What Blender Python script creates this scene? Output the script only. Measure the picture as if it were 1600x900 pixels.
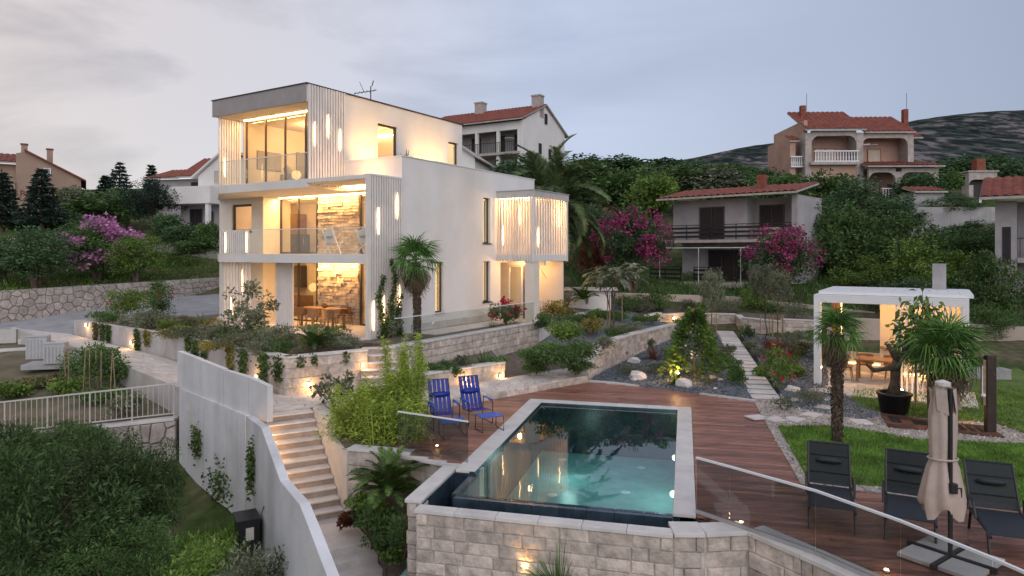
import bpy, bmesh, math, random
import numpy as np
from mathutils import Vector, Matrix
SC = bpy.context.scene
for _o in list(bpy.data.objects): bpy.data.objects.remove(_o)
R = math.radians
# ------------------------------------------------------------------ camera
FPX, CX, HY, CAMZ = 1067.0, 800.0, 395.0, 4.4
cam_d = bpy.data.cameras.new('camera'); cam = bpy.data.objects.new('camera', cam_d)
SC.collection.objects.link(cam); SC.camera = cam
cam.location = (0, 0, CAMZ); cam.rotation_euler = (R(90), 0, 0)
cam_d.sensor_width = 36.0; cam_d.lens = 36.0 * FPX / 1600.0
cam_d.shift_y = (HY - 450.0) / 1600.0
cam_d.clip_start = 0.1; cam_d.clip_end = 5000
# ------------------------------------------------------------------ world, sun, exposure
SUN_AZ, SUN_EL = R(160), R(28)       # azimuth from +Y, clockwise seen from above: soft light of the dusk sky behind the camera
w = bpy.data.worlds.new('World'); SC.world = w; w.use_nodes = True
nt = w.node_tree; nt.nodes.clear(); N = nt.nodes.new; L = nt.links.new
out = N('ShaderNodeOutputWorld'); bg = N('ShaderNodeBackground')
sky = N('ShaderNodeTexSky'); sky.sky_type = 'NISHITA'; sky.sun_disc = False
sky.sun_elevation = SUN_EL; sky.sun_rotation = SUN_AZ; sky.dust_density = 1.2; sky.ozone_density = 1.5; sky.air_density = 1.0
tc = N('ShaderNodeTexCoord'); mp = N('ShaderNodeMapping'); mp.inputs['Scale'].default_value = (1.0, 1.3, 4.2)
mp.inputs['Rotation'].default_value = (0.0, 0.22, 0.35)
L(tc.outputs['Generated'], mp.inputs['Vector'])
nz = N('ShaderNodeTexNoise'); nz.inputs['Scale'].default_value = 1.7; nz.inputs['Detail'].default_value = 7; nz.inputs['Roughness'].default_value = 0.55
nz.inputs['Distortion'].default_value = 0.35
L(mp.outputs['Vector'], nz.inputs['Vector'])
rp = N('ShaderNodeValToRGB'); rp.color_ramp.elements[0].position = 0.46; rp.color_ramp.elements[1].position = 0.70
rp.color_ramp.elements[0].color = (0, 0, 0, 1); rp.color_ramp.elements[1].color = (1, 1, 1, 1)
L(nz.outputs['Fac'], rp.inputs['Fac'])
# thin high cloud veil, brighter towards the glow
dot = N('ShaderNodeVectorMath'); dot.operation = 'DOT_PRODUCT'
dot.inputs[1].default_value = (math.sin(R(-75)), math.cos(R(-75)), 0.12)
L(tc.outputs['Generated'], dot.inputs[0])
vr = N('ShaderNodeMapRange'); vr.inputs['From Min'].default_value = -1.0; vr.inputs['From Max'].default_value = 1.0
vr.inputs['To Min'].default_value = 0.0; vr.inputs['To Max'].default_value = 1.0
L(dot.outputs['Value'], vr.inputs['Value'])
veil = N('ShaderNodeValToRGB'); e = veil.color_ramp.elements
e[0].position = 0.22; e[0].color = (2.6, 3.0, 4.0, 1); e[1].position = 0.92; e[1].color = (7.0, 6.1, 5.6, 1)
m_ = veil.color_ramp.elements.new(0.62); m_.color = (5.3, 5.9, 7.4, 1)
L(vr.outputs['Result'], veil.inputs['Fac'])
cl = N('ShaderNodeMixRGB'); cl.blend_type = 'MULTIPLY'; cl.inputs['Color2'].default_value = (0.50, 0.51, 0.56, 1)
cmk = N('ShaderNodeMapRange'); cmk.inputs['From Min'].default_value = 0.40; cmk.inputs['From Max'].default_value = 0.85; L(vr.outputs['Result'], cmk.inputs['Value'])
cmm = N('ShaderNodeMath'); cmm.operation = 'MULTIPLY'; L(rp.outputs['Color'], cmm.inputs[0]); L(cmk.outputs['Result'], cmm.inputs[1]); L(cmm.outputs['Value'], cl.inputs['Fac']); L(veil.outputs['Color'], cl.inputs['Color1'])
mx = N('ShaderNodeMixRGB'); mx.inputs['Fac'].default_value = 0.86
L(sky.outputs['Color'], mx.inputs['Color1']); L(cl.outputs['Color'], mx.inputs['Color2'])
L(mx.outputs['Color'], bg.inputs['Color']); bg.inputs['Strength'].default_value = 0.10
L(bg.outputs['Background'], out.inputs['Surface'])
sd = bpy.data.lights.new('sun', 'SUN'); so = bpy.data.objects.new('sun', sd); SC.collection.objects.link(so)
sd.energy = 1.35; sd.angle = R(70); sd.color = (1.0, 0.94, 0.92)
so.rotation_euler = Vector((-math.sin(SUN_AZ) * math.cos(SUN_EL), -math.cos(SUN_AZ) * math.cos(SUN_EL), -math.sin(SUN_EL))).to_track_quat('-Z', 'Y').to_euler()
vs = SC.view_settings; vs.view_transform = 'Standard'; vs.look = 'None'; vs.exposure = 0.24; vs.gamma = 1.0; vs.use_curve_mapping = False
cy = SC.cycles
cy.max_bounces = 7; cy.diffuse_bounces = 3; cy.glossy_bounces = 3; cy.transmission_bounces = 4; cy.transparent_max_bounces = 16
cy.use_denoising = True; cy.sample_clamp_indirect = 6.0; cy.caustics_reflective = False; cy.caustics_refractive = False
cy.use_adaptive_sampling = True; cy.adaptive_threshold = 0.02
# ------------------------------------------------------------------ pixel helpers
def G(px, py, z=0.0):
    "point at height z seen at that pixel"
    Y = FPX * (CAMZ - z) / (py - HY); return Vector(((px - CX) / FPX * Y, Y, z))
def D(px, py, Y): return Vector(((px - CX) / FPX * Y, Y, CAMZ + (HY - py) * Y / FPX))
def VPL(px, py, a, b):
    "point seen at that pixel on the upright plane through plan points a, b"
    m = (px - CX) / FPX; dx, dy = b[0] - a[0], b[1] - a[1]
    k = (m * a[1] - a[0]) / (dx - m * dy); Y = a[1] + k * dy
    return Vector((a[0] + k * dx, Y, CAMZ + (HY - py) * Y / FPX))
# ------------------------------------------------------------------ object helpers
def link(o): SC.collection.objects.link(o); return o
def tag(o, label=None, cat=None, group=None, kind=None):
    if label: o['label'] = label
    if cat: o['category'] = cat
    if group: o['group'] = group
    if kind: o['kind'] = kind
    return o
def thing(name, label, cat, loc=(0, 0, 0), group=None, rz=0.0):
    o = link(bpy.data.objects.new(name, None)); o.location = loc; o.rotation_euler = (0, 0, rz); o.empty_display_size = 0.2
    return tag(o, label, cat, group)
def setting(name, loc=(0, 0, 0)):
    o = link(bpy.data.objects.new(name, None)); o.location = loc; o['kind'] = 'structure'; return o
ORG = {}
def origin(o):
    p = Vector((0, 0, 0))
    while o is not None: p += o.location; o = o.parent
    return p
def mesh_obj(name, me, mat, parent=None):
    o = link(bpy.data.objects.new(name, me))
    if mat is not None and not me.materials: me.materials.append(mat)
    if parent is not None: o.parent = parent
    return o
def ctree(o, parent=None):
    c = o.copy(); link(c); c.parent = parent
    for ch in o.children: ctree(ch, c)
    return c
class MB:
    def __init__(s): s.v = []; s.f = []
    def quad(s, *p):
        n = len(s.v); s.v += [tuple(q) for q in p]; s.f.append(tuple(range(n, n + len(p)))); return s
    def ob(s, o, a, b, c):
        "parallelepiped: corner o, edge vectors a, b, c"
        o, a, b, c = map(Vector, (o, a, b, c))
        if a.cross(b).dot(c) < 0: a, b = b, a
        n = len(s.v); s.v += [tuple(q) for q in (o, o + a, o + a + b, o + b, o + c, o + a + c, o + a + b + c, o + b + c)]
        s.f += [tuple(n + i for i in q) for q in ((0, 3, 2, 1), (4, 5, 6, 7), (0, 1, 5, 4), (1, 2, 6, 5), (2, 3, 7, 6), (3, 0, 4, 7))]; return s
    def box(s, c, d, rz=0.0):
        ca, sa = math.cos(rz), math.sin(rz); a = Vector((ca * d[0], sa * d[0], 0)); b = Vector((-sa * d[1], ca * d[1], 0)); k = Vector((0, 0, d[2]))
        return s.ob(Vector(c) - a / 2 - b / 2 - k / 2, a, b, k)
    def bar(s, p, q, wd, th, up=(0, 0, 1)):
        p, q = Vector(p), Vector(q); d = q - p; x = d.cross(Vector(up))
        if x.length < 1e-6: x = d.cross(Vector((0, 1, 0)))
        x.normalize(); y = x.cross(d).normalized()
        return s.ob(p - x * wd / 2 - y * th / 2, d, x * wd, y * th)
    def prism(s, poly, z0, z1):
        "upright prism; z0, z1 numbers or lists per vertex"
        k = len(poly); area = sum(poly[i][0] * poly[(i + 1) % k][1] - poly[(i + 1) % k][0] * poly[i][1] for i in range(k))
        za = z0 if isinstance(z0, (list, tuple)) else [z0] * k; zb = z1 if isinstance(z1, (list, tuple)) else [z1] * k
        idx = list(range(k)) if area > 0 else list(range(k))[::-1]
        n = len(s.v)
        for i in idx: s.v.append((poly[i][0], poly[i][1], za[i]))
        for i in idx: s.v.append((poly[i][0], poly[i][1], zb[i]))
        s.f.append(tuple(n + i for i in range(k))[::-1]); s.f.append(tuple(n + k + i for i in range(k)))
        for i in range(k): j = (i + 1) % k; s.f.append((n + i, n + j, n + k + j, n + k + i))
        return s
    def tube(s, pts, rad, n=6, cap=True):
        pts = [Vector(p) for p in pts]; rad = rad if isinstance(rad, (list, tuple)) else [rad] * len(pts); b0 = len(s.v)
        for i, p in enumerate(pts):
            d = (pts[min(i + 1, len(pts) - 1)] - pts[max(i - 1, 0)]).normalized()
            x = d.cross(Vector((0.13, 0.2, 1)) if abs(d.z) < 0.95 else Vector((1, 0.1, 0))).normalized(); y = d.cross(x)
            for k in range(n):
                a = 2 * math.pi * k / n; s.v.append(tuple(p + (x * math.cos(a) + y * math.sin(a)) * rad[i]))
        for i in range(len(pts) - 1):
            for k in range(n):
                a, b = b0 + i * n + k, b0 + i * n + (k + 1) % n; s.f.append((a, b, b + n, a + n))
        if cap: s.f.append(tuple(b0 + k for k in range(n))[::-1]); s.f.append(tuple(b0 + (len(pts) - 1) * n + k for k in range(n)))
        return s
    def lathe(s, prof, c=(0, 0, 0), n=20):
        b0 = len(s.v); c = Vector(c)
        for r, z in prof:
            for k in range(n): a = 2 * math.pi * k / n; s.v.append((c.x + r * math.cos(a), c.y + r * math.sin(a), c.z + z))
        for i in range(len(prof) - 1):
            for k in range(n):
                a, b = b0 + i * n + k, b0 + i * n + (k + 1) % n; s.f.append((a, b, b + n, a + n))
        s.f.append(tuple(b0 + k for k in range(n))[::-1]); s.f.append(tuple(b0 + (len(prof) - 1) * n + k for k in range(n)))
        return s
    def mesh(s, name, off=(0, 0, 0)):
        me = bpy.data.meshes.new(name); ox, oy, oz = off
        me.from_pydata([(x - ox, y - oy, z - oz) for x, y, z in s.v], [], s.f); me.validate(); me.update(); return me
    def build(s, name, mat, parent=None, smooth=False, kind=None, bevel=0.0):
        off = origin(parent) if parent is not None else Vector((0, 0, 0))
        me = s.mesh(name, off)
        if bevel:
            bm = bmesh.new(); bm.from_mesh(me); bmesh.ops.remove_doubles(bm, verts=bm.verts, dist=1e-5)
            bmesh.ops.bevel(bm, geom=[e_ for e_ in bm.edges if e_.is_manifold and e_.calc_face_angle(0) > 0.5], offset=bevel, segments=2, affect='EDGES', profile=0.6)
            bm.to_mesh(me); bm.free()
        if smooth: me.polygons.foreach_set('use_smooth', [True] * len(me.polygons))
        o = mesh_obj(name, me, mat, parent)
        if kind: o['kind'] = kind
        return o
def np_mesh(name, verts, faces, smooth=False):
    "verts (n,3), faces (m,4) arrays"
    me = bpy.data.meshes.new(name); verts = np.asarray(verts, np.float32); faces = np.asarray(faces, np.int32); m, k = faces.shape
    me.vertices.add(len(verts)); me.vertices.foreach_set('co', verts.ravel())
    me.loops.add(m * k); me.loops.foreach_set('vertex_index', faces.ravel())
    me.polygons.add(m); me.polygons.foreach_set('loop_start', np.arange(0, m * k, k, dtype=np.int32)); me.polygons.foreach_set('loop_total', np.full(m, k, np.int32))
    if smooth: me.polygons.foreach_set('use_smooth', np.ones(m, bool))
    me.update(calc_edges=True); return me
# ------------------------------------------------------------------ materials
MATS = {}
def mat(name, col, rough=0.6, var=0.12, scale=3.0, bump=0.0, bscale=None, metal=0.0, spec=0.4, col2=None, detail=6, stretch=None, coord='Object', rand=0.0, isl=0.0, stain=0.0, streak=1.0):
    m = bpy.data.materials.new(name); m.use_nodes = True; t = m.node_tree; b = t.nodes['Principled BSDF']; n = t.nodes.new; l = t.links.new
    b.inputs['Roughness'].default_value = rough; b.inputs['Metallic'].default_value = metal; b.inputs['Specular IOR Level'].default_value = spec
    c0 = Vector(col); c1 = Vector(col2) if col2 else c0 * (1 - 2 * var); c2 = Vector(col) if col2 else c0 * (1 + var)
    tcn = n('ShaderNodeTexCoord'); mpn = n('ShaderNodeMapping')
    geo = n('ShaderNodeNewGeometry')
    if coord == 'World': l(geo.outputs['Position'], mpn.inputs['Vector'])
    else: l(tcn.outputs[coord], mpn.inputs['Vector'])
    if stretch: mpn.inputs['Scale'].default_value = stretch
    no = n('ShaderNodeTexNoise'); no.inputs['Scale'].default_value = scale; no.inputs['Detail'].default_value = detail; no.inputs['Roughness'].default_value = 0.6
    l(mpn.outputs['Vector'], no.inputs['Vector'])
    r = n('ShaderNodeValToRGB'); r.color_ramp.elements[0].position = 0.3; r.color_ramp.elements[1].position = 0.7
    r.color_ramp.elements[0].color = (*c1, 1); r.color_ramp.elements[1].color = (*c2, 1); l(no.outputs['Fac'], r.inputs['Fac'])
    colout = r.outputs['Color']
    if stain:
        n3 = n('ShaderNodeTexNoise'); n3.inputs['Scale'].default_value = scale * 0.23; n3.inputs['Detail'].default_value = 8; mp3 = n('ShaderNodeMapping'); mp3.inputs['Scale'].default_value = (1.6, 1.6, streak); l(mpn.outputs['Vector'], mp3.inputs['Vector']); l(mp3.outputs['Vector'], n3.inputs['Vector'])
        r3 = n('ShaderNodeValToRGB'); r3.color_ramp.elements[0].position = 0.5; r3.color_ramp.elements[1].position = 0.75
        r3.color_ramp.elements[0].color = (1, 1, 1, 1); k = 1 - stain; r3.color_ramp.elements[1].color = (k, k * 0.97, k * 0.92, 1); l(n3.outputs['Fac'], r3.inputs['Fac'])
        mm = n('ShaderNodeMixRGB'); mm.blend_type = 'MULTIPLY'; mm.inputs['Fac'].default_value = 1; l(colout, mm.inputs['Color1']); l(r3.outputs['Color'], mm.inputs['Color2']); colout = mm.outputs['Color']
    if rand or isl:
        src = None
        if rand: oi = n('ShaderNodeObjectInfo'); src = oi.outputs['Random']; amt = rand
        else: src = geo.outputs['Random Per Island']; amt = isl
        mr = n('ShaderNodeMapRange'); mr.inputs['To Min'].default_value = 1 - amt; mr.inputs['To Max'].default_value = 1 + amt; l(src, mr.inputs['Value'])
        mm = n('ShaderNodeVectorMath'); mm.operation = 'SCALE'; l(colout, mm.inputs[0]); l(mr.outputs['Result'], mm.inputs['Scale']); colout = mm.outputs['Vector']
    l(colout, b.inputs['Base Color'])
    if bump:
        n2 = n('ShaderNodeTexNoise'); n2.inputs['Scale'].default_value = bscale or scale * 4; n2.inputs['Detail'].default_value = 8; l(mpn.outputs['Vector'], n2.inputs['Vector'])
        bp = n('ShaderNodeBump'); bp.inputs['Strength'].default_value = bump; bp.inputs['Distance'].default_value = 0.03
        l(n2.outputs['Fac'], bp.inputs['Height']); l(bp.outputs['Normal'], b.inputs['Normal'])
    MATS[name] = m; return m
def leafmat(name, c1, c2, rough=0.55, rand=0.18, c3=None):
    m = bpy.data.materials.new(name); m.use_nodes = True; t = m.node_tree; b = t.nodes['Principled BSDF']; n = t.nodes.new; l = t.links.new
    b.inputs['Roughness'].default_value = rough; b.inputs['Specular IOR Level'].default_value = 0.25
    geo = n('ShaderNodeNewGeometry'); r = n('ShaderNodeValToRGB'); r.color_ramp.elements[0].color = (*c1, 1); r.color_ramp.elements[1].color = (*c2, 1)
    if c3: e3 = r.color_ramp.elements.new(0.93); e3.color = (*c2, 1); r.color_ramp.elements[-1].color = (*c3, 1)
    l(geo.outputs['Random Per Island'], r.inputs['Fac'])
    oi = n('ShaderNodeObjectInfo'); mr = n('ShaderNodeMapRange'); mr.inputs['To Min'].default_value = 1 - rand; mr.inputs['To Max'].default_value = 1 + rand
    nn = n('ShaderNodeTexNoise'); nn.inputs['Scale'].default_value = 1.3; nn.inputs['Detail'].default_value = 2; l(geo.outputs['Position'], nn.inputs['Vector']); m2 = n('ShaderNodeMapRange'); m2.inputs['From Min'].default_value = 0.3; m2.inputs['From Max'].default_value = 0.7; m2.inputs['To Min'].default_value = 0.62; m2.inputs['To Max'].default_value = 1.45; l(nn.outputs['Fac'], m2.inputs['Value'])
    m3 = n('ShaderNodeMath'); m3.operation = 'MULTIPLY'; l(mr.outputs['Result'], m3.inputs[0]); l(m2.outputs['Result'], m3.inputs[1]); mr = m3
    l(oi.outputs['Random'], m3.inputs[0].links[0].from_node.inputs['Value']); s_ = n('ShaderNodeVectorMath'); s_.operation = 'SCALE'; l(r.outputs['Color'], s_.inputs[0]); l(mr.outputs[0], s_.inputs['Scale'])
    l(s_.outputs['Vector'], b.inputs['Base Color'])
    tr = n('ShaderNodeBsdfTranslucent'); l(s_.outputs['Vector'], tr.inputs['Color']); mxs = n('ShaderNodeMixShader'); mxs.inputs['Fac'].default_value = 0.25
    o = t.nodes['Material Output']; l(b.outputs['BSDF'], mxs.inputs[1]); l(tr.outputs['BSDF'], mxs.inputs[2]); l(mxs.outputs['Shader'], o.inputs['Surface'])
    MATS[name] = m; return m
def emat(name, col, st):
    m = bpy.data.materials.new(name); m.use_nodes = True; t = m.node_tree; t.nodes.clear(); e_ = t.nodes.new('ShaderNodeEmission'); o = t.nodes.new('ShaderNodeOutputMaterial')
    e_.inputs['Color'].default_value = (*col, 1); e_.inputs['Strength'].default_value = st; t.links.new(e_.outputs['Emission'], o.inputs['Surface']); MATS[name] = m; return m
def glassmat(name, tint=(0.96, 0.98, 0.97), rough=0.0, ior=1.45, add=0.02):
    m = bpy.data.materials.new(name); m.use_nodes = True; t = m.node_tree; t.nodes.clear(); n = t.nodes.new; l = t.links.new
    o = n('ShaderNodeOutputMaterial'); tr = n('ShaderNodeBsdfTransparent'); tr.inputs['Color'].default_value = (*tint, 1)
    g = n('ShaderNodeBsdfGlossy'); g.inputs['Roughness'].default_value = rough; g.inputs['Color'].default_value = (0.9, 0.95, 1, 1)
    fr = n('ShaderNodeLayerWeight'); fr.inputs['Blend'].default_value = 0.5; pw_ = n('ShaderNodeMath'); pw_.operation = 'POWER'; pw_.inputs[1].default_value = 5.0; l(fr.outputs['Facing'], pw_.inputs[0])
    ad = n('ShaderNodeMath'); ad.operation = 'MULTIPLY_ADD'; ad.inputs[1].default_value = 0.9; ad.inputs[2].default_value = 0.03 + add; l(pw_.outputs['Value'], ad.inputs[0])
    mi = n('ShaderNodeMixShader'); l(ad.outputs['Value'], mi.inputs['Fac']); l(tr.outputs['BSDF'], mi.inputs[1]); l(g.outputs['BSDF'], mi.inputs[2]); l(mi.outputs['Shader'], o.inputs['Surface'])
    MATS[name] = m; return m
def watermat(name):
    m = bpy.data.materials.new(name); m.use_nodes = True; t = m.node_tree; t.nodes.clear(); n = t.nodes.new; l = t.links.new
    o = n('ShaderNodeOutputMaterial'); tr = n('ShaderNodeBsdfTransparent'); tr.inputs['Color'].default_value = (0.62, 0.86, 0.84, 1)
    g = n('ShaderNodeBsdfGlossy'); g.inputs['Roughness'].default_value = 0.015; g.inputs['Color'].default_value = (1, 1, 1, 1)
    tcn = n('ShaderNodeTexCoord'); no = n('ShaderNodeTexNoise'); no.inputs['Scale'].default_value = 1.6; no.inputs['Detail'].default_value = 2; l(tcn.outputs['Object'], no.inputs['Vector'])
    bp = n('ShaderNodeBump'); bp.inputs['Strength'].default_value = 0.035; bp.inputs['Distance'].default_value = 0.05; l(no.outputs['Fac'], bp.inputs['Height'])
    fr = n('ShaderNodeFresnel'); fr.inputs['IOR'].default_value = 1.33; l(bp.outputs['Normal'], g.inputs['Normal']); l(bp.outputs['Normal'], fr.inputs['Normal'])
    ad = n('ShaderNodeMath'); ad.operation = 'MULTIPLY'; ad.inputs[1].default_value = 1.0; l(fr.outputs['Fac'], ad.inputs[0])
    mi = n('ShaderNodeMixShader'); l(ad.outputs['Value'], mi.inputs['Fac']); l(tr.outputs['BSDF'], mi.inputs[1]); l(g.outputs['BSDF'], mi.inputs[2]); l(mi.outputs['Shader'], o.inputs['Surface'])
    MATS[name] = m; return m
WARM = (1.0, 0.53, 0.19)
plaster = mat('white plaster', (0.74, 0.715, 0.695), 0.85, 0.045, 0.6, 0.2, 50, coord='World', stain=0.16, streak=0.25)
plaster_old = mat('weathered white render', (0.66, 0.66, 0.68), 0.9, 0.06, 1.2, 0.3, 30, coord='World', stain=0.38, streak=0.12)
plaster_cream = mat('cream plaster', (0.72, 0.66, 0.58), 0.85, 0.04, 1.0, 0.12, 50, coord='World')
taupe = mat('taupe render', (0.34, 0.31, 0.31), 0.8, 0.06, 2.0, 0.1, 60, coord='World')
screenback = mat('shaded screen backing', (0.30, 0.255, 0.225), 0.8, 0.06)  # dark tone puts the shade between the slats into the backing colour
slatw = mat('white slat metal', (0.72, 0.675, 0.64), 0.45, 0.05, 2.0, coord='World', rand=0.04)
fencemetal = mat('beige painted metal', (0.52, 0.49, 0.46), 0.5, 0.05)
whitemetal = mat('white metal', (0.74, 0.74, 0.75), 0.4, 0.03)
concrete = mat('concrete', (0.52, 0.49, 0.47), 0.85, 0.10, 1.5, 0.25, 18, coord='World', stain=0.18)
concrete_grey = mat('grey concrete', (0.36, 0.35, 0.35), 0.9, 0.12, 1.2, 0.25, 14, coord='World', stain=0.25)
coping = mat('pale limestone coping', (0.60, 0.57, 0.545), 0.7, 0.08, 2.5, 0.15, 25, coord='World', rand=0.06)
block = mat('split limestone block', (0.56, 0.48, 0.415), 0.9, 0.2, 5.0, 0.8, 14, coord='World', rand=0.2)
stonelit = mat('dry laid limestone', (0.56, 0.48, 0.39), 0.9, 0.2, 4.0, 0.8, 14, coord='World', rand=0.2)
rubble = mat('rubble stone', (0.40, 0.35, 0.32), 0.9, 0.18, 4.0, 0.6, 14, coord='World', rand=0.2)
mortar = mat('mortar', (0.60, 0.55, 0.50), 0.95, 0.10, 5.0, 0.3, coord='World')
mortar_dark = mat('dark mortar', (0.20, 0.18, 0.165), 0.95, 0.12, 5.0, 0.3, coord='World')
paving = mat('pale crazy paving', (0.60, 0.545, 0.50), 0.75, 0.10, 4.0, 0.25, 20, coord='World', rand=0.14)
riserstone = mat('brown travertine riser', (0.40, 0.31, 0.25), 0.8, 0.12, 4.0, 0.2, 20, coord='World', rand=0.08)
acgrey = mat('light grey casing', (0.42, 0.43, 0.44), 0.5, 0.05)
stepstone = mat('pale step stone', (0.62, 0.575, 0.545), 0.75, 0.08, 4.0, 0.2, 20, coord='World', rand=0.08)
deckwood = mat('red brown decking', (0.30, 0.132, 0.09), 0.42, 0.25, 2.2, 0.3, 30, coord='World', stretch=(1.0, 5.0, 1.0), rand=0.36, stain=0.45)
gravel_dark = mat('blue grey gravel', (0.18, 0.205, 0.23), 0.95, 0.3, 28.0, 0.9, 45, coord='World')
gravel_pale = mat('pale gravel', (0.52, 0.46, 0.42), 0.95, 0.22, 30.0, 0.9, 50, coord='World')
lawn = mat('lawn', (0.17, 0.23, 0.045), 0.9, 0.25, 1.1, 0.9, 60, coord='World', col2=(0.07, 0.12, 0.025))
soil = mat('soil', (0.17, 0.135, 0.11), 0.95, 0.25, 6.0, 0.7, 20, coord='World')
dryground = mat('dry ground', (0.20, 0.155, 0.115), 0.95, 0.2, 1.1, 0.6, 14, coord='World', col2=(0.06, 0.075, 0.03))
asphalt = mat('pale drive', (0.33, 0.32, 0.33), 0.9, 0.10, 1.5, 0.2, 25, coord='World', stain=0.15)
tile_dark = mat('dark pool tile', (0.035, 0.055, 0.075), 0.25, 0.25, 3.0, coord='World', rand=0.2)
pooltile = mat('pool floor tile', (0.26, 0.45, 0.44), 0.35, 0.15, 2.0, coord='World')
darkframe = mat('dark bronze frame', (0.055, 0.042, 0.036), 0.4, 0.1)
blackmetal = mat('black metal', (0.018, 0.018, 0.02), 0.4, 0.1)
sling = mat('charcoal sling', (0.022, 0.026, 0.034), 0.6, 0.1, 40)
blue = mat('blue strap', (0.010, 0.026, 0.26), 0.45, 0.1, 10)
blue_l = mat('bright blue mesh', (0.02, 0.10, 0.50), 0.5, 0.1, 10)
beige = mat('beige canvas', (0.46, 0.37, 0.32), 0.85, 0.08, 4, 0.2, 40)
wood = mat('warm wood', (0.30, 0.17, 0.085), 0.5, 0.2, 3, 0.1, coord='Object', stretch=(1, 1, 6))
wood_old = mat('weathered wood', (0.23, 0.125, 0.065), 0.7, 0.35, 5, 0.5, 20, stretch=(6, 6, 0.8), coord='World')
gardenwall = mat('beige garden render', (0.50, 0.41, 0.35), 0.9, 0.08, 1.0, 0.2, 20, coord='World', stain=0.15)
darkcorten = mat('dark brown steel', (0.035, 0.02, 0.015), 0.6, 0.3, 3)
corten = mat('rusted steel', (0.15, 0.062, 0.038), 0.75, 0.4, 3, 0.4, 20, coord='World')
wicker = mat('tan wicker', (0.27, 0.155, 0.085), 0.7, 0.25, 40, 0.5, 60)
roofred = mat('red roof tile', (0.21, 0.052, 0.030), 0.8, 0.25, 2.5, 0.3, 12, coord='World')
housegrey = mat('weathered grey render', (0.38, 0.36, 0.37), 0.9, 0.1, 0.8, 0.2, 10, coord='World', stain=0.3)
housepink = mat('pink render', (0.46, 0.30, 0.235), 0.9, 0.08, 0.8, 0.1, coord='World', stain=0.1)
housetan = mat('tan render', (0.34, 0.235, 0.18), 0.9, 0.08, 0.8, 0.1, coord='World', stain=0.12)
stone_trim = mat('grey stone trim', (0.42, 0.37, 0.34), 0.9, 0.12, 3, 0.2, coord='World')
darkwin = mat('dark shutter', (0.02, 0.017, 0.018), 0.5, 0.2, 3)
brickred = mat('red brick', (0.24, 0.075, 0.05), 0.9, 0.2, 4, 0.3, coord='World')
orangewood = mat('orange joinery', (0.33, 0.12, 0.045), 0.6, 0.1)
rollerbeige = mat('beige roller blind', (0.5, 0.42, 0.34), 0.7, 0.05)
rock_white = mat('white boulder', (0.62, 0.57, 0.53), 0.9, 0.15, 3, 0.6, 10)
bark = mat('bark', (0.13, 0.095, 0.07), 0.95, 0.3, 6, 0.8, 14)
barkpalm = mat('fibrous palm bark', (0.12, 0.085, 0.06), 0.95, 0.35, 8, 0.9, 25, isl=0.4)
bamboo_pole = mat('stake', (0.30, 0.21, 0.13), 0.8, 0.2, 6)
glass = glassmat('clear glass'); glass_rail = glassmat('railing glass', (0.90, 0.93, 0.92), add=0.03); glass_win = glassmat('window glass', (0.93, 0.93, 0.9), add=0.03)
glass_dark = glassmat('tinted railing glass', (0.72, 0.74, 0.74), add=0.03)
water = watermat('pool water')
led = emat('warm led strip', (1.0, 0.60, 0.25), 34.0); lamp_e = emat('lamp tube', (1.0, 0.64, 0.30), 10.0); led_soft = emat('soft led strip', (1.0, 0.58, 0.22), 9.0); spot_e = emat('spot bulb', (1.0, 0.72, 0.38), 30.0)
winlit = emat('lit curtain', (1.0, 0.72, 0.38), 1.1); winlit_d = emat('dim lit window', (1.0, 0.52, 0.2), 0.6)
pool_e = emat('pool lamp', (0.95, 1.0, 0.85), 4.0)
LV = dict(
    bush=leafmat('olive bush leaf', (0.025, 0.055, 0.018), (0.086, 0.144, 0.046)),
    dark=leafmat('dark evergreen leaf', (0.033, 0.069, 0.033), (0.105, 0.179, 0.069)),
    mid=leafmat('mid green leaf', (0.043, 0.093, 0.028), (0.138, 0.225, 0.067)),
    lightg=leafmat('light green leaf', (0.075, 0.135, 0.027), (0.217, 0.323, 0.068)),
    olive=leafmat('grey olive leaf', (0.091, 0.108, 0.063), (0.248, 0.272, 0.174)),
    lav=leafmat('grey lavender leaf', (0.085, 0.10, 0.06), (0.19, 0.215, 0.135)),
    fresh=leafmat('fresh bamboo leaf', (0.140, 0.226, 0.031), (0.469, 0.562, 0.094)),
    yellow=leafmat('yellowish leaf', (0.143, 0.130, 0.033), (0.325, 0.280, 0.078)),
    spruce=leafmat('spruce needle', (0.014, 0.028, 0.021), (0.040, 0.069, 0.048)),
    palm=leafmat('palm leaf', (0.049, 0.123, 0.028), (0.149, 0.289, 0.061)),
    palmdry=leafmat('dry palm leaf', (0.10, 0.075, 0.045), (0.22, 0.17, 0.10)),
    phoenix=leafmat('phoenix leaf', (0.045, 0.075, 0.030), (0.128, 0.173, 0.068)),
    red=leafmat('red leaf', (0.120, 0.036, 0.024), (0.240, 0.108, 0.054)),
    ivy=leafmat('ivy leaf', (0.038, 0.075, 0.021), (0.120, 0.180, 0.045)),
    mag=leafmat('magenta blossom', (0.24, 0.018, 0.09), (0.50, 0.085, 0.25)),
    pink=leafmat('pink blossom', (0.30, 0.10, 0.24), (0.55, 0.27, 0.45)),
    rose=leafmat('red blossom', (0.30, 0.01, 0.03), (0.5, 0.03, 0.09)),
    white=leafmat('white blossom', (0.5, 0.5, 0.45), (0.75, 0.75, 0.7)),
    grass=leafmat('grass blade', (0.076, 0.162, 0.027), (0.204, 0.357, 0.060)),
    drygrass=leafmat('dry grass blade', (0.084, 0.105, 0.042), (0.224, 0.203, 0.098)),
    persimmon=leafmat('broad glossy leaf', (0.045, 0.098, 0.021), (0.165, 0.240, 0.053), rough=0.4),
)
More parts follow.
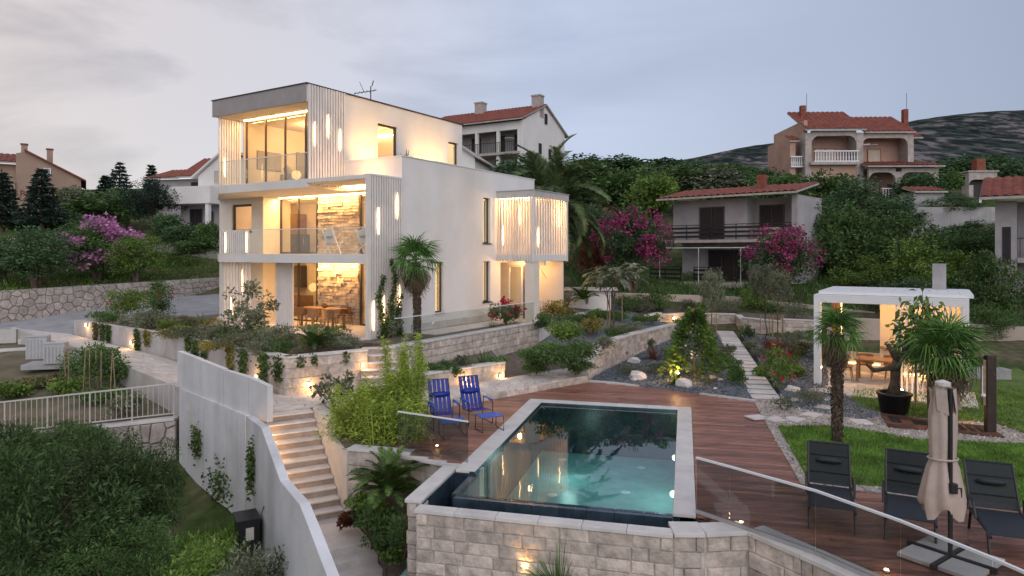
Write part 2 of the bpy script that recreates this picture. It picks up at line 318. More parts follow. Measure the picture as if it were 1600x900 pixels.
def lamp(name, loc, energy, parent, kind='POINT', size=0.05, col=WARM, rot=None, spot=None, shape=None):
    d = bpy.data.lights.new(name, kind); d.energy = energy; d.color = col
    if kind == 'POINT': d.shadow_soft_size = size
    if kind == 'SPOT': d.shadow_soft_size = size; d.spot_size = R(spot or 100); d.spot_blend = 0.8
    if kind == 'AREA': d.shape = 'RECTANGLE'; d.size, d.size_y = shape
    o = link(bpy.data.objects.new(name, d)); o.parent = parent; o.location = Vector(loc) - origin(parent)
    if rot is not None: o.rotation_euler = Vector(rot).to_track_quat('-Z', 'Y').to_euler()
    return o
# ------------------------------------------------------------------ generators
def leaf_arrays(pos, ax, ln, wd, rng, droop=0.12):
    n = len(pos); ax = ax / np.maximum(np.linalg.norm(ax, axis=1, keepdims=True), 1e-6)
    rv = rng.normal(size=(n, 3)); sd_ = np.cross(ax, rv); sd_ /= np.maximum(np.linalg.norm(sd_, axis=1, keepdims=True), 1e-6)
    ln = ln[:, None]; wd = wd[:, None]; dn = np.zeros((n, 3)); dn[:, 2] = -1
    v = np.stack([pos, pos + ax * ln * 0.45 + sd_ * wd * 0.5, pos + ax * ln + dn * ln * droop, pos + ax * ln * 0.45 - sd_ * wd * 0.5], 1).reshape(-1, 3)
    return v, np.arange(4 * n).reshape(n, 4)
def crown_points(rng, n, clumps, crad, shape=(1, 1, 1), hollow=0.55, low=-0.75):
    c = rng.normal(size=(clumps * 3, 3)); c /= np.linalg.norm(c, axis=1, keepdims=True); c *= (hollow + (1 - hollow) * rng.random((len(c), 1)))
    c = c[c[:, 2] > low][:clumps] * (1 - crad * 0.6)
    rr = crad * (0.6 + 0.8 * rng.random(len(c)))
    k = rng.integers(0, len(c), n); d = rng.normal(size=(n, 3)); d /= np.linalg.norm(d, axis=1, keepdims=True)
    p = c[k] + d * (rr[k] * (0.25 + 0.75 * rng.random(n) ** 0.6))[:, None]
    return p * np.array(shape), d, c * np.array(shape)
def crown_mesh(name, seed, n=5000, clumps=34, crad=0.34, shape=(1, 1, 1), leaf=0.09, aspect=0.45, up=0.2, hollow=0.55, low=-0.75, droop=0.15):
    rng = np.random.default_rng(seed); p, d, c = crown_points(rng, n, clumps, crad, shape, hollow, low)
    a = d + rng.normal(size=d.shape) * 0.7; a[:, 2] += up
    ln = leaf * (0.6 + 0.8 * rng.random(n)); v, f = leaf_arrays(p, a, ln, ln * aspect, rng, droop)
    return np_mesh(name, v, f), c
def flower_mesh(name, seed, n, clumps, crad, shape, leaf, hollow=0.8, low=-0.5):
    rng = np.random.default_rng(seed); p, d, c = crown_points(rng, n, clumps, crad, shape, hollow, low)
    a = d + rng.normal(size=d.shape) * 0.8; ln = leaf * (0.6 + 0.8 * rng.random(n)); v, f = leaf_arrays(p * 1.05, a, ln, ln * 0.9, rng, 0); return np_mesh(name, v, f)
def trunk_mesh(name, seed, h, r, tops=(), lean=0.1, n=8, multi=1, spread=0.25):
    rnd = random.Random(seed); mb = MB()
    for k in range(multi):
        a = rnd.random() * 6.28; bx, by = (math.cos(a) * spread * 0.5, math.sin(a) * spread * 0.5) if multi > 1 else (0, 0)
        pts = []; x, y = bx, by
        for i in range(6):
            z = h * i / 5; pts.append((x, y, z)); x += rnd.uniform(-lean, lean) * h / 5 + bx * 0.5; y += rnd.uniform(-lean, lean) * h / 5 + by * 0.5
        mb.tube(pts, [r * (1 - 0.10 * i) for i in range(6)], n)
        for j, tp in enumerate(tops):
            if j % multi != k: continue
            s = Vector(pts[-1 - (j % 3)]); e_ = Vector(tp); m = (s + e_) / 2 + Vector((rnd.uniform(-.1, .1), rnd.uniform(-.1, .1), 0.12)) * (e_ - s).length
            mb.tube([s, m, e_], [r * 0.5, r * 0.32, r * 0.1], 5)
    return mb
def blades_mesh(name, seed, n, length, width, spread=0.8, base=0.05, curve=0.5, segs=3, lmin=0.6):
    "tuft of long pointed blades from the origin"
    rng = np.random.default_rng(seed); V_, F_ = [], []
    for i in range(n):
        a = rng.random() * 6.283; el = math.pi / 2 - spread * (rng.random() ** 0.7) * math.pi / 2; l = length * (lmin + (1 - lmin) * rng.random()); b = base * math.sqrt(rng.random())
        p = np.array([math.cos(a) * b, math.sin(a) * b, 0.0]); d = np.array([math.cos(a) * math.cos(el), math.sin(a) * math.cos(el), math.sin(el)]); s = np.array([-math.sin(a), math.cos(a), 0.0]); n0 = len(V_)
        for k in range(segs + 1):
            q = k / segs; wv = width * (1 - q ** 1.6) * 0.5 + 0.001; V_ += [p + s * wv, p - s * wv]; p = p + d * l / segs; d = d + np.array([0, 0, -curve / segs]); d /= np.linalg.norm(d)
        for k in range(segs): F_.append((n0 + 2 * k, n0 + 2 * k + 1, n0 + 2 * k + 3, n0 + 2 * k + 2))
    return np_mesh(name, np.array(V_), np.array(F_))
def fan_frond_mesh(name, seed, petiole=0.45, blade=0.55, segs=26, droop=0.35, wid=0.05):
    "fan palm leaf along +X from the origin"
    rng = np.random.default_rng(seed); V_, F_ = [], []
    def strip(pts, ws, sd_):
        n0 = len(V_)
        for p, w_ in zip(pts, ws): V_.append(p + sd_ * w_); V_.append(p - sd_ * w_)
        for k in range(len(pts) - 1): F_.append((n0 + 2 * k, n0 + 2 * k + 1, n0 + 2 * k + 3, n0 + 2 * k + 2))
    strip([np.array([0, 0, 0.]), np.array([petiole * .5, 0, .02]), np.array([petiole, 0, 0.])], [0.018, 0.012, 0.010], np.array([0, 1., 0]))
    for i in range(segs):
        a = (i / (segs - 1) - 0.5) * R(250); l = blade * (0.75 + 0.25 * math.cos(a * 0.6)) * (0.88 + 0.2 * rng.random()); d = np.array([math.cos(a), math.sin(a), 0.05 * rng.normal()]); s = np.array([-math.sin(a), math.cos(a), 0.35 * (-1) ** i]); s /= np.linalg.norm(s)
        p0 = np.array([petiole, 0, 0.]); p1 = p0 + d * l * 0.55; p2 = p0 + d * l * (0.97) - np.array([0, 0, droop * l * (0.4 + 0.8 * rng.random())]); strip([p0, p1, p2], [0.006, wid * 0.5, 0.003], s)
    return np_mesh(name, np.array(V_), np.array(F_))
def pinnate_mesh(name, seed, length=1.2, pairs=28, leaflet=0.2, width=0.018, arch=0.7, vee=0.5, rise=0.4, rach=0.018):
    "feather leaf along +X, arching down"
    rng = np.random.default_rng(seed); V_, F_ = [], []; p = np.array([0., 0, 0]); an = rise; pts = []; dirs = []; m = pairs
    for i in range(m + 1):
        pts.append(p.copy()); d = np.array([math.cos(an), 0, math.sin(an)]); dirs.append(d); p = p + d * length / m; an -= arch * 2 / m * (0.4 + 1.2 * i / m)
    def strip(q, ws, s):
        n0 = len(V_)
        for a, w_ in zip(q, ws): V_.append(a + s * w_); V_.append(a - s * w_)
        for k in range(len(q) - 1): F_.append((n0 + 2 * k, n0 + 2 * k + 1, n0 + 2 * k + 3, n0 + 2 * k + 2))
    strip(pts[::4] + [pts[-1]], list(np.linspace(rach, rach * .2, len(pts[::4]) + 1)), np.array([0, 1., 0]))
    for i in range(3, m + 1):
        q = i / m; l = leaflet * math.sin(math.pi * min(1, 0.12 + 0.85 * q)) ** 0.6 * (0.85 + 0.3 * rng.random()) + 0.02
        for sg in (-1, 1):
            d = dirs[i] * 0.65 + np.array([0, sg * 0.85, 0]) + np.array([-dirs[i][2], 0, dirs[i][0]]) * vee + rng.normal(size=3) * 0.06; d /= np.linalg.norm(d)
            strip([pts[i], pts[i] + d * l * 0.5, pts[i] + d * l + np.array([0, 0, -0.12 * l])], [width * .5, width * .5, 0.001], dirs[i])
    return np_mesh(name, np.array(V_), np.array(F_))
def voronoi(w_, h_, size, rng, jit=0.8):
    "cells of a jittered grid clipped to the rectangle 0..w_, 0..h_"
    nx, ny = max(1, round(w_ / size)), max(1, round(h_ / size)); sx, sy = w_ / nx, h_ / ny
    P = {(i, j): ((i + .5 + (rng.random() - .5) * jit + 0.25 * (j % 2)) * sx, (j + .5 + (rng.random() - .5) * jit) * sy) for i in range(-2, nx + 2) for j in range(-2, ny + 2)}
    for i in range(-1, nx + 1):
        for j in range(-1, ny + 1):
            x, y = P[i, j]; poly = [(max(0, x - 2 * sx), max(0, y - 2 * sy)), (min(w_, x + 2 * sx), max(0, y - 2 * sy)), (min(w_, x + 2 * sx), min(h_, y + 2 * sy)), (max(0, x - 2 * sx), min(h_, y + 2 * sy))]
            if poly[0][0] >= poly[1][0] or poly[0][1] >= poly[2][1]: continue
            for di in range(-2, 3):
                for dj in range(-2, 3):
                    if (di, dj) == (0, 0) or (i + di, j + dj) not in P: continue
                    qx, qy = P[i + di, j + dj]; mx_, my_ = (x + qx) / 2, (y + qy) / 2; ex, ey = qx - x, qy - y; npoly = []
                    for k in range(len(poly)):
                        a, b = poly[k], poly[(k + 1) % len(poly)]; da = (a[0] - mx_) * ex + (a[1] - my_) * ey; db = (b[0] - mx_) * ex + (b[1] - my_) * ey
                        if da <= 0: npoly.append(a)
                        if da * db < 0: t_ = da / (da - db); npoly.append((a[0] + (b[0] - a[0]) * t_, a[1] + (b[1] - a[1]) * t_))
                    poly = npoly
                    if len(poly) < 3: break
                if len(poly) < 3: break
            if len(poly) >= 3:
                ar = abs(sum(poly[k][0] * poly[(k + 1) % len(poly)][1] - poly[(k + 1) % len(poly)][0] * poly[k][1] for k in range(len(poly)))) / 2
                if ar > 0.06 * sx * sy: yield poly
def stone_cell(mb, poly, fn, gap, h, rng):
    cx_ = sum(p[0] for p in poly) / len(poly); cy_ = sum(p[1] for p in poly) / len(poly)
    def ins(p, g):
        dx, dy = p[0] - cx_, p[1] - cy_; l = math.hypot(dx, dy) + 1e-6; k = max(0.3, 1 - g / l); return cx_ + dx * k, cy_ + dy * k
    n = len(poly); b0 = len(mb.v); hh = h * (0.7 + 0.6 * rng.random())
    for g, z in ((gap, -0.02), (gap, hh * 0.6), (gap * 1 + 0.02, hh)):
        for p in poly: q = ins(p, g); mb.v.append(tuple(fn(q[0], q[1], z)))
    for r_ in range(2):
        for k in range(n): a, b = b0 + r_ * n + k, b0 + r_ * n + (k + 1) % n; mb.f.append((a, b, b + n, a + n))
    mb.f.append(tuple(b0 + 2 * n + k for k in range(n)))
def paving_pieces(parent, name, mtl, w_, h_, size, fn, seed, gap=0.012, h=0.02, limit=300):
    rng = random.Random(seed); cells = list(voronoi(w_, h_, size, rng)); rest = MB()
    key = []
    for c in cells:
        x = sum(p[0] for p in c) / len(c); y = sum(p[1] for p in c) / len(c); key.append((fn(x, y, 0)[1], c))
    key.sort(key=lambda k: k[0])
    for i, (_, c) in enumerate(key):
        if i < limit: mb = MB(); stone_cell(mb, c, fn, gap, h, rng); mb.build(name, mtl, parent)
        else: stone_cell(rest, c, fn, gap, h, rng)
    if rest.v: rest.build(name + '_rest', mtl, parent, kind='stuff')
def course_wall(parent, a, b, zb, zt, mtl=None, ch=0.24, lmin=0.3, lmax=0.7, out_=0.05, seed=1, side=1, thick=0.3, core=None, cop=None, cw=0.34, chh=0.06, name='stone', coretop=True, copover=0.03):
    "stone faced wall from plan point a to b; zb, zt: number or (start, end); blocks stand proud on the side to the left of a->b when side=1"
    rnd = random.Random(seed); a = Vector((a[0], a[1], 0)); b = Vector((b[0], b[1], 0)); d = b - a; Lw = d.length; d.normalize(); nrm = Vector((-d.y, d.x, 0)) * side
    z0 = zb if isinstance(zb, tuple) else (zb, zb); z1 = zt if isinstance(zt, tuple) else (zt, zt)
    top = lambda x: z1[0] + (z1[1] - z1[0]) * x / Lw
    bot = lambda x: z0[0] + (z0[1] - z0[0]) * x / Lw
    mb = MB(); p = [a, b, b - nrm * thick, a - nrm * thick]; mb.prism([(q.x, q.y) for q in p], [z0[0], z0[1], z0[1], z0[0]], [z1[0] - 0.004, z1[1] - 0.004, z1[1] - 0.004, z1[0] - 0.004])
    mb.build('wall_core', core or mortar, parent)
    zlo, zhi = min(z0), max(z1); nrow = max(1, round((zhi - zlo) / ch)); ch = (zhi - zlo) / nrow
    for r_ in range(nrow):
        x = -rnd.random() * lmax
        while x < Lw:
            l = rnd.uniform(lmin, lmax); xa, xb = max(0, x), min(Lw, x + l); x += l
            if xb - xa < 0.06: continue
            za, zc = zlo + r_ * ch + 0.006, zlo + (r_ + 1) * ch - 0.006
            ya = [max(za, bot(xa)), max(za, bot(xb))]; yb = [min(zc, top(xa)), min(zc, top(xb))]
            if yb[0] - ya[0] < 0.03 and yb[1] - ya[1] < 0.03: continue
            yb = [max(yb[i], ya[i] + 0.004) for i in (0, 1)]
            o_ = out_ * rnd.uniform(0.5, 1.15); g = 0.006; mbk = MB(); P = lambda x_, z_, n_: tuple(a + d * x_ + nrm * n_ + Vector((0, 0, z_)))
            q = [(xa + g, ya[0]), (xb - g, ya[1]), (xb - g, yb[1]), (xa + g, yb[0])]; c = (sum(k[0] for k in q) / 4, sum(k[1] for k in q) / 4)
            ins = lambda k, s_: (k[0] + (c[0] - k[0]) * s_, k[1] + (c[1] - k[1]) * s_)
            for s_, n_ in ((0, -0.01), (0, o_ * 0.5), (0.10, o_)):
                for k in q: kk = ins(k, s_); mbk.v.append(P(kk[0], kk[1], n_ + rnd.uniform(-.006, .006) * (s_ > 0)))
            for rr in range(2):
                for k in range(4): i0, i1 = rr * 4 + k, rr * 4 + (k + 1) % 4; mbk.f.append((i0, i1, i1 + 4, i0 + 4) if side == -1 else (i1, i0, i0 + 4, i1 + 4))
            cen = P(c[0], c[1], o_ * 1.25); mbk.v.append(cen)
            for k in range(4): i0, i1 = 8 + k, 8 + (k + 1) % 4; mbk.f.append((i0, i1, 12) if side == -1 else (i1, i0, 12))
            mbk.build(name, mtl or block, parent)
    if cop is not None:
        ncp = max(1, round(Lw / 1.1))
        for i in range(ncp):
            xa, xb = Lw * i / ncp + 0.004, Lw * (i + 1) / ncp - 0.004; pa, pb = a + d * xa, a + d * xb
            pl = [pa + nrm * (copover + out_), pb + nrm * (copover + out_), pb + nrm * (copover + out_ - cw), pa + nrm * (copover + out_ - cw)]
            t = [top(xa), top(xb), top(xb), top(xa)]; MB().prism([(q.x, q.y) for q in pl], t, [k + chh for k in t]).build('coping', cop, parent, bevel=0.008)
def wall_holes(o, d, n, length, z0, z1, th, holes):
    "upright wall from plan point o along d, thickness th along -n (n outward); holes (x0,x1,za,zb)"
    mb = MB(); o = Vector((o[0], o[1], 0)); xs = sorted({0, length, *[h[0] for h in holes], *[h[1] for h in holes]}); zs = sorted({z0, z1, *[h[2] for h in holes], *[h[3] for h in holes]})
    P = lambda x, z, k: o + d * x + n * k + Vector((0, 0, z))
    def solid(i, j):
        if i < 0 or j < 0 or i >= len(xs) - 1 or j >= len(zs) - 1: return False
        x, z = (xs[i] + xs[i + 1]) / 2, (zs[j] + zs[j + 1]) / 2
        return not any(h[0] < x < h[1] and h[2] < z < h[3] for h in holes)
    for i in range(len(xs) - 1):
        for j in range(len(zs) - 1):
            if not solid(i, j): continue
            a, b, c, e_ = xs[i], xs[i + 1], zs[j], zs[j + 1]
            mb.quad(P(a, c, 0), P(b, c, 0), P(b, e_, 0), P(a, e_, 0)); mb.quad(P(a, c, -th), P(a, e_, -th), P(b, e_, -th), P(b, c, -th))
            for (di, dj, q) in ((-1, 0, ((a, c), (a, e_))), (1, 0, ((b, e_), (b, c))), (0, -1, ((b, c), (a, c))), (0, 1, ((a, e_), (b, e_)))):
                if not solid(i + di, j + dj): (x0_, y0_), (x1_, y1_) = q; mb.quad(P(x0_, y0_, 0), P(x1_, y1_, 0), P(x1_, y1_, -th), P(x0_, y0_, -th))
    return mb
def window(parent, o, d, n, x0, x1, z0, z1, fm, pm, fw=0.06, inset=0.08, depth=0.07, mull=0, sill=None, name='window', curtain=None, cdepth=0.15):
    "window part with frame and panes as sub-parts; o plan origin of wall, n outward"
    o = Vector((o[0], o[1], 0)); zz = Vector((0, 0, 1)); P = lambda x, z, k=0: o + d * x + n * (k - inset) + zz * z
    f = MB(); th = -n * depth
    f.ob(P(x0, z0), d * fw, zz * (z1 - z0), th); f.ob(P(x1 - fw, z0), d * fw, zz * (z1 - z0), th)
    f.ob(P(x0 + fw, z0), d * (x1 - x0 - 2 * fw), zz * fw, th); f.ob(P(x0 + fw, z1 - fw), d * (x1 - x0 - 2 * fw), zz * fw, th)
    wo = f.build(name, fm, parent); n_p = mull + 1; pw = (x1 - x0 - 2 * fw) / n_p
    for k in range(n_p):
        a = x0 + fw + pw * k
        sub_build(MB().ob(P(a + 0.004, z0 + fw, -depth * .5), d * (pw - 0.008), zz * (z1 - z0 - 2 * fw), -n * 0.012), 'pane', pm, wo)
        if k: sub_build(MB().ob(P(a - fw * .4, z0 + fw, 0.004), d * fw * .8, zz * (z1 - z0 - 2 * fw), th), 'mullion', fm, wo)
    if sill: sub_build(MB().ob(P(x0 - 0.05, z0 - 0.05, inset + 0.05), d * (x1 - x0 + 0.1), zz * 0.05, -n * (inset + 0.05)), 'sill', sill, wo)
    if curtain:
        m = MB(); nf = max(6, int((x1 - x0) / 0.05)); pts = [P(x0 + (x1 - x0) * i / nf, 0, -depth - cdepth + 0.025 * (-1) ** i) for i in range(nf + 1)]
        for i in range(nf): m.quad(pts[i] + zz * z0, pts[i + 1] + zz * z0, pts[i + 1] + zz * z1, pts[i] + zz * z1)
        sub_build(m, 'curtain', curtain, wo)
    return wo
def sub_build(mb, name, m, parent, **k): return mb.build(name, m, parent, **k)
# ------------------------------------------------------------------ terrain: one sheet out to the horizon
CTRL = [(-12, 10, -3.2), (-16, 15, -2.6), (-5, 8, -3.4), (-3, 12, -3.0), (0, 8, -3.0), (5, 7, -2.2), (10, 7, -1.2), (-22, 12, -2.6), (-35, 10, -2.6), (0, 15, -3.0), (4, 15, -3.0), (3, 19, -2.4), (9, 14, -0.25), (14, 10, -0.3), (14, 18, -0.25), (20, 20, 0.0), (12, 25, -0.15), (7, 24, -0.4), (-2.5, 18, -1.0), (-3, 15, -1.6),
        (-15.5, 23.7, -0.75), (-18, 28, -0.5), (-12, 22.3, -1.0), (-22, 25, -0.7), (-30, 28, -0.4), (-13, 18, -2.7), (-20, 19, -2.2), (-9.6, 19.3, -2.5), (-8.0, 17.3, -2.8), (-7.2, 15.5, -3.2), (-19, 31, -0.2), (-24, 33, 0.3), (-28, 33.5, 0.5), (-20, 40, 0.9), (-40, 32, 0.4), (-8, 32, 0.6), (-3, 36, 0.8), (-9, 23, -0.4), (-4, 20, -0.4), (0, 26, -0.5), (5, 28, -0.4), (9, 28, -0.3), (10, 34, 0.0), (5, 33, 0.4), (4, 40, 1.4), (-2, 44, 1.9),
        (8, 42, 1.9), (14, 39, 1.8), (19, 34, 1.2), (20, 29, 0.7), (17, 46, 2.5), (10, 48, 2.9), (-24, 46, 3.2), (-30, 41, 2.7), (-36, 38, 2.6), (-20, 52, 4.2), (-28, 62, 6.6), (-45, 60, 7.0), (-60, 50, 6.0), (-10, 62, 7.5), (5, 62, 6.5), (0, 80, 11.0), (18, 56, 5.0), (28, 58, 8.5), (38, 58, 9.5), (30, 44, 4.0), (27, 35, 2.4), (38, 44, 6.0), (40, 34, 2.6), (60, 60, 10.0), (60, 40, 4.0),
        (-20, 85, 11.0), (-60, 90, 12.0), (40, 85, 13.0), (80, 90, 14.0), (0, 130, 16.0), (-90, 130, 16.0), (90, 130, 18.0), (-120, 40, 2.0), (130, 40, 5.0), (-100, -40, -6.0), (100, -40, -6.0), (0, -60, -8.0), (-160, 160, 18.0), (160, 160, 20.0)]
_C = np.array(CTRL, float)
def _k(r): return r
_A = _k(np.hypot(_C[:, None, 0] - _C[None, :, 0], _C[:, None, 1] - _C[None, :, 1])); _n = len(_C); _M = np.zeros((_n + 3, _n + 3)); _M[:_n, :_n] = _A + np.eye(_n) * -0.6; _M[:_n, _n:] = np.c_[np.ones(_n), _C[:, :2]]; _M[_n:, :_n] = _M[:_n, _n:].T
_W = np.linalg.solve(_M, np.r_[_C[:, 2], 0, 0, 0])
RX = [-2500, -900, -300, 0, 84, 146, 225, 354, 450, 700, 2500]; RZ = [20, 30, 36, 50, 62, 81, 91, 112, 122, 150, 160]
def terr(x, y):
    x = np.atleast_1d(np.asarray(x, float)); y = np.atleast_1d(np.asarray(y, float)); xc = np.clip(x, -160, 160); yc = np.clip(y, -60, 160)
    r = np.hypot(xc[:, None] - _C[None, :, 0], yc[:, None] - _C[None, :, 1]); z = _k(r) @ _W[:_n] + _W[_n] + _W[_n + 1] * xc + _W[_n + 2] * yc
    t = np.clip((y - 170) / 430, 0, 1); t = t * t * (3 - 2 * t); hz = np.interp(x * 600 / np.maximum(y, 300), RX, RZ)
    nz_ = 2.2 * np.sin(x / 23 + 0.7 * np.sin(y / 31)) + 1.6 * np.sin(x / 11 + y / 17)
    return z * (1 - t) + (hz + nz_) * t
def tz(x, y): return float(terr(x, y)[0])
gx = np.unique(np.r_[np.linspace(-2500, -160, 14), np.linspace(-160, -40, 26), np.linspace(-40, 40, 110), np.linspace(40, 160, 26), np.linspace(160, 700, 60), np.linspace(700, 2500, 10)])
gy = np.unique(np.r_[np.linspace(-400, 0, 8), np.linspace(0, 70, 110), np.linspace(70, 170, 30), np.linspace(170, 700, 70), np.linspace(700, 2500, 8)])
XX, YY = np.meshgrid(gx, gy); ZZ = terr(XX.ravel(), YY.ravel()); rngt = np.random.default_rng(5); ZZ += np.where((YY.ravel() < 160) & (YY.ravel() > 0), rngt.normal(0, 0.03, ZZ.size), 0)
nxg, nyg = len(gx), len(gy); ii = np.arange(nxg * nyg).reshape(nyg, nxg); F4 = np.stack([ii[:-1, :-1], ii[:-1, 1:], ii[1:, 1:], ii[1:, :-1]], -1).reshape(-1, 4)
tm = bpy.data.materials.new('hillside'); tm.use_nodes = True; t_ = tm.node_tree; b_ = t_.nodes['Principled BSDF']; b_.inputs['Roughness'].default_value = 0.95; b_.inputs['Specular IOR Level'].default_value = 0.1
def _noise(sc_, det=6, d_=0.0):
    n_ = t_.nodes.new('ShaderNodeTexNoise'); n_.inputs['Scale'].default_value = sc_; n_.inputs['Detail'].default_value = det; n_.inputs['Distortion'].default_value = d_; g_ = t_.nodes.new('ShaderNodeNewGeometry'); vm_ = t_.nodes.new('ShaderNodeVectorMath'); vm_.operation = 'MULTIPLY'; vm_.inputs[1].default_value = (1, 0.32 if sc_ in (0.045, 0.22) else 1, 1); t_.links.new(g_.outputs['Position'], vm_.inputs[0]); t_.links.new(vm_.outputs['Vector'], n_.inputs['Vector']); return n_.outputs['Fac']
def _ramp(src, p0, c0, p1, c1):
    r_ = t_.nodes.new('ShaderNodeValToRGB'); e_ = r_.color_ramp.elements; e_[0].position = p0; e_[0].color = (*c0, 1); e_[1].position = p1; e_[1].color = (*c1, 1); t_.links.new(src, r_.inputs['Fac']); return r_.outputs['Color']
near = _ramp(_noise(0.35), 0.42, (0.055, 0.085, 0.024), 0.66, (0.15, 0.125, 0.08)); near2 = _ramp(_noise(3.0), 0.3, (0.6, 0.6, 0.6), 0.7, (1.15, 1.15, 1.15))
mm_ = t_.nodes.new('ShaderNodeMixRGB'); mm_.blend_type = 'MULTIPLY'; mm_.inputs['Fac'].default_value = 1; t_.links.new(near, mm_.inputs['Color1']); t_.links.new(near2, mm_.inputs['Color2'])
far = _ramp(_noise(0.045, 12, 0.8), 0.48, (0.030, 0.042, 0.034), 0.58, (0.165, 0.145, 0.145)); far2 = _ramp(_noise(0.22, 8), 0.47, (0.22, 0.27, 0.27), 0.53, (1, 1, 1))
mf_ = t_.nodes.new('ShaderNodeMixRGB'); mf_.blend_type = 'MULTIPLY'; mf_.inputs['Fac'].default_value = 1; t_.links.new(far, mf_.inputs['Color1']); t_.links.new(far2, mf_.inputs['Color2'])
sx_ = t_.nodes.new('ShaderNodeSeparateXYZ'); g_ = t_.nodes.new('ShaderNodeNewGeometry'); t_.links.new(g_.outputs['Position'], sx_.inputs[0]); mr_ = t_.nodes.new('ShaderNodeMapRange'); mr_.inputs['From Min'].default_value = 150; mr_.inputs['From Max'].default_value = 260; t_.links.new(sx_.outputs['Y'], mr_.inputs['Value'])
mz_ = t_.nodes.new('ShaderNodeMixRGB'); t_.links.new(mr_.outputs['Result'], mz_.inputs['Fac']); t_.links.new(mm_.outputs['Color'], mz_.inputs['Color1']); t_.links.new(mf_.outputs['Color'], mz_.inputs['Color2']); t_.links.new(mz_.outputs['Color'], b_.inputs['Base Color'])
terrain = mesh_obj('terrain', np_mesh('terrain', np.c_[XX.ravel(), YY.ravel(), ZZ], F4, True), tm); terrain['kind'] = 'structure'
# ------------------------------------------------------------------ setting: terraces, paths, beds
def sheet(name, pts, mtl, thick=0.0, kind='structure', parent=None):
    "flat or sloping sheet from 3-D points, with a skirt"
    pts = [Vector(p) for p in pts]; mb = MB(); mb.prism([(p.x, p.y) for p in pts], [p.z - max(thick, 0.02) for p in pts], [p.z for p in pts]); bm = bmesh.new(); me = mb.mesh(name, origin(parent) if parent else (0, 0, 0)); bm.from_mesh(me)
    bmesh.ops.triangulate(bm, faces=[f for f in bm.faces if len(f.verts) > 4]); bm.to_mesh(me); bm.free(); o = mesh_obj(name, me, mtl, parent)
    if parent is None: o['kind'] = kind
    return o
TH = R(32.0); U = Vector((math.sin(TH), math.cos(TH), 0)); Vv = Vector((-math.cos(TH), math.sin(TH), 0)); ZU = Vector((0, 0, 1)); A0 = Vector((-5.169, 24.3, 0))
def VV(t, s, z=0.0): return A0 + Vv * t + U * s + ZU * z
ZG, Z1B, Z1, Z2B, Z2, ZRB, ZR = 1.35, 4.01, 4.35, 6.89, 7.22, 10.16, 10.86
# pool frame
PO = Vector((-1.05, 12.55, 0)); PP = Vector((0.245, 0.9695, 0)).normalized(); PQ = Vector((PP.y, -PP.x, 0)); PW, PL_ = 3.9, 7.85
def PF(q, p, z=0.0): return PO + PQ * q + PP * p + ZU * z
def toPF(pt): d = Vector((pt[0], pt[1], 0)) - PO; return d.dot(PQ), d.dot(PP)
# driveway and stone wall on the left
drive = sheet('driveway', [(-33, 32.2, 0.62), (-24.2, 33.2, 0.70), (-20.2, 31.3, 0.68), (-14, 38, 1.35), (-15, 47, 2.1), (-18.6, 43.9, 1.93), (-26, 34.8, 0.86), (-38, 33, 0.5)], asphalt, 0.3)
WA, WB = (-26.0, 34.5), (-18.6, 44.6)
rw = thing('rubble_wall', 'long rubble stone wall between driveway and grassy slope', 'wall', (-26, 34.5, 0.8))
def rub(a, b, z0a, z0b, z1a, z1b, par, seed, size=0.36, th=0.4):
    a, b = Vector((*a, 0)), Vector((*b, 0)); d = (b - a); Lw = d.length; d.normalize(); n = Vector((d.y, -d.x, 0))
    MB().prism([(q.x, q.y) for q in (a, b, b - n * th, a - n * th)], [z0a, z0b, z0b, z0a], [z1a, z1b, z1b, z1a]).build('wall_core', mortar_dark, par)
    def fn(x, y, h): k = x / Lw; zb_, zt_ = z0a + (z0b - z0a) * k, z1a + (z1b - z1a) * k; return a + d * x + n * h + ZU * (zb_ + (zt_ - zb_) * y / 1.6)
    paving_pieces(par, 'stone', rubble, Lw, 1.6, size, fn, seed, 0.018, 0.06)
rub(WA, WB, 0.75, 1.85, 2.46, 2.83, rw, 3, 0.40)
rw2 = thing('rubble_wall', 'rubble stone wall at the left picture edge beside dark shrubs', 'wall', (-34, 33, 0.5))
rub((-36, 32.0), (-26.02, 34.48), 0.4, 0.74, 2.3, 2.46, rw2, 4, 0.45)
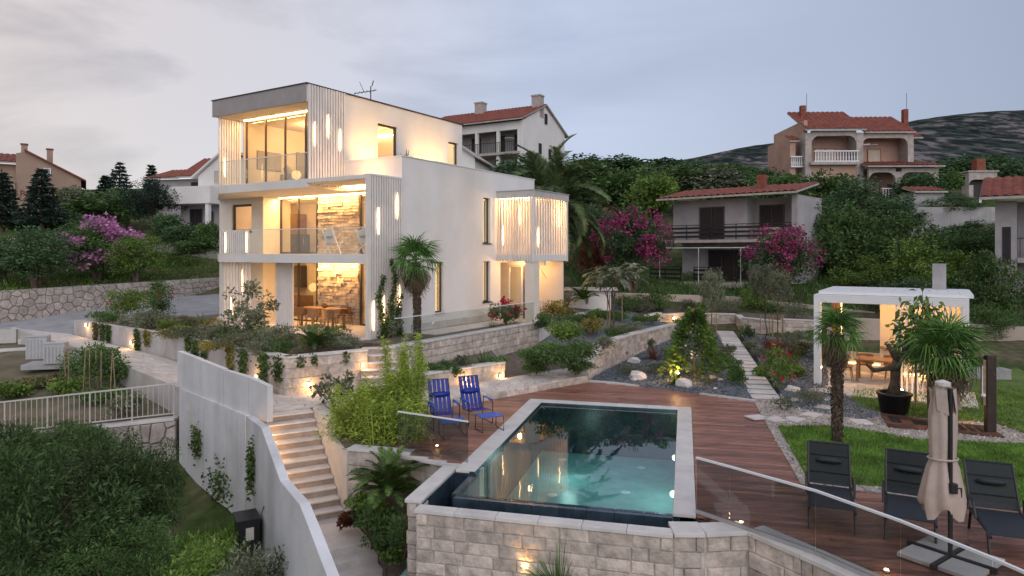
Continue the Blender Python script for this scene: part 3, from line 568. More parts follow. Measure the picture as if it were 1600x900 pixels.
# sloping path of crazy paving along the long planter
PI_ = [(-20.2, 31.3, 0.66), (-13.2, 25.9, 0.42), (-6.75, 19.95, 0.22), (-5.5, 20.85, 0.205), (-4.55, 21.5, 0.2)]   # inner edge (planter foot)
PE_ = [(-24.0, 33.2, 0.70), (-17.0, 27.6, 0.46), (-9.7, 20.5, 0.24), (-6.85, 17.75, 0.205), (-5.45, 18.45, 0.20)]    # outer edge
path = setting('paved_path', (-12, 25, 0.3))
def ribbon(inn, outr):
    def fn(x, y, h, inn=inn, outr=outr):
        n_ = len(inn) - 1; k = min(max(x, 0), n_ - 1e-6); i = int(k); f = k - i; a = Vector(inn[i]).lerp(Vector(inn[i + 1]), f); b = Vector(outr[i]).lerp(Vector(outr[i + 1]), f); p = a.lerp(b, y); p.z += h; return p
    return fn
def ribbon_path(par, inn, outr, size, seed, mtl, limit=300, thick=0.25):
    for i in range(len(inn) - 1):
        q = [inn[i], inn[i + 1], outr[i + 1], outr[i]]; sheet('paving_bed', [(p[0], p[1], p[2] - 0.012) for p in q], mortar, thick, parent=par)
    segl = [((Vector(inn[i + 1]) - Vector(inn[i])).length + (Vector(outr[i + 1]) - Vector(outr[i])).length) / 2 for i in range(len(inn) - 1)]; cum = np.r_[0, np.cumsum(segl)]; wdt = sum((Vector(a) - Vector(b)).length for a, b in zip(inn, outr)) / len(inn); f0 = ribbon(inn, outr)
    def fn(x, y, h): return f0(float(np.interp(x, cum, range(len(cum)))), min(1, max(0, y / wdt)), h)
    paving_pieces(par, 'paving_stone', mtl, float(cum[-1]), wdt, size, fn, seed, 0.014, 0.014, limit)
ribbon_path(path, PI_, PE_, 0.48, 11, paving)
# upper paved ledge above the deck
ledge = setting('paved_ledge', (-1, 21, 0.2))
LI = [(-4.5, 21.4, 0.195), (-3.1, 20.55, 0.2), (-0.2, 22.9, 0.2), (2.05, 24.9, 0.2)]
LO = [(-5.35, 18.5, 0.195), (-2.75, 18.7, 0.2), (-0.2, 20.9, 0.2), (2.6, 23.3, 0.2)]
ribbon_path(ledge, LI, LO, 0.46, 12, paving, thick=0.5)
# terraces
sheet('terrace_ground', [VV(-2.45, -0.55, 1.30), VV(-2.45, 13.2, 1.30), VV(13, 13.2, 1.30), VV(13, 2.0, 1.30), VV(8.7, -0.6, 1.30)], soil, 1.5)
terr_pav = setting('terrace_paving', VV(3, 0, ZG))
sheet('slab', [VV(-0.02, -0.35, ZG), VV(-0.02, 12, ZG), VV(12, 12, ZG), VV(12, 2.4, ZG), VV(8.8, -0.35, ZG)], stepstone, 0.05, parent=terr_pav)
sheet('slab', [VV(-0.03, 8.0, ZG), VV(-2.2, 8.0, ZG), VV(-2.2, 12.4, ZG), VV(-0.03, 12.4, ZG)], stepstone, 0.05, parent=terr_pav)
sheet('slab', [VV(-0.03, 2.4, 1.32), VV(-1.2, 2.4, 1.32), VV(-1.2, 7.98, 1.32), VV(-0.03, 7.98, 1.32)], stepstone, 0.05, parent=terr_pav)
# long planter bed in front of the house
PB = [(-20.0, 31.45), (-13.1, 26.05), (-6.75, 20.2), (-4.0, 22.0)]
sheet('planter_soil', [(-19.9, 31.6, 1.18), (-13.1, 26.1, 1.20), (-6.75, 20.3, 1.20), (-4.7, 21.6, 1.22), VV(0.2, -0.35, 1.31), VV(8.8, -0.35, 1.31), VV(11.9, 1.9, 1.31), (-17.5, 34.5, 1.25)], soil, 0.8)
# gravel garden beds on the right of the villa
sheet('gravel_bed', [(2.75, 23.65, 0.03), (7.25, 20.35, 0.03), (11.0, 34.4, 0.36), (8.4, 34.2, 0.36), (3.3, 24.9, 0.05)], gravel_dark, 0.5)
sheet('gravel_bed', [(7.95, 19.4, 0.03), (9.2, 17.9, 0.02), (10.1, 18.5, 0.03), (10.2, 22.0, 0.06), (13.5, 29.5, 0.28), (16.0, 32.6, 0.36), (11.5, 34.6, 0.37)], gravel_dark, 0.4)
sheet('garden_soil', [(2.2, 25.2, 0.45), (2.95, 25.2, 0.80), (4.62, 28.4, 0.90), (7.85, 33.9, 0.80), (7.2, 36.0, 1.0), (6.0, 39.5, 1.45), (3.0, 37, 1.42), VV(-2.5, 12.6, 1.20), VV(-2.5, 9.6, .85), VV(-2.5, 8, .5)], gravel_dark, 0.8)
sheet('garden_soil', [(-.2, 22.95, .17), (2.0, 24.85, .17), (2.55, 24.1, .2), (2.95, 25.15, .7), (2.2, 25.15, .40), VV(-2.5, 7.98, .42), VV(-2.5, 4.0, .25)], soil, .6)
# lawns and pale gravel paths on the right
gp = sheet('gravel_path', [(5.5, 13.0, 0.012), (7.15, 20.2, 0.012), (7.9, 20.6, 0.014), (10.2, 23.2, 0.014), (11.4, 21.8, 0.014), (16.5, 18.5, 0.012), (16.5, 10.9, 0.012), (9.5, 11.4, 0.012)], gravel_pale, 0.3)
LAWN1 = [G(1216, 668), G(1264, 752), G(1330, 758), G(1420, 765), G(1600, 795), G(1700, 800), G(1700, 712), G(1600, 697), G(1500, 692), G(1435, 690), G(1370, 678), G(1310, 668)]
LAWN2 = [G(1332, 612), G(1330, 625), G(1345, 640), G(1420, 652), G(1480, 657), G(1556, 662), G(1600, 678), G(1700, 690), (26, 22, 0.02), (20, 27, 0.3), (15.2, 23.5, 0.1), G(1495, 625), G(1400, 608)]
sheet('lawn', [Vector((p[0], p[1], 0.035)) for p in LAWN1], lawn, 0.1); sheet('lawn', [Vector((p[0], p[1], 0.035 + (0.0 if p[2] < 0.05 else p[2]))) for p in LAWN2], lawn, 0.1)
def grass_on(poly, n, seed, z, name, hgt=0.06):
    rng = np.random.default_rng(seed); P_ = np.array([(p[0], p[1]) for p in poly]); lo, hi = P_.min(0), np.minimum(P_.max(0), (18, 40)); pts = lo + rng.random((n * 3, 2)) * (hi - lo); ins = np.zeros(len(pts), bool); j = len(P_) - 1
    for i in range(len(P_)):
        c = ((P_[i, 1] > pts[:, 1]) != (P_[j, 1] > pts[:, 1])) & (pts[:, 0] < (P_[j, 0] - P_[i, 0]) * (pts[:, 1] - P_[i, 1]) / (P_[j, 1] - P_[i, 1] + 1e-9) + P_[i, 0]); ins ^= c; j = i
    pts = pts[ins][:n]; k = len(pts); pos = np.c_[pts, np.full(k, z)]; a = np.c_[rng.normal(0, .45, (k, 2)), np.ones(k)]; ln = hgt * (0.5 + rng.random(k)); v, f = leaf_arrays(pos, a, ln, ln * 0.22, rng, 0)
    o = mesh_obj(name, np_mesh(name, v, f), LV['grass']); o['kind'] = 'stuff'; return o
tag(grass_on(LAWN1, 50000, 1, 0.03, 'grass'), 'short green grass of the lawn behind the loungers', 'grass'); tag(grass_on(LAWN2, 26000, 2, 0.03, 'grass', 0.07), 'short green grass around the potted olive stump', 'grass')
# garden plot, lower left
sheet('garden_plot', [(-34, 26, -.2), (-27, 31.2, 0.16), (-22.6, 31.6, 0.16), (-20, 28.9, .12), (-15.5, 20.75, -0.85), (-26, 20.6, -0.9)], dryground, 0.4); sheet('garden_plot', [(-20, 28.9, .12), (-16.8, 26.9, -.05), (-10.3, 21.0, -0.55), (-15.5, 20.75, -0.85)], dryground, .4)
# ------------------------------------------------------------------ villa
villa = thing('villa', 'white three storey modern villa with lit balconies and slatted screens', 'house', VV(4, 4, ZG))
def vbox(name, t0, t1, s0, s1, z0, z1, m, par=None, bevel=0.0): return MB().ob(VV(t0, s0, z0), Vv * (t1 - t0), U * (s1 - s0), ZU * (z1 - z0)).build(name, m, par or villa, bevel=bevel)
def vprism(name, ts, z0, z1, m, par=None): return MB().prism([(VV(t, s).x, VV(t, s).y) for t, s in ts], z0, z1).build(name, m, par or villa)
# slabs
vprism('floor_slab', [(0.02, 0), (8.48, 0), (11.45, 2.0), (11.45, 9.0), (0.3, 9.0), (0.3, 1.87), (0.02, 1.87)], Z1B, Z1, plaster)
vprism('floor_slab', [(3.10, 0), (8.48, 0), (11.45, 2.0), (11.45, 9.0), (3.10, 9.0)], Z2B, Z2, plaster)
vbox('canopy', 0.0, 3.095, 0.0, 1.875, 7.06, 7.2, plaster)
vbox('ceiling', 0.3, 3.095, 1.9, 9.0, Z2B, 7.1, plaster)
# roof of the top storey
vbox('roof', 3.10, 8.87, 0.004, 1.975, ZRB, 10.82, plaster); vbox('roof', 3.385, 8.87, 1.976, 9.97, ZRB, 10.82, plaster)
vbox('fascia', 3.095, 8.89, -0.03, 0.0, ZRB - 0.01, 10.83, taupe)
vbox('roof_cap', 3.04, 8.93, -0.06, 10.03, 10.832, 10.875, darkframe)
vbox('soffit', 3.3, 8.7, 0.05, 1.15, ZRB - 0.012, ZRB - 0.004, plaster_cream)
# main right wall with the narrow windows
W1 = (3.895 - 1.88, 4.40 - 1.88 + .05, 1.97, 4.03); W2 = (7.32 - 1.88, 7.90 - 1.88, 4.83, 6.87); W3 = (7.32 - 1.88, 7.90 - 1.88, 2.2, 4.02); WD = (8.75 - 1.88, 11.5 - 1.88, ZG, 3.95)
wall_holes(VV(0, 1.88), U, -Vv, 10.0, 1.2, 8.06, 0.28, [W1, W2, W3, WD]).build('wall', plaster, villa)
for h in (W1, W2, W3): window(villa, VV(0, 1.88), U, -Vv, *h, darkframe, glass_win, fw=0.05, inset=0.12, sill=darkframe, curtain=winlit)
vbox('wall', 0.281, 3.08, 1.88, 2.13, 7.21, 8.06, plaster)           # parapet to the front
vbox('parapet_cap', -0.03, 3.09, 1.85, 2.16, 8.062, 8.10, whitemetal); vbox('parapet_cap', -0.03, 0.31, 2.162, 11.92, 8.063, 8.10, whitemetal)
vbox('plinth', -0.02, -0.001, 2.4, 8.7, 1.2, 1.62, concrete)
vbox('roof_terrace', 0.29, 3.1, 2.14, 11.8, 7.11, 7.24, concrete); vbox('wall', 0.3, 12, 11.6, 11.88, 1.3, 7.1, plaster)
# top storey side wall
W4 = (3.87 - 1.98, 5.14 - 1.98, 7.95, 9.97); W5 = (8.82 - 1.98, 9.66 - 1.98, 7.6, 9.87)
wall_holes(VV(3.10, 1.98), U, -Vv, 8.0, 7.23, 10.825, 0.28, [W4, W5]).build('wall', plaster, villa)
window(villa, VV(3.10, 1.98), U, -Vv, *W4, darkframe, glass_win, fw=0.09, inset=0.10); window(villa, VV(3.10, 1.98), U, -Vv, *W5, darkframe, glass_win, fw=0.07, inset=0.12, curtain=winlit)
vbox('wall', 3.38, 8.6, 9.7, 9.95, 7.23, ZRB - .01, plaster)
vbox('interior_wall', 3.45, 8.55, 6.0, 6.1, 7.23, ZRB - .01, plaster_cream); vbox('interior_wall', 8.55, 8.65, 1.3, 9.6, 7.23, ZRB - .01, plaster_cream)
vbox('interior_wall', 3.4, 5.6, 6.1, 6.2, 7.23, ZRB - .02, plaster_cream)
lamp('ceiling_light', VV(6.6, 3.4, 9.9), 170, villa, 'POINT', 0.3); lamp('ceiling_light', VV(4.6, 8.0, 9.4), 72, villa, 'POINT', 0.3); lamp('ceiling_light', VV(3.9, 5.2, 9.6), 25.6, villa, 'POINT', 0.3)
# glass doors of the top storey
def gdoor(t0, t1, s, z0, z1, n=3, frame=darkframe, pane=glass_win, name='glass_door'):
    f = window(villa, VV(t1, s), -Vv, -U, 0, t1 - t0, z0, z1, frame, pane, fw=0.07, inset=0.0, mull=n - 1, name=name); return f
gdoor(3.3, 8.4, 1.25, Z2 + 0.02, ZRB - 0.02, 4)
# lower storeys: left block, stone wall, glass
MBs = wall_holes(VV(11.45, 2.09), -Vv, -U, 3.14, ZG, Z2B - .003, 0.25, [(11.45 - 10.53, 11.45 - 9.11, 5.36, 6.62)]); MBs.build('wall', plaster_cream, villa)
window(villa, VV(11.45, 2.09), -Vv, -U, 11.45 - 10.53, 11.45 - 9.11, 5.36, 6.62, darkframe, glass_win, fw=0.1, inset=0.08, sill=darkframe)
vbox('wall', 8.31, 8.56, 2.345, 3.6, ZG, Z1B - .003, plaster_cream); vbox('wall', 8.31, 8.56, 2.345, 3.6, Z1, Z2B - .003, plaster_cream)
vbox('wall', 11.2, 11.45, 2.345, 9, ZG, Z2B - .003, plaster_cream)
for (z0, z1) in ((ZG, Z1B), (Z1, Z2B)):
    gdoor(5.86, 8.29, 3.0, z0 + 0.01, z1 - 0.01, 2); gdoor(1.2, 3.3, 3.0, z0 + 0.01, z1 - 0.01, 2)
    vbox('interior_wall', 0.3, 8.3, 7.0, 7.1, z0, z1 - .004, plaster_cream); vbox('interior_wall', 8.57, 11.1, 6.0, 6.1, z0, z1 - .004, plaster_cream)
    lamp('ceiling_light', VV(6.8, 4.8, z1 - 0.4), 80, villa, 'POINT', 0.3); lamp('ceiling_light', VV(2.2, 5.0, z1 - 0.4), 48, villa, 'POINT', 0.3); lamp('ceiling_light', VV(9.6, 4.2, z1 - 0.4), 30 + 35.2, villa, 'POINT', 0.3)
    sw = vbox('stone_wall', 3.36, 5.82, 3.06, 3.3, z0 + .002, z1 - .003, rubble)
    rnd = random.Random(int(z0 * 10)); hgt = z1 - z0; rows = 20; ch = hgt / rows
    for r_ in range(rows):                                    # dry laid courses
        x = 3.36 - rnd.random() * 0.4
        while x < 5.82:
            l = rnd.uniform(0.18, 0.55); a, b = max(3.36, x), min(5.82, x + l); x += l
            if b - a < 0.05: continue
            o_ = rnd.uniform(0.03, 0.10); MB().ob(VV(a + .006, 3.061 - o_, z0 + r_ * ch + 0.008 + rnd.uniform(0, .012)), Vv * (b - a - .012), U * o_, ZU * (ch - 0.016 - rnd.uniform(0, .014))).build('stone', stonelit, sw)
vbox('dark_cabinet', 9.9, 10.9, 5.3, 5.95, Z1, Z1 + 2.0, wood); vbox('dark_cabinet', 8.9, 10.9, 4.9, 5.5, ZG, ZG + 0.95, wood_old); vbox('dark_cabinet', 9.9, 10.9, 5.6, 5.98, ZG + 1.3, ZG + 2.4, darkframe); vbox('dark_cabinet', 8.8, 9.8, 4.6, 5.2, Z1, Z1 + .95, darkframe)
for (t, s, z) in ((6.35, 5.0, Z1 + 1.25), (6.5, 5.2, ZG + 1.45)):   # ring pendants
    p = thing('pendant_lamp', 'glowing ring pendant inside the %s floor glass door' % ('first' if z > 4 else 'ground'), 'lamp', VV(t, s, z)); m = MB()
    ring = [VV(t, s, z) + Vector((math.cos(a) * .32, math.sin(a) * .32, 0)) for a in np.linspace(0, 2 * math.pi, 25)]; m.tube(ring, 0.03, 6, False); m.build('ring', lamp_e, p); MB().tube([VV(t, s, z + .02), VV(t, s, z + 1.1)], 0.006, 5).build('cable', blackmetal, p); MB().bar(VV(t - .3, s, z + .02), VV(t + .3, s, z + .02), .02, .02).build('bar', blackmetal, p)
# LED coves
def ledstrip(t0, t1, s, z, par=villa): return MB().ob(VV(t0, s, z), Vv * (t1 - t0), U * 0.05, ZU * -0.03).build('led_strip', led, par)
ledstrip(3.5, 8.35, 1.12, ZRB - 0.016); ledstrip(1.0, 8.2, 2.85, Z2B - 0.004); ledstrip(3.0, 5.9, 2.85, Z1B - 0.004); ledstrip(0.3, 3.0, 1.75, 7.055)
ledstrip(8.36, 8.42, 2.6, Z1B - .2); ledstrip(3.6, 8.4, 5.9, ZRB - 0.3)
# light thrown by the LED coves
for (t0, t1, s_, z, e_) in ((3.5, 8.35, 1.05, ZRB - .07, 90), (3.2, 8.2, 2.72, Z2B - .06, 150), (3.2, 5.9, 2.72, Z1B - .06, 110), (0.4, 3.0, 1.6, 7.0, 25)):
    lamp('cove_light', VV((t0 + t1) / 2, s_, z), e_, villa, 'AREA', shape=(t1 - t0, .06)).rotation_euler = Matrix((Vv, U.cross(Vv).cross(Vv) * 1, ZU)).to_3x3().transposed().to_euler()
for (t, s_, z, e_) in ((6.0, .6, Z2 + .5, 14), (5.5, 1.2, Z1 + .5, 14), (2.0, 1.0, Z1 + .5, 8), (6.6, 1.4, ZG + 1.2, 14), (3.6, .9, ZG + .6, 8), (8.0, 1.4, ZG + 1.4, 10)): lamp('floor_glow', VV(t, s_, z), e_, villa, 'POINT', .2, col=(1.0, .55, .2))  # added fill points that warm the soffits; no fixtures stand here
# slatted screens; each slat is a part
def slats_u(t, s0, s1, z0, z1, n, wd, dp=0.06, z1b=None, name='slat', par=villa):
    for i in range(n):
        s = s0 + (s1 - s0) * (i + 0.5) / n; zt = z1 if z1b is None else z1 + (z1b - z1) * i / n
        MB().ob(VV(t, s - wd / 2, z0), Vv * dp, U * wd, ZU * (zt - z0)).build(name, slatw, par)
def slats_v(s, t0, t1, z0, z1, n, wd, dp=0.06, name='slat', par=villa):
    for i in range(n):
        t = t0 + (t1 - t0) * (i + 0.5) / n; MB().ob(VV(t - wd / 2, s, z0), Vv * wd, U * dp, ZU * (z1 - z0)).build(name, slatw, par)
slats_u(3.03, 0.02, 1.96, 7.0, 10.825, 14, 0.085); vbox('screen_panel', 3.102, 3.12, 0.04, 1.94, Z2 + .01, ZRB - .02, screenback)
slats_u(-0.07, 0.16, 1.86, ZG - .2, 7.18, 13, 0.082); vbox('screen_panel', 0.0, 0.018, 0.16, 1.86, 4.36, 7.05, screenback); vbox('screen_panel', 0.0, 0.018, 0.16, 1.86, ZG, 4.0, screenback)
vbox('corner_post', -0.08, 0.05, -0.02, 0.14, ZG - .25, 7.22, slatw); vbox('top_rail', -0.08, 0.06, 0.142, 1.87, 7.181, 7.24, whitemetal)
slats_u(8.62, 0.1, 1.2, Z2 + .01, ZRB - .02, 9, 0.07)                # left end of the top balcony
slats_v(-0.02, 6.55, 8.4, Z1 + .01, Z1 + 0.98, 14, 0.085); vbox('rail_back', 6.55, 8.4, 0.05, 0.065, Z1 + .02, Z1 + .96, slatw)
slats_v(0.25, 6.75, 8.6, ZG, Z1B - .01, 9, 0.085); slats_v(0.85, 4.9, 5.95, ZG, Z1B - .01, 8, 0.12)
vbox('sliding_panel', 4.92, 5.93, 0.915, 0.93, ZG + .01, Z1B - .02, slatw)
# glass balustrades
def grail(a, b, z, h, par, mtl=glass_rail, n=3, name='glass_panel', top=True, th=0.016, rail=whitemetal):
    a, b = Vector(a), Vector(b); d = b - a; nrm = Vector((-d.y, d.x, 0)).normalized()
    for i in range(n):
        p = a + d * (i / n) + d.normalized() * 0.008; q = a + d * ((i + 1) / n) - d.normalized() * 0.008
        m = MB(); m.ob(p, q - p, nrm * th, ZU * h); m.build(name, mtl, par)
    if top: MB().ob(a - nrm * .012 + ZU * h, d, nrm * (th + .024), ZU * .025).build('handrail', rail, par)
grail(VV(3.12, 0.03, Z2 + .005), VV(8.46, 0.03, Z2 + .005), 0, 0.98, villa, n=3); grail(VV(0.1, 0.03, Z1 + .005), VV(6.5, 0.03, Z1 + .005), 0, 0.95, villa, n=4)
# bay on the right
sW = 8.42; bay = 2.0
vprism('bay_floor', [(-0.01, sW), (-bay, sW), (-bay, sW + 3.2), (-0.01, sW + 3.2)], Z1B + .02, Z1B + 0.30, plaster); vprism('bay_roof', [(-0.005, sW - .03), (-bay - .05, sW - .03), (-bay - .05, sW + 3.25), (-0.005, sW + 3.25)], Z2B, Z2 - .04, concrete)
vprism('bay_roof_cap', [(-0.004, sW - .05), (-bay - .08, sW - .05), (-bay - .08, sW + 3.28), (-0.004, sW + 3.28)], Z2 - .038, Z2 + .01, concrete_grey)
for i in range(13): t = -0.06 - (bay - 0.16) * (i + 0.5) / 13; MB().ob(VV(t - .028, sW - .06, Z1B), Vv * .056, U * .07, ZU * (Z2B - Z1B - .005)).build('slat', slatw, villa)
for i in range(12): s = sW + 0.16 + 2.9 * (i + 0.5) / 12; MB().ob(VV(-bay - .005, s - .045, Z1B + .301), Vv * .07, U * .09, ZU * (Z2B - Z1B - .306)).build('slat', slatw, villa)
for s in (sW - .06, sW + 3.08): MB().ob(VV(-bay - .03, s, Z1B - .02), Vv * .13, U * .13, ZU * (Z2B - Z1B + .015)).build('corner_post', slatw, villa)
vbox('bay_band', -bay - .02, -bay - .003, sW + .08, sW + 3.06, Z1B + .01, Z1B + .31, plaster)
lamp('bay_light', VV(-1.0, sW + 1.5, Z2B - .3), 260, villa, 'POINT', 0.15); MB().ob(VV(-bay + .1, sW + .1, Z2B - .004), Vv * (bay - .2), U * .05, ZU * -.03).build('led_strip', led, villa)
vbox('bay_back', -0.005, -0.02, sW + .1, sW + 3.1, Z1B + .31, Z2B - .01, plaster_cream)
for i in range(11): s = sW + .2 + 2.8 * (i + .5) / 11; MB().ob(VV(-.1, s - .05, Z1B + .31), Vv * .06, U * .1, ZU * (Z2B - Z1B - .33)).build('slat', slatw, villa)
# entrance under the bay
vbox('pier', -bay + .02, -bay + .5, sW + .02, sW + .5, 1.25, Z1B + .018, plaster_cream)
ed = vbox('door', -0.85, -1.48, sW + 1.0, sW + 1.07, ZG + .02, Z1B - .25, wood_old)
for i in range(5): vbox('door_board', -0.86 - i * .124, -0.86 - i * .124 - .116, sW + .965, sW + .998, ZG + .03, Z1B - .27 - .06 * (i % 2), wood_old, ed)
vbox('door_frame', -0.78, -0.84, sW + .94, sW + 1.1, ZG, Z1B - .2, whitemetal); vbox('door_frame', -1.5, -1.56, sW + .94, sW + 1.1, ZG, Z1B - .2, whitemetal)
gd = window(villa, VV(-0.02, sW + 1.0), -Vv, -U, 0, .74, ZG + .01, Z1B - .22, whitemetal, glass_win, fw=.05, inset=0, name='glass_door')
vbox('lintel', -0.02, -bay + .03, sW + .95, sW + 1.12, Z1B - .195, Z1B + .015, plaster_cream); vbox('entrance_wall', -0.01, -bay + .1, sW + 2.9, sW + 3.0, ZG, Z1B + .015, plaster_cream)
lamp('entrance_light', VV(-1.0, sW + .4, Z1B - .15), 45, villa, 'POINT', .08); lamp('entrance_light', VV(-0.5, sW + 2.0, Z1B - .4), 60, villa, 'POINT', .15); lamp('hall_light', VV(1.2, sW + 1.5, Z1B - .4), 20, villa, 'POINT', .2)
# small white seat seen through the glass door
bs = thing('sofa', 'small cream sofa on red rug behind the entrance glass door', 'sofa', VV(-.35, sW + 2.2, ZG)); MB().ob(VV(-.06, sW + 2.0, ZG + .12), -Vv * .85, U * .6, ZU * .3).build('seat', plaster_cream, bs, bevel=.04); MB().ob(VV(-.06, sW + 2.61, ZG + .12), -Vv * .85, U * .18, ZU * .65).build('backrest', plaster_cream, bs, bevel=.04)
# vertical tube lamps between the slats
def tubelamp(pos, h, label, e=7, nrm=(0, -1, 0), w_=0.045):
    t = thing('wall_lamp', label, 'lamp', pos, 'vertical lamps on the villa screens'); pos = Vector(pos); n = Vector(nrm)
    MB().tube([pos - ZU * h / 2, pos - ZU * h * .25, pos + ZU * h * .25, pos + ZU * h / 2], [w_ * .06, w_ * .34, w_ * .34, w_ * .06], 8).build('tube', lamp_e, t, True); MB().ob(pos - n * .05 - Vector((.02, .02, h / 2)), n * .015, n.cross(ZU) * .06, ZU * h).build('bracket', whitemetal, t)
    return t
for s, z, h, lb in ((0.30, 8.95, .95, 'glowing vertical lamp on top storey side screen, lowest nearest the corner'), (0.98, 9.35, .95, 'glowing vertical lamp on top storey side screen, highest in the middle'), (1.62, 8.9, .9, 'glowing vertical lamp on top storey side screen beside the plain wall')): tubelamp(VV(2.985, s, z), h, lb, 3, -Vv)
for s, z, h, lb in ((0.5, 5.55, 1.0, 'glowing lamp on first floor side screen, lower one near corner post'), (1.5, 6.15, 1.0, 'glowing lamp on first floor side screen, upper one near white wall'), (0.24, 2.15, 1.1, 'glowing lamp at foot of side screen beside the corner post'), (0.78, 2.35, 1.0, 'glowing lamp at foot of side screen among the climbing plant'), (1.62, 2.75, .9, 'glowing lamp at foot of side screen nearest the palm trunk')): tubelamp(VV(-0.115, s, z), h, lb, 3, -Vv)
for t, s, z, h, lb in ((8.0, -0.045, Z1 + .48, .85, 'glowing lamp on first floor balcony slats at outer end'), (6.62, -0.045, Z1 + .48, .85, 'glowing lamp on first floor balcony slats beside the glass panel'), (7.95, 0.2, 2.15, .85, 'glowing lamp low on the ground floor open slats'), (7.2, 0.2, 3.2, 1.0, 'glowing lamp high on the ground floor open slats')): tubelamp(VV(t, s, z), h, lb, 3.5, -U)
tubelamp(VV(8.56, 0.35, 8.05), .85, 'glowing lamp low on left slats of the top balcony', 3, -Vv)
for t, s, z, h, n, lb in ((-0.4, sW - .1, 5.2, .9, -U, 'glowing lamp on bay front slats near the white wall'), (-1.3, sW - .1, 6.1, .9, -U, 'glowing lamp on bay front slats, the upper one'), (-bay - .045, sW + .3, 5.1, .9, -Vv, 'glowing lamp on bay side slats beside corner post'), (-bay - .045, sW + 2.3, 6.0, .8, -Vv, 'glowing lamp on bay side slats, upper one at far end')): tubelamp(VV(t, s, z), h, lb, 2.5, n)
# wash light on the top storey side wall, from the roof terrace
for s, lb in ((3.0, 'uplight on the roof terrace beside the grassy pot'), (7.3, 'uplight on the roof terrace between the two windows')):
    up = thing('uplight', 'small round ' + lb, 'lamp', VV(1.75, s, 7.25)); MB().lathe([(.05, 0), (.06, .05), (.05, .08)], VV(1.75, s, 7.25), 12).build('housing', blackmetal, up); MB().lathe([(.04, .082), (.038, .09)], VV(1.75, s, 7.25), 12).build('lens', spot_e, up); lamp('beam', VV(1.75, s, 7.42), 560, up, 'SPOT', .08, rot=(Vv * 1.35 + ZU * 1.9), spot=92, col=(1.0, .56, .18))
for s, z in ((2.4, 7.4),): lamp('roof_glow', VV(1.5, 1.0, 7.5), 50, villa, 'POINT', .1)
# antenna with small dome on the roof
an = thing('antenna', 'dark aerial with small dome on the villa roof', 'antenna', VV(4.2, 4.6, 10.875)); b0_ = VV(4.2, 4.6, 10.87); MB().lathe([(.34, 0), (.33, .1), (.25, .22), (.1, .3), (.01, .32)], b0_, 16).build('dome', concrete_grey, an, True); MB().tube([b0_ + ZU * .3, b0_ + ZU * .95], .025, 6).build('mast', blackmetal, an)
bm_ = MB(); bm_.bar(b0_ + Vector((-.75, 0, .62)), b0_ + Vector((.25, 0, .78)), .03, .03)
for k in range(6): q = b0_ + Vector((-.7 + .17 * k, 0, .63 + .027 * k)); bm_.bar(q + Vector((0, -.2, -.12)), q + Vector((0, .2, .12)), .012, .012)
bm_.bar(b0_ + Vector((-.3, 0, .7)), b0_ + Vector((-.5, 0, 1.15)), .02, .02); bm_.bar(b0_ + Vector((.05, 0, .95)), b0_ + Vector((.12, 0, 1.2)), .06, .03); bm_.build('yagi', blackmetal, an)
# furniture seen in the villa
def chair_proto(name, label, m1=wicker, m2=wood, group=None):
    t = thing(name, label, 'chair', (0, 0, 0), group); MB().box((0, 0, .45), (.48, .46, .05)).build('seat', m1, t, bevel=.015); m = MB(); b = MB()
    for k in range(9): a = R(180 + (k - 4) * 21); b.box((math.cos(a) * .24 + .02, math.sin(a) * .25, .63), (.05, .085, .34), a)
    b.build('backrest', m1, t)
    for x in (-.19, .19):
        for y in (-.18, .18): MB().tube([(x * 1.25, y * 1.25, 0), (x, y, .44)], [.014, .02], 6).build('leg', m2, t)
    return t
def place(o, loc, rz): o.location = loc; o.rotation_euler = (0, 0, rz); return o
ch0 = chair_proto('dining_chair', 'wicker chair at the villa terrace table, nearest the slatted panel', group='villa terrace chairs')
base_ang = math.atan2(Vv.y, Vv.x)
spots = [(5.35, 1.55, 1, None), (4.35, 1.45, 1, 'wicker chair in front of villa terrace table, the middle one'), (3.45, 1.4, 1, 'wicker chair in front of villa terrace table, nearest the side screen'), (4.9, 2.55, -1, 'wicker chair behind villa terrace table, on the left'), (3.7, 2.55, -1, 'wicker chair behind villa terrace table, on the right')]
for i, (t, s, f, lb) in enumerate(spots):
    o = ch0 if i == 0 else ctree(ch0)
    if lb: o['label'] = lb
    place(o, VV(t, s, ZG), math.atan2(U.y * f, U.x * f))
dt = thing('dining_table', 'wooden dining table on the villa terrace before stone wall', 'table', VV(4.4, 2.0, ZG)); MB().ob(VV(3.4, 1.65, ZG + .72), Vv * 2.1, U * .75, ZU * .05).build('table_top', wood, dt, bevel=.01)
for t in (3.5, 5.35):
    for s in (1.7, 2.28): MB().ob(VV(t, s, ZG), Vv * .07, U * .07, ZU * .72).build('leg', wood, dt)
bw = thing('fruit_bowl', 'round dark bowl on the villa dining table', 'bowl', VV(4.3, 2.0, ZG + .775)); MB().lathe([(.06, 0), (.14, .05), (.17, .12), (.15, .12), (.05, .04)], VV(4.3, 2.0, ZG + .775), 14).build('bowl_body', wicker, bw, True); MB().lathe([(.05, .05), (.11, .1), (.1, .17), (.03, .22)], VV(4.3, 2.0, ZG + .775), 10).build('fruit', wood_old, bw, True)
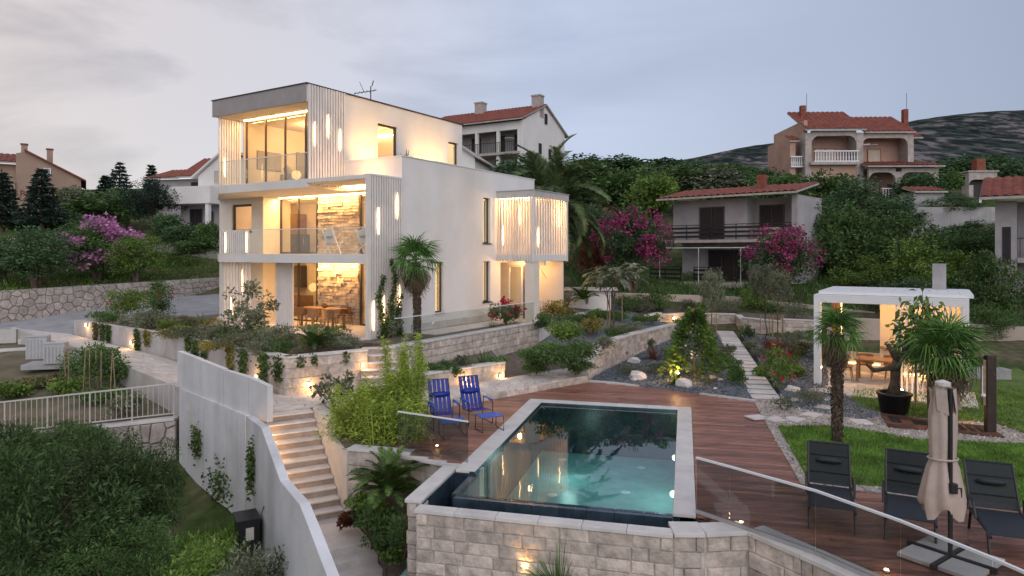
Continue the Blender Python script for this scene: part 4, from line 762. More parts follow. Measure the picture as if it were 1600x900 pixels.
for t, lb in ((2.85, 'white folding deck chair on first floor balcony by stone wall'), (1.05, 'white folding deck chair half hidden behind the side screen')):
    fc = thing('deck_chair', lb, 'chair', VV(t, .9, Z1)); B_ = lambda a, b, c: VV(t + a, .9 + b, Z1 + c)
    for q in (-.28, .28): MB().bar(B_(q - .25, .1, 0), B_(q + .22, .1, .95), .04, .03).build('back_frame', whitemetal, fc); MB().bar(B_(q + .28, .1 + .05, 0), B_(q - .3, .15, .5), .04, .03).build('leg', whitemetal, fc)
    MB().ob(B_(-.35, -.02, .44), Vv * .02 + Vv * .58, U * .4, ZU * .03).build('seat', slatw, fc); MB().bar(B_(-.05, .1, .45), B_(.2, .1, .95), .5, .02, up=U).build('backrest', slatw, fc); MB().ob(B_(-.08, .04, .62), Vv * .3, U * .05, ZU * .08).build('headrest', taupe, fc)
lc = thing('lounge_chair', 'grey swivel lounge chair behind top storey glass', 'chair', VV(6.5, 2.5, Z2)); q_ = VV(6.5, 2.5, Z2)
mb = MB(); mb.tube([q_ + Vv * .75 + ZU * .95, q_ + Vv * .45 + ZU * .55, q_ + ZU * .36, q_ - Vv * .6 + ZU * .42], [.16, .22, .26, .18], 10); mb.build('seat', taupe, lc, True); MB().lathe([(.28, 0), (.25, .03), (.03, .05), (.03, .25)], q_, 14).build('base', blackmetal, lc)
for t, z, wd_, hh_, lb in ((2.6, 8.15, 1.3, .8, 'wide grey wall picture inside the top storey, the left one'), (4.6, 8.15, .9, 1.0, 'square grey wall picture inside the top storey, the right one')):
    pc = thing('wall_picture', lb, 'picture', VV(8.53, t, z)); MB().ob(VV(8.50, t - wd_ / 2, z), U * wd_, Vv * .03, ZU * hh_).build('canvas', taupe, pc); MB().ob(VV(8.532, t - wd_ / 2 - .02, z - .02), U * (wd_ + .04), Vv * .012, ZU * (hh_ + .04)).build('frame', darkframe, pc)
sf = thing('sofa', 'low dark sofa behind the top storey glass doors', 'sofa', VV(7.9, 3.6, Z2)); MB().ob(VV(7.5, 3.2, Z2 + .1), Vv * .85, U * 1.7, ZU * .32).build('seat', taupe, sf, bevel=.04); MB().ob(VV(8.36, 3.2, Z2 + .1), Vv * .17, U * 1.7, ZU * .7).build('backrest', taupe, sf, bevel=.04)
# ------------------------------------------------------------------ garden walls
def small_light(name, pos, nrm, label, e=5, cat='lamp', group='small garden wall lights', size=.05, bulb=True):
    t = thing(name, label, cat, pos, group); pos = Vector(pos); n = Vector(nrm).normalized(); x = n.cross(ZU).normalized()
    MB().ob(pos - x * .05 - ZU * .06 + n * .002, x * .1, n * .05, ZU * .12).build('housing', whitemetal, t, bevel=.008); MB().ob(pos - x * .04 - ZU * .05 + n * .053, x * .08, n * .008, ZU * .10).build('lens', spot_e, t)
    lamp('glow', pos + n * .16 - ZU * .04, e, t, 'POINT', size); return t
# long planter wall of cast panels
pw = thing('planter_wall', 'long pale planter wall of cast panels below the villa', 'wall', (-13, 26, .3))
def panel_wall(par, pts, zb, zt, th, plen, mtl, cop=None, name='wall_panel'):
    for i in range(len(pts) - 1):
        a, b = Vector((*pts[i], 0)), Vector((*pts[i + 1], 0)); d = b - a; Lw = d.length; n_ = max(1, round(Lw / plen)); d.normalize(); nr = Vector((-d.y, d.x, 0))
        for k in range(n_):
            x0, x1 = Lw * k / n_ + .006, Lw * (k + 1) / n_ - .006; f0, f1 = (i + x0 / Lw) / (len(pts) - 1), (i + x1 / Lw) / (len(pts) - 1); p, q = a + d * x0, a + d * x1
            g = lambda z, f: z if not isinstance(z, (list, tuple)) else float(np.interp(f * (len(z) - 1), range(len(z)), z))
            MB().prism([(p.x, p.y), (q.x, q.y), ((q + nr * th).x, (q + nr * th).y), ((p + nr * th).x, (p + nr * th).y)], [g(zb, f0), g(zb, f1)] + [g(zb, f1), g(zb, f0)], [g(zt, f0), g(zt, f1)] + [g(zt, f1), g(zt, f0)]).build(name, mtl, par, bevel=.012)
panel_wall(pw, [(-20.1, 31.35), (-13.15, 25.97), (-7.5, 20.85)], [0.4, 0.2, 0.0], [1.30, 1.32, 1.32], .3, 1.75, concrete)
MB().prism([(-20.12, 31.38), (-19.8, 31.3), (-17.4, 34.6), (-17.7, 34.7)], .3, 1.3).build('end_wall', concrete, pw)
pc_ = thing('planter_corner_wall', 'coursed stone corner of the planter beside the upper steps', 'wall', (-6.6, 20.1, .2))
course_wall(pc_, (-7.48, 20.83), (-6.62, 19.98), .1, 1.30, ch=.3, lmin=.4, lmax=.8, side=-1, seed=5, cop=coping, thick=.25, mtl=block, out_=.03); course_wall(pc_, (-6.62, 19.98), (-4.55, 21.55), .1, 1.30, ch=.3, lmin=.4, lmax=.8, side=-1, seed=6, cop=coping, thick=.25, out_=.03)
for (px, py, a, b, lb) in ((137, 508, (-20.1, 31.35), (-13.15, 25.97), 'small lit light at far left end of the planter wall'), (207, 535, (-20.1, 31.35), (-13.15, 25.97), 'small lit light on planter wall, second from its left end'), (404, 588, (-13.15, 25.97), (-7.5, 20.85), 'small lit light on planter wall above the white parapet panel'), (482, 600, (-6.62, 19.98), (-4.55, 21.55), 'small lit light on stone planter corner behind the leafy shrub')):
    p = VPL(px, py, a, b); dd = Vector((b[0] - a[0], b[1] - a[1], 0)).normalized(); n = Vector((dd.y, -dd.x, 0)); small_light('wall_light', p + n * .03, n, lb, 7)
# outer low wall along the path
lw = thing('path_wall', 'low pale wall edging the sloping paved path', 'wall', (-17, 27.5, .3))
panel_wall(lw, [(-24.4, 33.1), (-17.15, 27.4), (-9.95, 20.6)], [-.4, -.7, -1.0], [0.78, 0.52, 0.30], .28, 2.4, concrete, name='wall_panel')
# upper stairs to the terrace (6 steps) and its lamp
us = thing('upper_steps', 'flight of pale steps rising to the villa terrace', 'steps', (-4.2, 21.4, .2))
e0, e1 = Vector((-4.50, 21.45, 0)), Vector((-3.05, 20.55, 0)); ud = Vector((-.30, .95, 0)).normalized(); ud = (VV(-.6, .2) - Vector((-3.9, 21.0, 0))).normalized(); ex = Vector((ud.y, -ud.x, 0))
ust = Vector((-3.95, 20.75, .2))
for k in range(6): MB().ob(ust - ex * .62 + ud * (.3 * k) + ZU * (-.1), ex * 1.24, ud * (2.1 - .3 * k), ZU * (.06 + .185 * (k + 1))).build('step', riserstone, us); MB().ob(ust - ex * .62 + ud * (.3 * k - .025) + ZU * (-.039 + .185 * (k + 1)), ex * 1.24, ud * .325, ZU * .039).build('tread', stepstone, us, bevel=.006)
small_light('wall_light', ust - ex * .64 + ud * .55 + ZU * .72, ex, 'small lit light beside the upper steps', 6)
# stone retaining wall under the right hand terrace
rt = thing('terrace_retaining_wall', 'stone retaining wall with glass rail right of the villa', 'wall', VV(-2.45, 2, .2))
def RV(s): p = VV(-2.45, s); return (p.x, p.y)
course_wall(rt, RV(-1.35), RV(8.0), .05, 1.34, ch=.26, lmin=.35, lmax=.8, side=-1, seed=9, cop=coping, thick=.3, out_=.035, cw=.42)
course_wall(rt, RV(9.55), RV(14.5), .4, (1.34, 1.40), ch=.26, lmin=.35, lmax=.8, side=-1, seed=10, cop=coping, thick=.3, out_=.035)
MB().ob(VV(-2.47, 8.02, .1), Vv * .3, U * 1.5, ZU * 1.0).build('white_panel', plaster, rt); MB().ob(VV(-2.42, 8.02, 1.11), Vv * .3, U * 1.5, ZU * .24).build('lintel', concrete, rt)
# stair cheek: sloping coping beside the upper steps
MB().prism([(ust + ex * .66).to_2d()[:], (ust + ex * .92).to_2d()[:], (ust + ex * .92 + ud * 2.0).to_2d()[:], (ust + ex * .66 + ud * 2.0).to_2d()[:]], -.1, [.42, .42, 1.42, 1.42]).build('stair_cheek', coping, rt, bevel=.01)
gr1 = thing('glass_balustrade', 'frameless glass balustrade on stone wall right of villa', 'balustrade', VV(-2.35, 2, 1.4)); grail(VV(-2.30, -1.1, 1.405), VV(-2.30, 7.9, 1.405), 0, .85, gr1, glass_rail, 5, top=True, rail=whitemetal)
# planter with two lights below that wall
pl2 = thing('low_planter_wall', 'low stone planter wall with two lights behind blue chairs', 'wall', (-1.5, 22, .2))
course_wall(pl2, (-3.05, 20.5), (-.25, 23.15), .15, .66, ch=.25, lmin=.35, lmax=.8, side=-1, seed=14, cop=coping, thick=.25, out_=.03); sheet('planter_soil', [(-3.0, 20.9, .6), (-.3, 23.2, .6), VV(-2.55, 4.2, .6), VV(-2.55, -.6, .6)], soil, .5)
for px, py, lb in ((724, 592, 'small lit light on low planter behind chairs, nearer one'), (780, 587, 'small lit light at far end of low planter')): p = VPL(px, py, (-3.05, 20.5), (-.25, 23.15)); small_light('wall_light', p + Vector((.03, -.03, 0)), (.69, -.73, 0), lb, 9)
# stone riser between ledge and deck
lr = thing('ledge_riser', 'low curved stone riser between paved ledge and deck', 'wall', (-.5, 20.5, 0))
for i in range(len(LO) - 1): course_wall(lr, LO[i][:2], LO[i + 1][:2], -.1, .185, ch=.28, lmin=.4, lmax=.9, side=-1, seed=20 + i, thick=.2, out_=.03)
# stone wall between upper bed and gravel garden
gw = thing('garden_stone_wall', 'curved stone wall rising between gravel bed and planted slope', 'wall', (5, 28, .2))
GW = [((2.65, 23.9), .30), ((3.3, 25.0), 1.02), ((5.0, 28.2), 1.0), ((8.2, 33.6), .88), ((9.0, 33.9), .88)]
for i in range(len(GW) - 1): course_wall(gw, GW[i][0], GW[i + 1][0], -.1, (GW[i][1], GW[i + 1][1]), ch=.17, lmin=.25, lmax=.55, side=-1, seed=30 + i, cop=coping, thick=.3, out_=.025, cw=.4)
# walls at the back of the garden
bw2 = thing('back_planter_wall', 'pale stone planter wall with two lights at garden back', 'wall', (8, 36, .8))
BWP = [(6.7, 35.2), (8.0, 36.6), (9.3, 36.4)]
for i in range(2): course_wall(bw2, BWP[i], BWP[i + 1], .6, (1.05, 1.15), ch=.2, lmin=.3, lmax=.7, side=-1, seed=40 + i, cop=coping, thick=.3, out_=.02)
small_light('wall_light', VPL(1016, 497, BWP[0], BWP[1]) + Vector((.03, -.04, 0)), (.5, -.8, 0), 'small lit light on back planter wall, one on the left', 7); small_light('wall_light', VPL(1052, 497, BWP[1], BWP[2]) + Vector((0, -.05, 0)), (.1, -1, 0), 'small lit light on back planter wall beside wooden gate', 7)
gt = thing('wooden_gate', 'small brown wooden gate between pale garden walls', 'gate', (9.45, 36.3, .7))
for k in range(5): MB().ob((9.34 + k * .125, 36.35 - k * .05, .6), (.115, -.045, 0), (.0, .03, 0), (0, 0, .85)).build('board', orangewood, gt)
for z in (.75, 1.25): MB().ob((9.33, 36.385, z), (.62, -.245, 0), (.0, .03, 0), (0, 0, .08)).build('crossbar', orangewood, gt)
bw3 = thing('curved_planter_wall', 'curved pale stone planter wall at the end of stepping path', 'wall', (12, 35, .4)); BC = [(10.0, 36.1), (11.7, 35.7), (11.5, 34.2), (13.2, 33.4), (16.2, 33.0)]
for i in range(4): course_wall(bw3, BC[i], BC[i + 1], .2, 1.15 if i < 1 else (1.12, 1.0), ch=.2, lmin=.3, lmax=.8, side=-1, seed=50 + i, cop=coping, thick=.3, out_=.02)
sheet('planter_soil', [(10.1, 36.3, 1.0), (11.8, 35.9, 1.0), (11.7, 34.5, .98), (13.3, 33.7, .95), (16.4, 33.3, .9), (18.3, 35.2, 1.2), (12, 39.4, 1.3), (7.0, 40, 1.4), (7.0, 36.3, 1.0), (8.0, 36.9, 1.0)], soil, .5)
bk = thing('boundary_wall', 'long smooth beige boundary wall behind the garden', 'wall', (10, 40, 1.2)); panel_wall(bk, [(2.2, 39.6), (6.0, 41.2), (12.5, 39.2), (18.6, 35.0)], [.8, .9, .9, .7], [2.05, 2.0, 1.9, 1.35], .3, 3.0, gardenwall)
bk2 = thing('boundary_wall', 'beige boundary wall behind the pavilion', 'wall', (20, 31, .8)); panel_wall(bk2, [(14.5, 31.5), (19.0, 29.0), (22.0, 28.0)], [0., 0, 0], [1.45, 1.4, 1.3], .3, 3.0, gardenwall)
ub = thing('utility_box', 'white flat topped garden hut beside the old palm', 'hut', (4.2, 37.6, 1.0)); MB().box((4.3, 37.9, 1.6), (2.3, 1.6, 1.5), -.1).build('wall', plaster, ub); MB().box((4.35, 37.8, 2.40), (2.9, 2.0, .1), -.1).build('roof', concrete, ub); MB().box((5.44, 37.22, 1.55), (.06, .5, 1.3), -.1).build('door', darkframe, ub)
# paved side path from terrace to garden
# ------------------------------------------------------------------ lower stairs and white parapet wall
ls = thing('lower_stairs', 'long flight of pale stone stairs beside the white wall', 'stairs', (-5.5, 17.6, -1))
SA, SB = Vector((-6.50, 17.40, 0)), Vector((-5.27, 18.1, 0)); sx = (SB - SA).normalized(); sdn = Vector((sx.y, -sx.x, 0)); sw_ = (SB - SA).length; rise, run = .166, .283
for k in range(11):
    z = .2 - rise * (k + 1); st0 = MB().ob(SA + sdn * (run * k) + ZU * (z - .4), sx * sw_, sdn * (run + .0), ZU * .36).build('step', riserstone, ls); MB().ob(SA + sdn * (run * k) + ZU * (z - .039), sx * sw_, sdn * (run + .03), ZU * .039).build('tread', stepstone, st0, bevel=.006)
MB().ob(SA + sdn * -.35 + ZU * -.3, sx * sw_, sdn * .35, ZU * .46).build('step', riserstone, ls); MB().ob(SA + sdn * -.35 + ZU * .161, sx * sw_, sdn * .375, ZU * .045).build('tread', stepstone, ls, bevel=.006)
zl = .2 - rise * 11; le = SA + sdn * (run * 11)
MB().ob(le + ZU * (zl - .4) - sx * .0 + sdn * .022, sx * (sw_ + .12), sdn * 1.35, ZU * .399).build('landing', stepstone, ls, bevel=.01)
for k in range(5): MB().ob(le + sx * .0 + sdn * (1.375 + .3 * k) + ZU * (zl - .166 * (k + 1) - .5), sx * (sw_ + .2), sdn * .32, ZU * .5).build('step', stepstone, ls, bevel=.01)
for k, zz_ in ((2, 0), (4, 0), (7, 0)):
    q = SA + sdn * (run * k + .15) + sx * .02 + ZU * (.2 - rise * (k + 1) + .25); t = thing('stair_light', 'small recessed stair light, %s one down the flight' % {2: 'first', 4: 'second', 7: 'third'}[k], 'lamp', q, 'stair lights'); MB().ob(q - sdn * .06, sx * .02, sdn * .12, ZU * .05).build('lens', spot_e, t); lamp('glow', q + sx * .10, 7, t, 'POINT', .03)
# right hand stair wall
sr = thing('stair_side_wall', 'smooth pale wall on the right of the lower stairs', 'wall', (SB.x, SB.y, -.5))
c0 = SB + sx * .012
def cheek(k0, k1, zt, name='wall_panel'): MB().ob(c0 + sdn * k0 + ZU * -2.2, sx * .28, sdn * (k1 - k0 - .01), ZU * (zt + 2.2)).build(name, coping, sr, bevel=.01)
cheek(-.1, 1.5, .32); cheek(1.5, 3.1, -.10)
# bamboo planter front and pillar
bp = thing('bamboo_planter_wall', 'stone faced planter wall below the bamboo', 'wall', (-3, 14.6, -1)); b1 = c0 + sdn * 3.1 + sx * .02; b2 = Vector((-2.25, 15.0, 0)); course_wall(bp, (b1.x, b1.y), (b2.x, b2.y), -1.7, -.06, ch=.3, lmin=.5, lmax=1.0, side=-1, seed=61, cop=coping, thick=.3, out_=.02, cw=.36); course_wall(bp, (b2.x, b2.y), (-.75, 13.95), -1.5, -.06, ch=.3, lmin=.5, lmax=1.0, side=-1, seed=62, cop=None, thick=.3, out_=.02)
sheet('planter_soil', [(b1.x, b1.y, -.12), (b2.x, b2.y, -.12), (-2.45, 16.2, -.05), (-2.8, 18.4, 0.05), (-4.9, 18.1, .05), (c0.x + .3, c0.y, .05)], soil, .8)
_sl = [le + sx * (sw_ + .16) + sdn * k for k in (0.0, 1.4, 3.0)]; sheet('slope_soil', [(_sl[0].x, _sl[0].y, -.95), (b2.x, b2.y - .05, -.75), (-1.2, 14.0, -.85), (-1.8, 12.5, -1.35), (-1.6, 11.3, -2.0), (_sl[2].x, _sl[2].y, -2.2), (_sl[1].x, _sl[1].y, -1.62)], soil, .8)
# white parapet wall
wp = thing('white_parapet_wall', 'tall white rendered wall stepping down beside the stairs', 'wall', (-8, 18, -2))
wa, wb = Vector((-10.0, 20.45, 0)), SA - sx * .36 - sdn * .2
wd2 = (wb - wa).normalized(); wn = Vector((wd2.y, -wd2.x, 0))
if wn.dot(Vector((0, 0, 0)) - wa) < 0: wn = -wn
def wprof(name, pts, mtl, th, off=0.0, a=wa, b=wb):
    "pts: pixel outline of the face, upper edge left to right; bottom at z=-4"
    P3 = [VPL(px, py, a[:2], b[:2]) for px, py in pts]; n = wn; mb = MB(); k = len(P3); fr = [p + n * off for p in P3]; bk_ = [p + n * (off - th) for p in P3]; lo = lambda p: Vector((p.x, p.y, -4.2))
    for i in range(k - 1):
        mb.quad(lo(fr[i]), lo(fr[i + 1]), fr[i + 1], fr[i]); mb.quad(lo(bk_[i + 1]), lo(bk_[i]), bk_[i], bk_[i + 1]); mb.quad(fr[i], fr[i + 1], bk_[i + 1], bk_[i])
    mb.quad(lo(fr[0]), fr[0], bk_[0], lo(bk_[0])); mb.quad(lo(fr[-1]), lo(bk_[-1]), bk_[-1], fr[-1]); return mb.build(name, mtl, wp)
wprof('wall', [(280, 607), (383.5, 649)], plaster_old, .28)
# second leg follows the stairs
wc = SA + sdn * 6.2 - sx * .36; wb2 = wb; leg_a, leg_b = Vector((wb2.x, wb2.y, 0)), Vector((wc.x, wc.y, 0)); d3 = (leg_b - leg_a).normalized(); wn = Vector((d3.y, -d3.x, 0)); wn = wn if wn.dot(-leg_a) > 0 else -wn
wprof('wall', [(384, 650), (408, 668), (438, 752), (468, 788), (485, 831), (511, 900), (527, 942)], plaster_old, .17, 0, leg_a, leg_b)
# cast parapet panels on top
wn = Vector((wd2.y, -wd2.x, 0)); wn = wn if wn.dot(-wa) > 0 else -wn
tops = [(274, 549, 308, 562, 607, 622), (309.5, 563, 345, 577, 622, 637), (346.5, 579, 384, 590, 637, 653), (385, 590, 414, 604, 651, 664)]
for (x0, y0, x1, y1, yb0, yb1) in tops:
    q = [VPL(x0, y0, wa[:2], wb[:2]), VPL(x1, y1, wa[:2], wb[:2]), VPL(x1, yb1 - 3, wa[:2], wb[:2]), VPL(x0, yb0 - 3, wa[:2], wb[:2])]; mb = MB(); n0 = len(mb.v); f = [p - wn * .06 for p in q]; g = [p - wn * .20 for p in q]
    mb.quad(*f[::-1]); mb.quad(*g); [mb.quad(f[i], f[(i + 1) % 4], g[(i + 1) % 4], g[i]) for i in range(4)]; mb.build('parapet_panel', plaster_old, wp)
for px in (300, 318, 336, 354, 371):
    q0_ = VPL(px, 607 + (px - 280) * .4 + 4, wa[:2], wb[:2]) + wn * .001; MB().ob(Vector((q0_.x, q0_.y, -3.6)), wd2 * .012, wn * .003, ZU * (q0_.z + 3.6)).build('formwork_joint', concrete, wp)
    for zz_ in (-.5, -1.3): q1_ = q0_ + wd2 * .18; MB().ob(Vector((q1_.x, q1_.y, q0_.z + zz_)), wd2 * .03, wn * .003, ZU * .03).build('tie_hole', concrete_grey, wp)
# stone pier and fence at the left
fw_ = thing('fence_wall', 'rough stone wall below the pale metal fence', 'wall', (-12, 20.6, -1)); rub((-18.0, 20.1), (-10.05, 20.45), -3.4, -3.0, -1.42, -.62, fw_, 71, .38, .4); MB().prism([(-18, 20.05), (-10.1, 20.40), (-10.1, 20.85), (-18, 20.5)], [-1.415, -.615, -.615, -1.415], [-1.35, -.55, -.55, -1.35]).build('coping', coping, fw_)
fe = thing('metal_fence', 'pale metal bar fence above the dark shrubs', 'fence', (-13, 20.5, -.8)); fa, fb = Vector((-17.6, 20.25, -1.30)), Vector((-10.2, 20.62, -.54)); MB().bar(fa + ZU * 1.0, fb + ZU * 1.0, .05, .04).build('top_rail', fencemetal, fe); MB().bar(fa + ZU * .1, fb + ZU * .1, .04, .03).build('bottom_rail', fencemetal, fe)
for i in range(49):
    p = fa.lerp(fb, i / 48); big = i % 8 == 0; MB().bar(p - ZU * (.03 if big else -.1), p + ZU * .985, .035 if big else .016, .035 if big else .016).build('post' if big else 'bar', fencemetal, fe)
# electric cabinet on the white wall
eb = VPL(398, 830, leg_a[:2], leg_b[:2]); wn = Vector((d3.y, -d3.x, 0)); wn = wn if wn.dot(-leg_a) > 0 else -wn
eb = VPL(412, 830, leg_a[:2], leg_b[:2]); cab = thing('meter_cabinet', 'black metal cabinet fixed to the white wall above weeds', 'cabinet', eb); o_ = eb - d3 * .46 - ZU * .42 + wn * .10
MB().ob(o_, d3 * .6, wn * .42, ZU * .74).build('body', blackmetal, cab, bevel=.01); MB().ob(o_ + ZU * .742 - d3 * .02 - wn * .02, d3 * .64, wn * .48, ZU * .03).build('lid', blackmetal, cab)
MB().ob(o_ + d3 * .601 + wn * .12 + ZU * .34, d3 * .006, wn * .16, ZU * .26).build('label_plate', coping, cab); MB().ob(o_ + d3 * .2 - wn * .099 + ZU * .1, d3 * .05, wn * .1, ZU * .5).build('bracket', blackmetal, cab); MB().tube([o_ + d3 * .63 + wn * .05, o_ + d3 * .66 + wn * .05 + ZU * .6, o_ + d3 * .6 - wn * .08 + ZU * 1.0], .015, 6).build('cable', blackmetal, cab); MB().tube([o_ + d3 * .15 + wn * .2, o_ + d3 * .18 + wn * .15 - ZU * 1.0], .05, 8).build('post', corten, cab)
# heat pump units, slab and low steps in the garden plot
pad = thing('concrete_pad', 'concrete pad under the two outdoor units', 'pad', (-19, 28.5, -.3)); padc = G(88, 568, .1); MB().box((padc.x, padc.y, .06), (2.0, 1.1, .2), .25).build('slab', concrete_grey, pad, bevel=.02)
for (px, py, wd_, hh_, lb) in ((60, 561, .74, .88, 'grey outdoor unit at the rear of the pad, taller one'), (88, 568, .72, .76, 'grey outdoor unit at the front of the pad')):
    p = G(px, py, .165); hp = thing('heat_pump', lb, 'heat pump', p, 'outdoor units on the pad'); MB().box((p.x, p.y, p.z + hh_ / 2 + .02), (wd_, .45, hh_), .25).build('casing', acgrey, hp, bevel=.03); MB().box((p.x - .02, p.y - .02, p.z + hh_ + .035), (wd_ + .04, .48, .03), .25).build('lid', acgrey, hp); ca_ = Vector((math.cos(.25), math.sin(.25), 0)); nn_ = Vector((ca_.y, -ca_.x, 0))
    for k in range(5): MB().ob(p + ca_ * (-wd_ / 2 + .05 + k * .12) + nn_ * .226 + ZU * .08, ca_ * .05, nn_ * .012, ZU * (hh_ - .16)).build('grille', concrete_grey, hp)
gs = thing('garden_steps', 'low stone steps beside the outdoor units', 'steps', (-23, 30.5, -.1)); 
for k in range(3): q = G(18 + k * 36, 545 - k * 17, .2 + .14 * k); MB().box((q.x, q.y, q.z - .12), (1.25, .7, .24), .55).build('step', coping, gs, bevel=.02)
gs2 = thing('steps_wall', 'low beige wall behind the garden steps', 'wall', (-24, 31.8, 0)); MB().bar((-28.5, 31.3, .3), (-23.4, 32.3, .35), .25, .9).build('wall_panel', concrete, gs2)
# ------------------------------------------------------------------ pool
pool = thing('swimming_pool', 'rectangular infinity pool with dark tiled overflow edge', 'pool', PF(PW / 2, PL_ / 2, 0)); zf = -1.45
def pb(name, q0, q1, p0, p1, z0, z1, m, par=None, bevel=0.0): return MB().ob(PF(q0, p0, z0), PQ * (q1 - q0), PP * (p1 - p0), ZU * (z1 - z0)).build(name, m, par or pool, bevel=bevel)
pb('pool_floor', -.9, PW + .1, -.55, PL_ + .1, zf - .15, zf, pooltile)
pb('pool_wall', -.12, -.002, 1.25, PL_, zf, -.02, tile_dark); pb('pool_wall', PW + .002, PW + .12, 0, PL_, zf, -.02, tile_dark); pb('pool_wall', 0, PW, PL_ + .001, PL_ + .12, zf, -.02, tile_dark)
# overflow edge: front (tiles) and short left return
for k in range(8): pb('overflow_tile', k * PW / 8 + .003, (k + 1) * PW / 8 - .003, -.09, .12, zf, -.075, tile_dark)
for k in range(2): pb('overflow_tile', -.10, .10, .125 + k * .56, .125 + (k + 1) * .56 - .006, zf, -.075, tile_dark)
pb('trough_wall', -.45, -.43, -.60, 1.22, -1.0, -.065, tile_dark); pb('trough_wall', -.43, PW + .05, -.62, -.60, -1.0, -.095, tile_dark); pb('trough_wall', -.43, -.1, 1.22, 1.24, -1.0, -.065, tile_dark); pb('trough_floor', -.43, -.1, -.6, 1.22, -.72, -.70, tile_dark); pb('trough_floor', -.1, PW, -.6, -.09, -.72, -.70, tile_dark)
MB().quad(PF(0, .02, -.07), PF(PW, .02, -.07), PF(PW, PL_, -.07), PF(0, PL_, -.07)).build('water_surface', water, pool); MB().quad(PF(-.42, -.49, -.52), PF(-.105, -.49, -.52), PF(-.105, 1.21, -.52), PF(-.42, 1.21, -.52)).build('trough_water', water, pool)
# coping stones
def cops(q0, q1, p0, p1, n, along, z=-.03, name='coping', m=coping):
    for k in range(n):
        if along == 'p': pb(name, q0, q1, p0 + (p1 - p0) * k / n + .003, p0 + (p1 - p0) * (k + 1) / n - .003, z - .03, z + .035, m, bevel=.008)
        else: pb(name, q0 + (q1 - q0) * k / n + .003, q0 + (q1 - q0) * (k + 1) / n - .003, p0, p1, z - .03, z + .035, m, bevel=.008)
cops(-.42, -.005, 1.26, PL_ + .005, 8, 'p'); cops(PW + .005, PW + .38, -.05, PL_ + .35, 9, 'p'); cops(-.42, PW, PL_ + .008, PL_ + .35, 5, 'q'); cops(-.78, -.455, -.50, 1.55, 3, 'p', -.055); cops(-.44, PW + .02, -.88, -.615, 6, 'q', -.07)
for k, (q, p) in enumerate(((1.95, PL_ - .55), (.75, PL_ - .7), (2.95, PL_ - .9), (2.7, 4.9), (1.0, 4.3), (2.6, 2.5), (2.55, .9), (.9, 1.2))): MB().lathe([(.11, 0), (.12, .012), (.09, .02)], PF(q, p, zf + .001), 16).build('floor_inlet', whitemetal, pool)
for p in (2.1, 4.6): lm = thing('pool_light', 'round underwater light in the pool side wall, %s' % ('nearer one' if p < 3 else 'farther one'), 'lamp', PF(PW - .01, p, -.42), 'underwater lights'); MB().tube([PF(PW - .003, p, -.42), PF(PW - .05, p, -.42), PF(PW - .09, p, -.42)], [.07, .065, .03], 14).build('lens', pool_e, lm, True); lamp('glow', PF(PW - .25, p, -.45), 32, lm, 'POINT', .1, (.75, 1.0, .92))
for q, p in ((1.0, .5), (1.2, 5.5)): lamp('pool_fill_glow', PF(q, p, -.9), 14, pool, 'POINT', .2, (.8, 1.0, .95))  # added fill light in the water, without any fixture
pb('skimmer', PW - .02, PW - .001, 3.5, 3.85, -.25, -.09, blackmetal)
# stone front wall of the pool
pwl = thing('pool_stone_wall', 'split stone wall below the front and side of the pool', 'wall', PF(1, -.8, -2))
c1, c2, c3 = PF(-.73, 1.5), PF(-.73, -.46), PF(PW + .02, -.83); c2b = PF(-.42, -.46); c2c = PF(-.42, -.83); course_wall(pwl, c1[:2], c2[:2], -2.6, -.09, ch=.25, lmin=.3, lmax=.7, side=-1, seed=81, thick=.2, out_=.035); course_wall(pwl, (c2.x, c2.y), (c2b.x, c2b.y), -2.6, -.09, ch=.25, lmin=.3, lmax=.7, side=-1, seed=85, thick=.2, out_=.035); course_wall(pwl, (c2c.x, c2c.y), (c3.x, c3.y), -2.6, -.105, ch=.20, lmin=.18, lmax=.70, side=-1, seed=82, thick=.2, out_=.035)
c4 = PF(PW + .5, -.72); course_wall(pwl, (c3.x, c3.y), (c4.x, c4.y), -2.6, -.065, ch=.25, lmin=.3, lmax=.5, side=-1, seed=83, thick=.2, out_=.05, cop=coping, cw=.5)
MB().prism([(q_.x, q_.y) for q_ in (PF(-.71, 1.45), PF(-.71, -.44), PF(-.47, -.44), PF(-.47, 1.45))], -2.6, -.09).build('wall_core', mortar, pwl)
# curved deck retaining wall with glass
CV = [(c4.x, c4.y), (3.75, 10.85), (4.25, 10.0), (4.75, 9.1), (5.25, 8.0), (5.6, 7.0)]
dw = thing('deck_retaining_wall', 'curving stone wall with white coping along the deck', 'wall', (4.2, 10, -1))
for i in range(len(CV) - 1): course_wall(dw, CV[i], CV[i + 1], -2.6, -.065, ch=.25, lmin=.3, lmax=.7, side=-1, seed=90 + i, thick=.2, out_=.04, cop=coping, cw=.42, chh=.07)
gr2 = thing('glass_balustrade', 'long glass balustrade with steel handrail before the loungers', 'balustrade', (4.2, 10, 0)); GV = [Vector((3.12, 11.55, .01)), Vector((3.52, 11.08, .01)), Vector((4.42, 9.95, .01)), Vector((5.02, 8.83, .01)), Vector((5.45, 7.75, .01)), Vector((5.75, 6.8, .01))]
for i in range(5):
    a, b = GV[i], GV[i + 1]; d = (b - a); nr = Vector((-d.y, d.x, 0)).normalized(); g_ = d.normalized() * .008; MB().ob(a + g_, d - g_ * 2, nr * .017, ZU * .9).build('glass_panel', glass_dark, gr2); MB().bar(a + ZU * .925, b + ZU * .925, .045, .03).build('handrail', whitemetal, gr2); MB().bar(a + ZU * .02, b + ZU * .02, .06, .05).build('base_rail', concrete_grey, gr2)
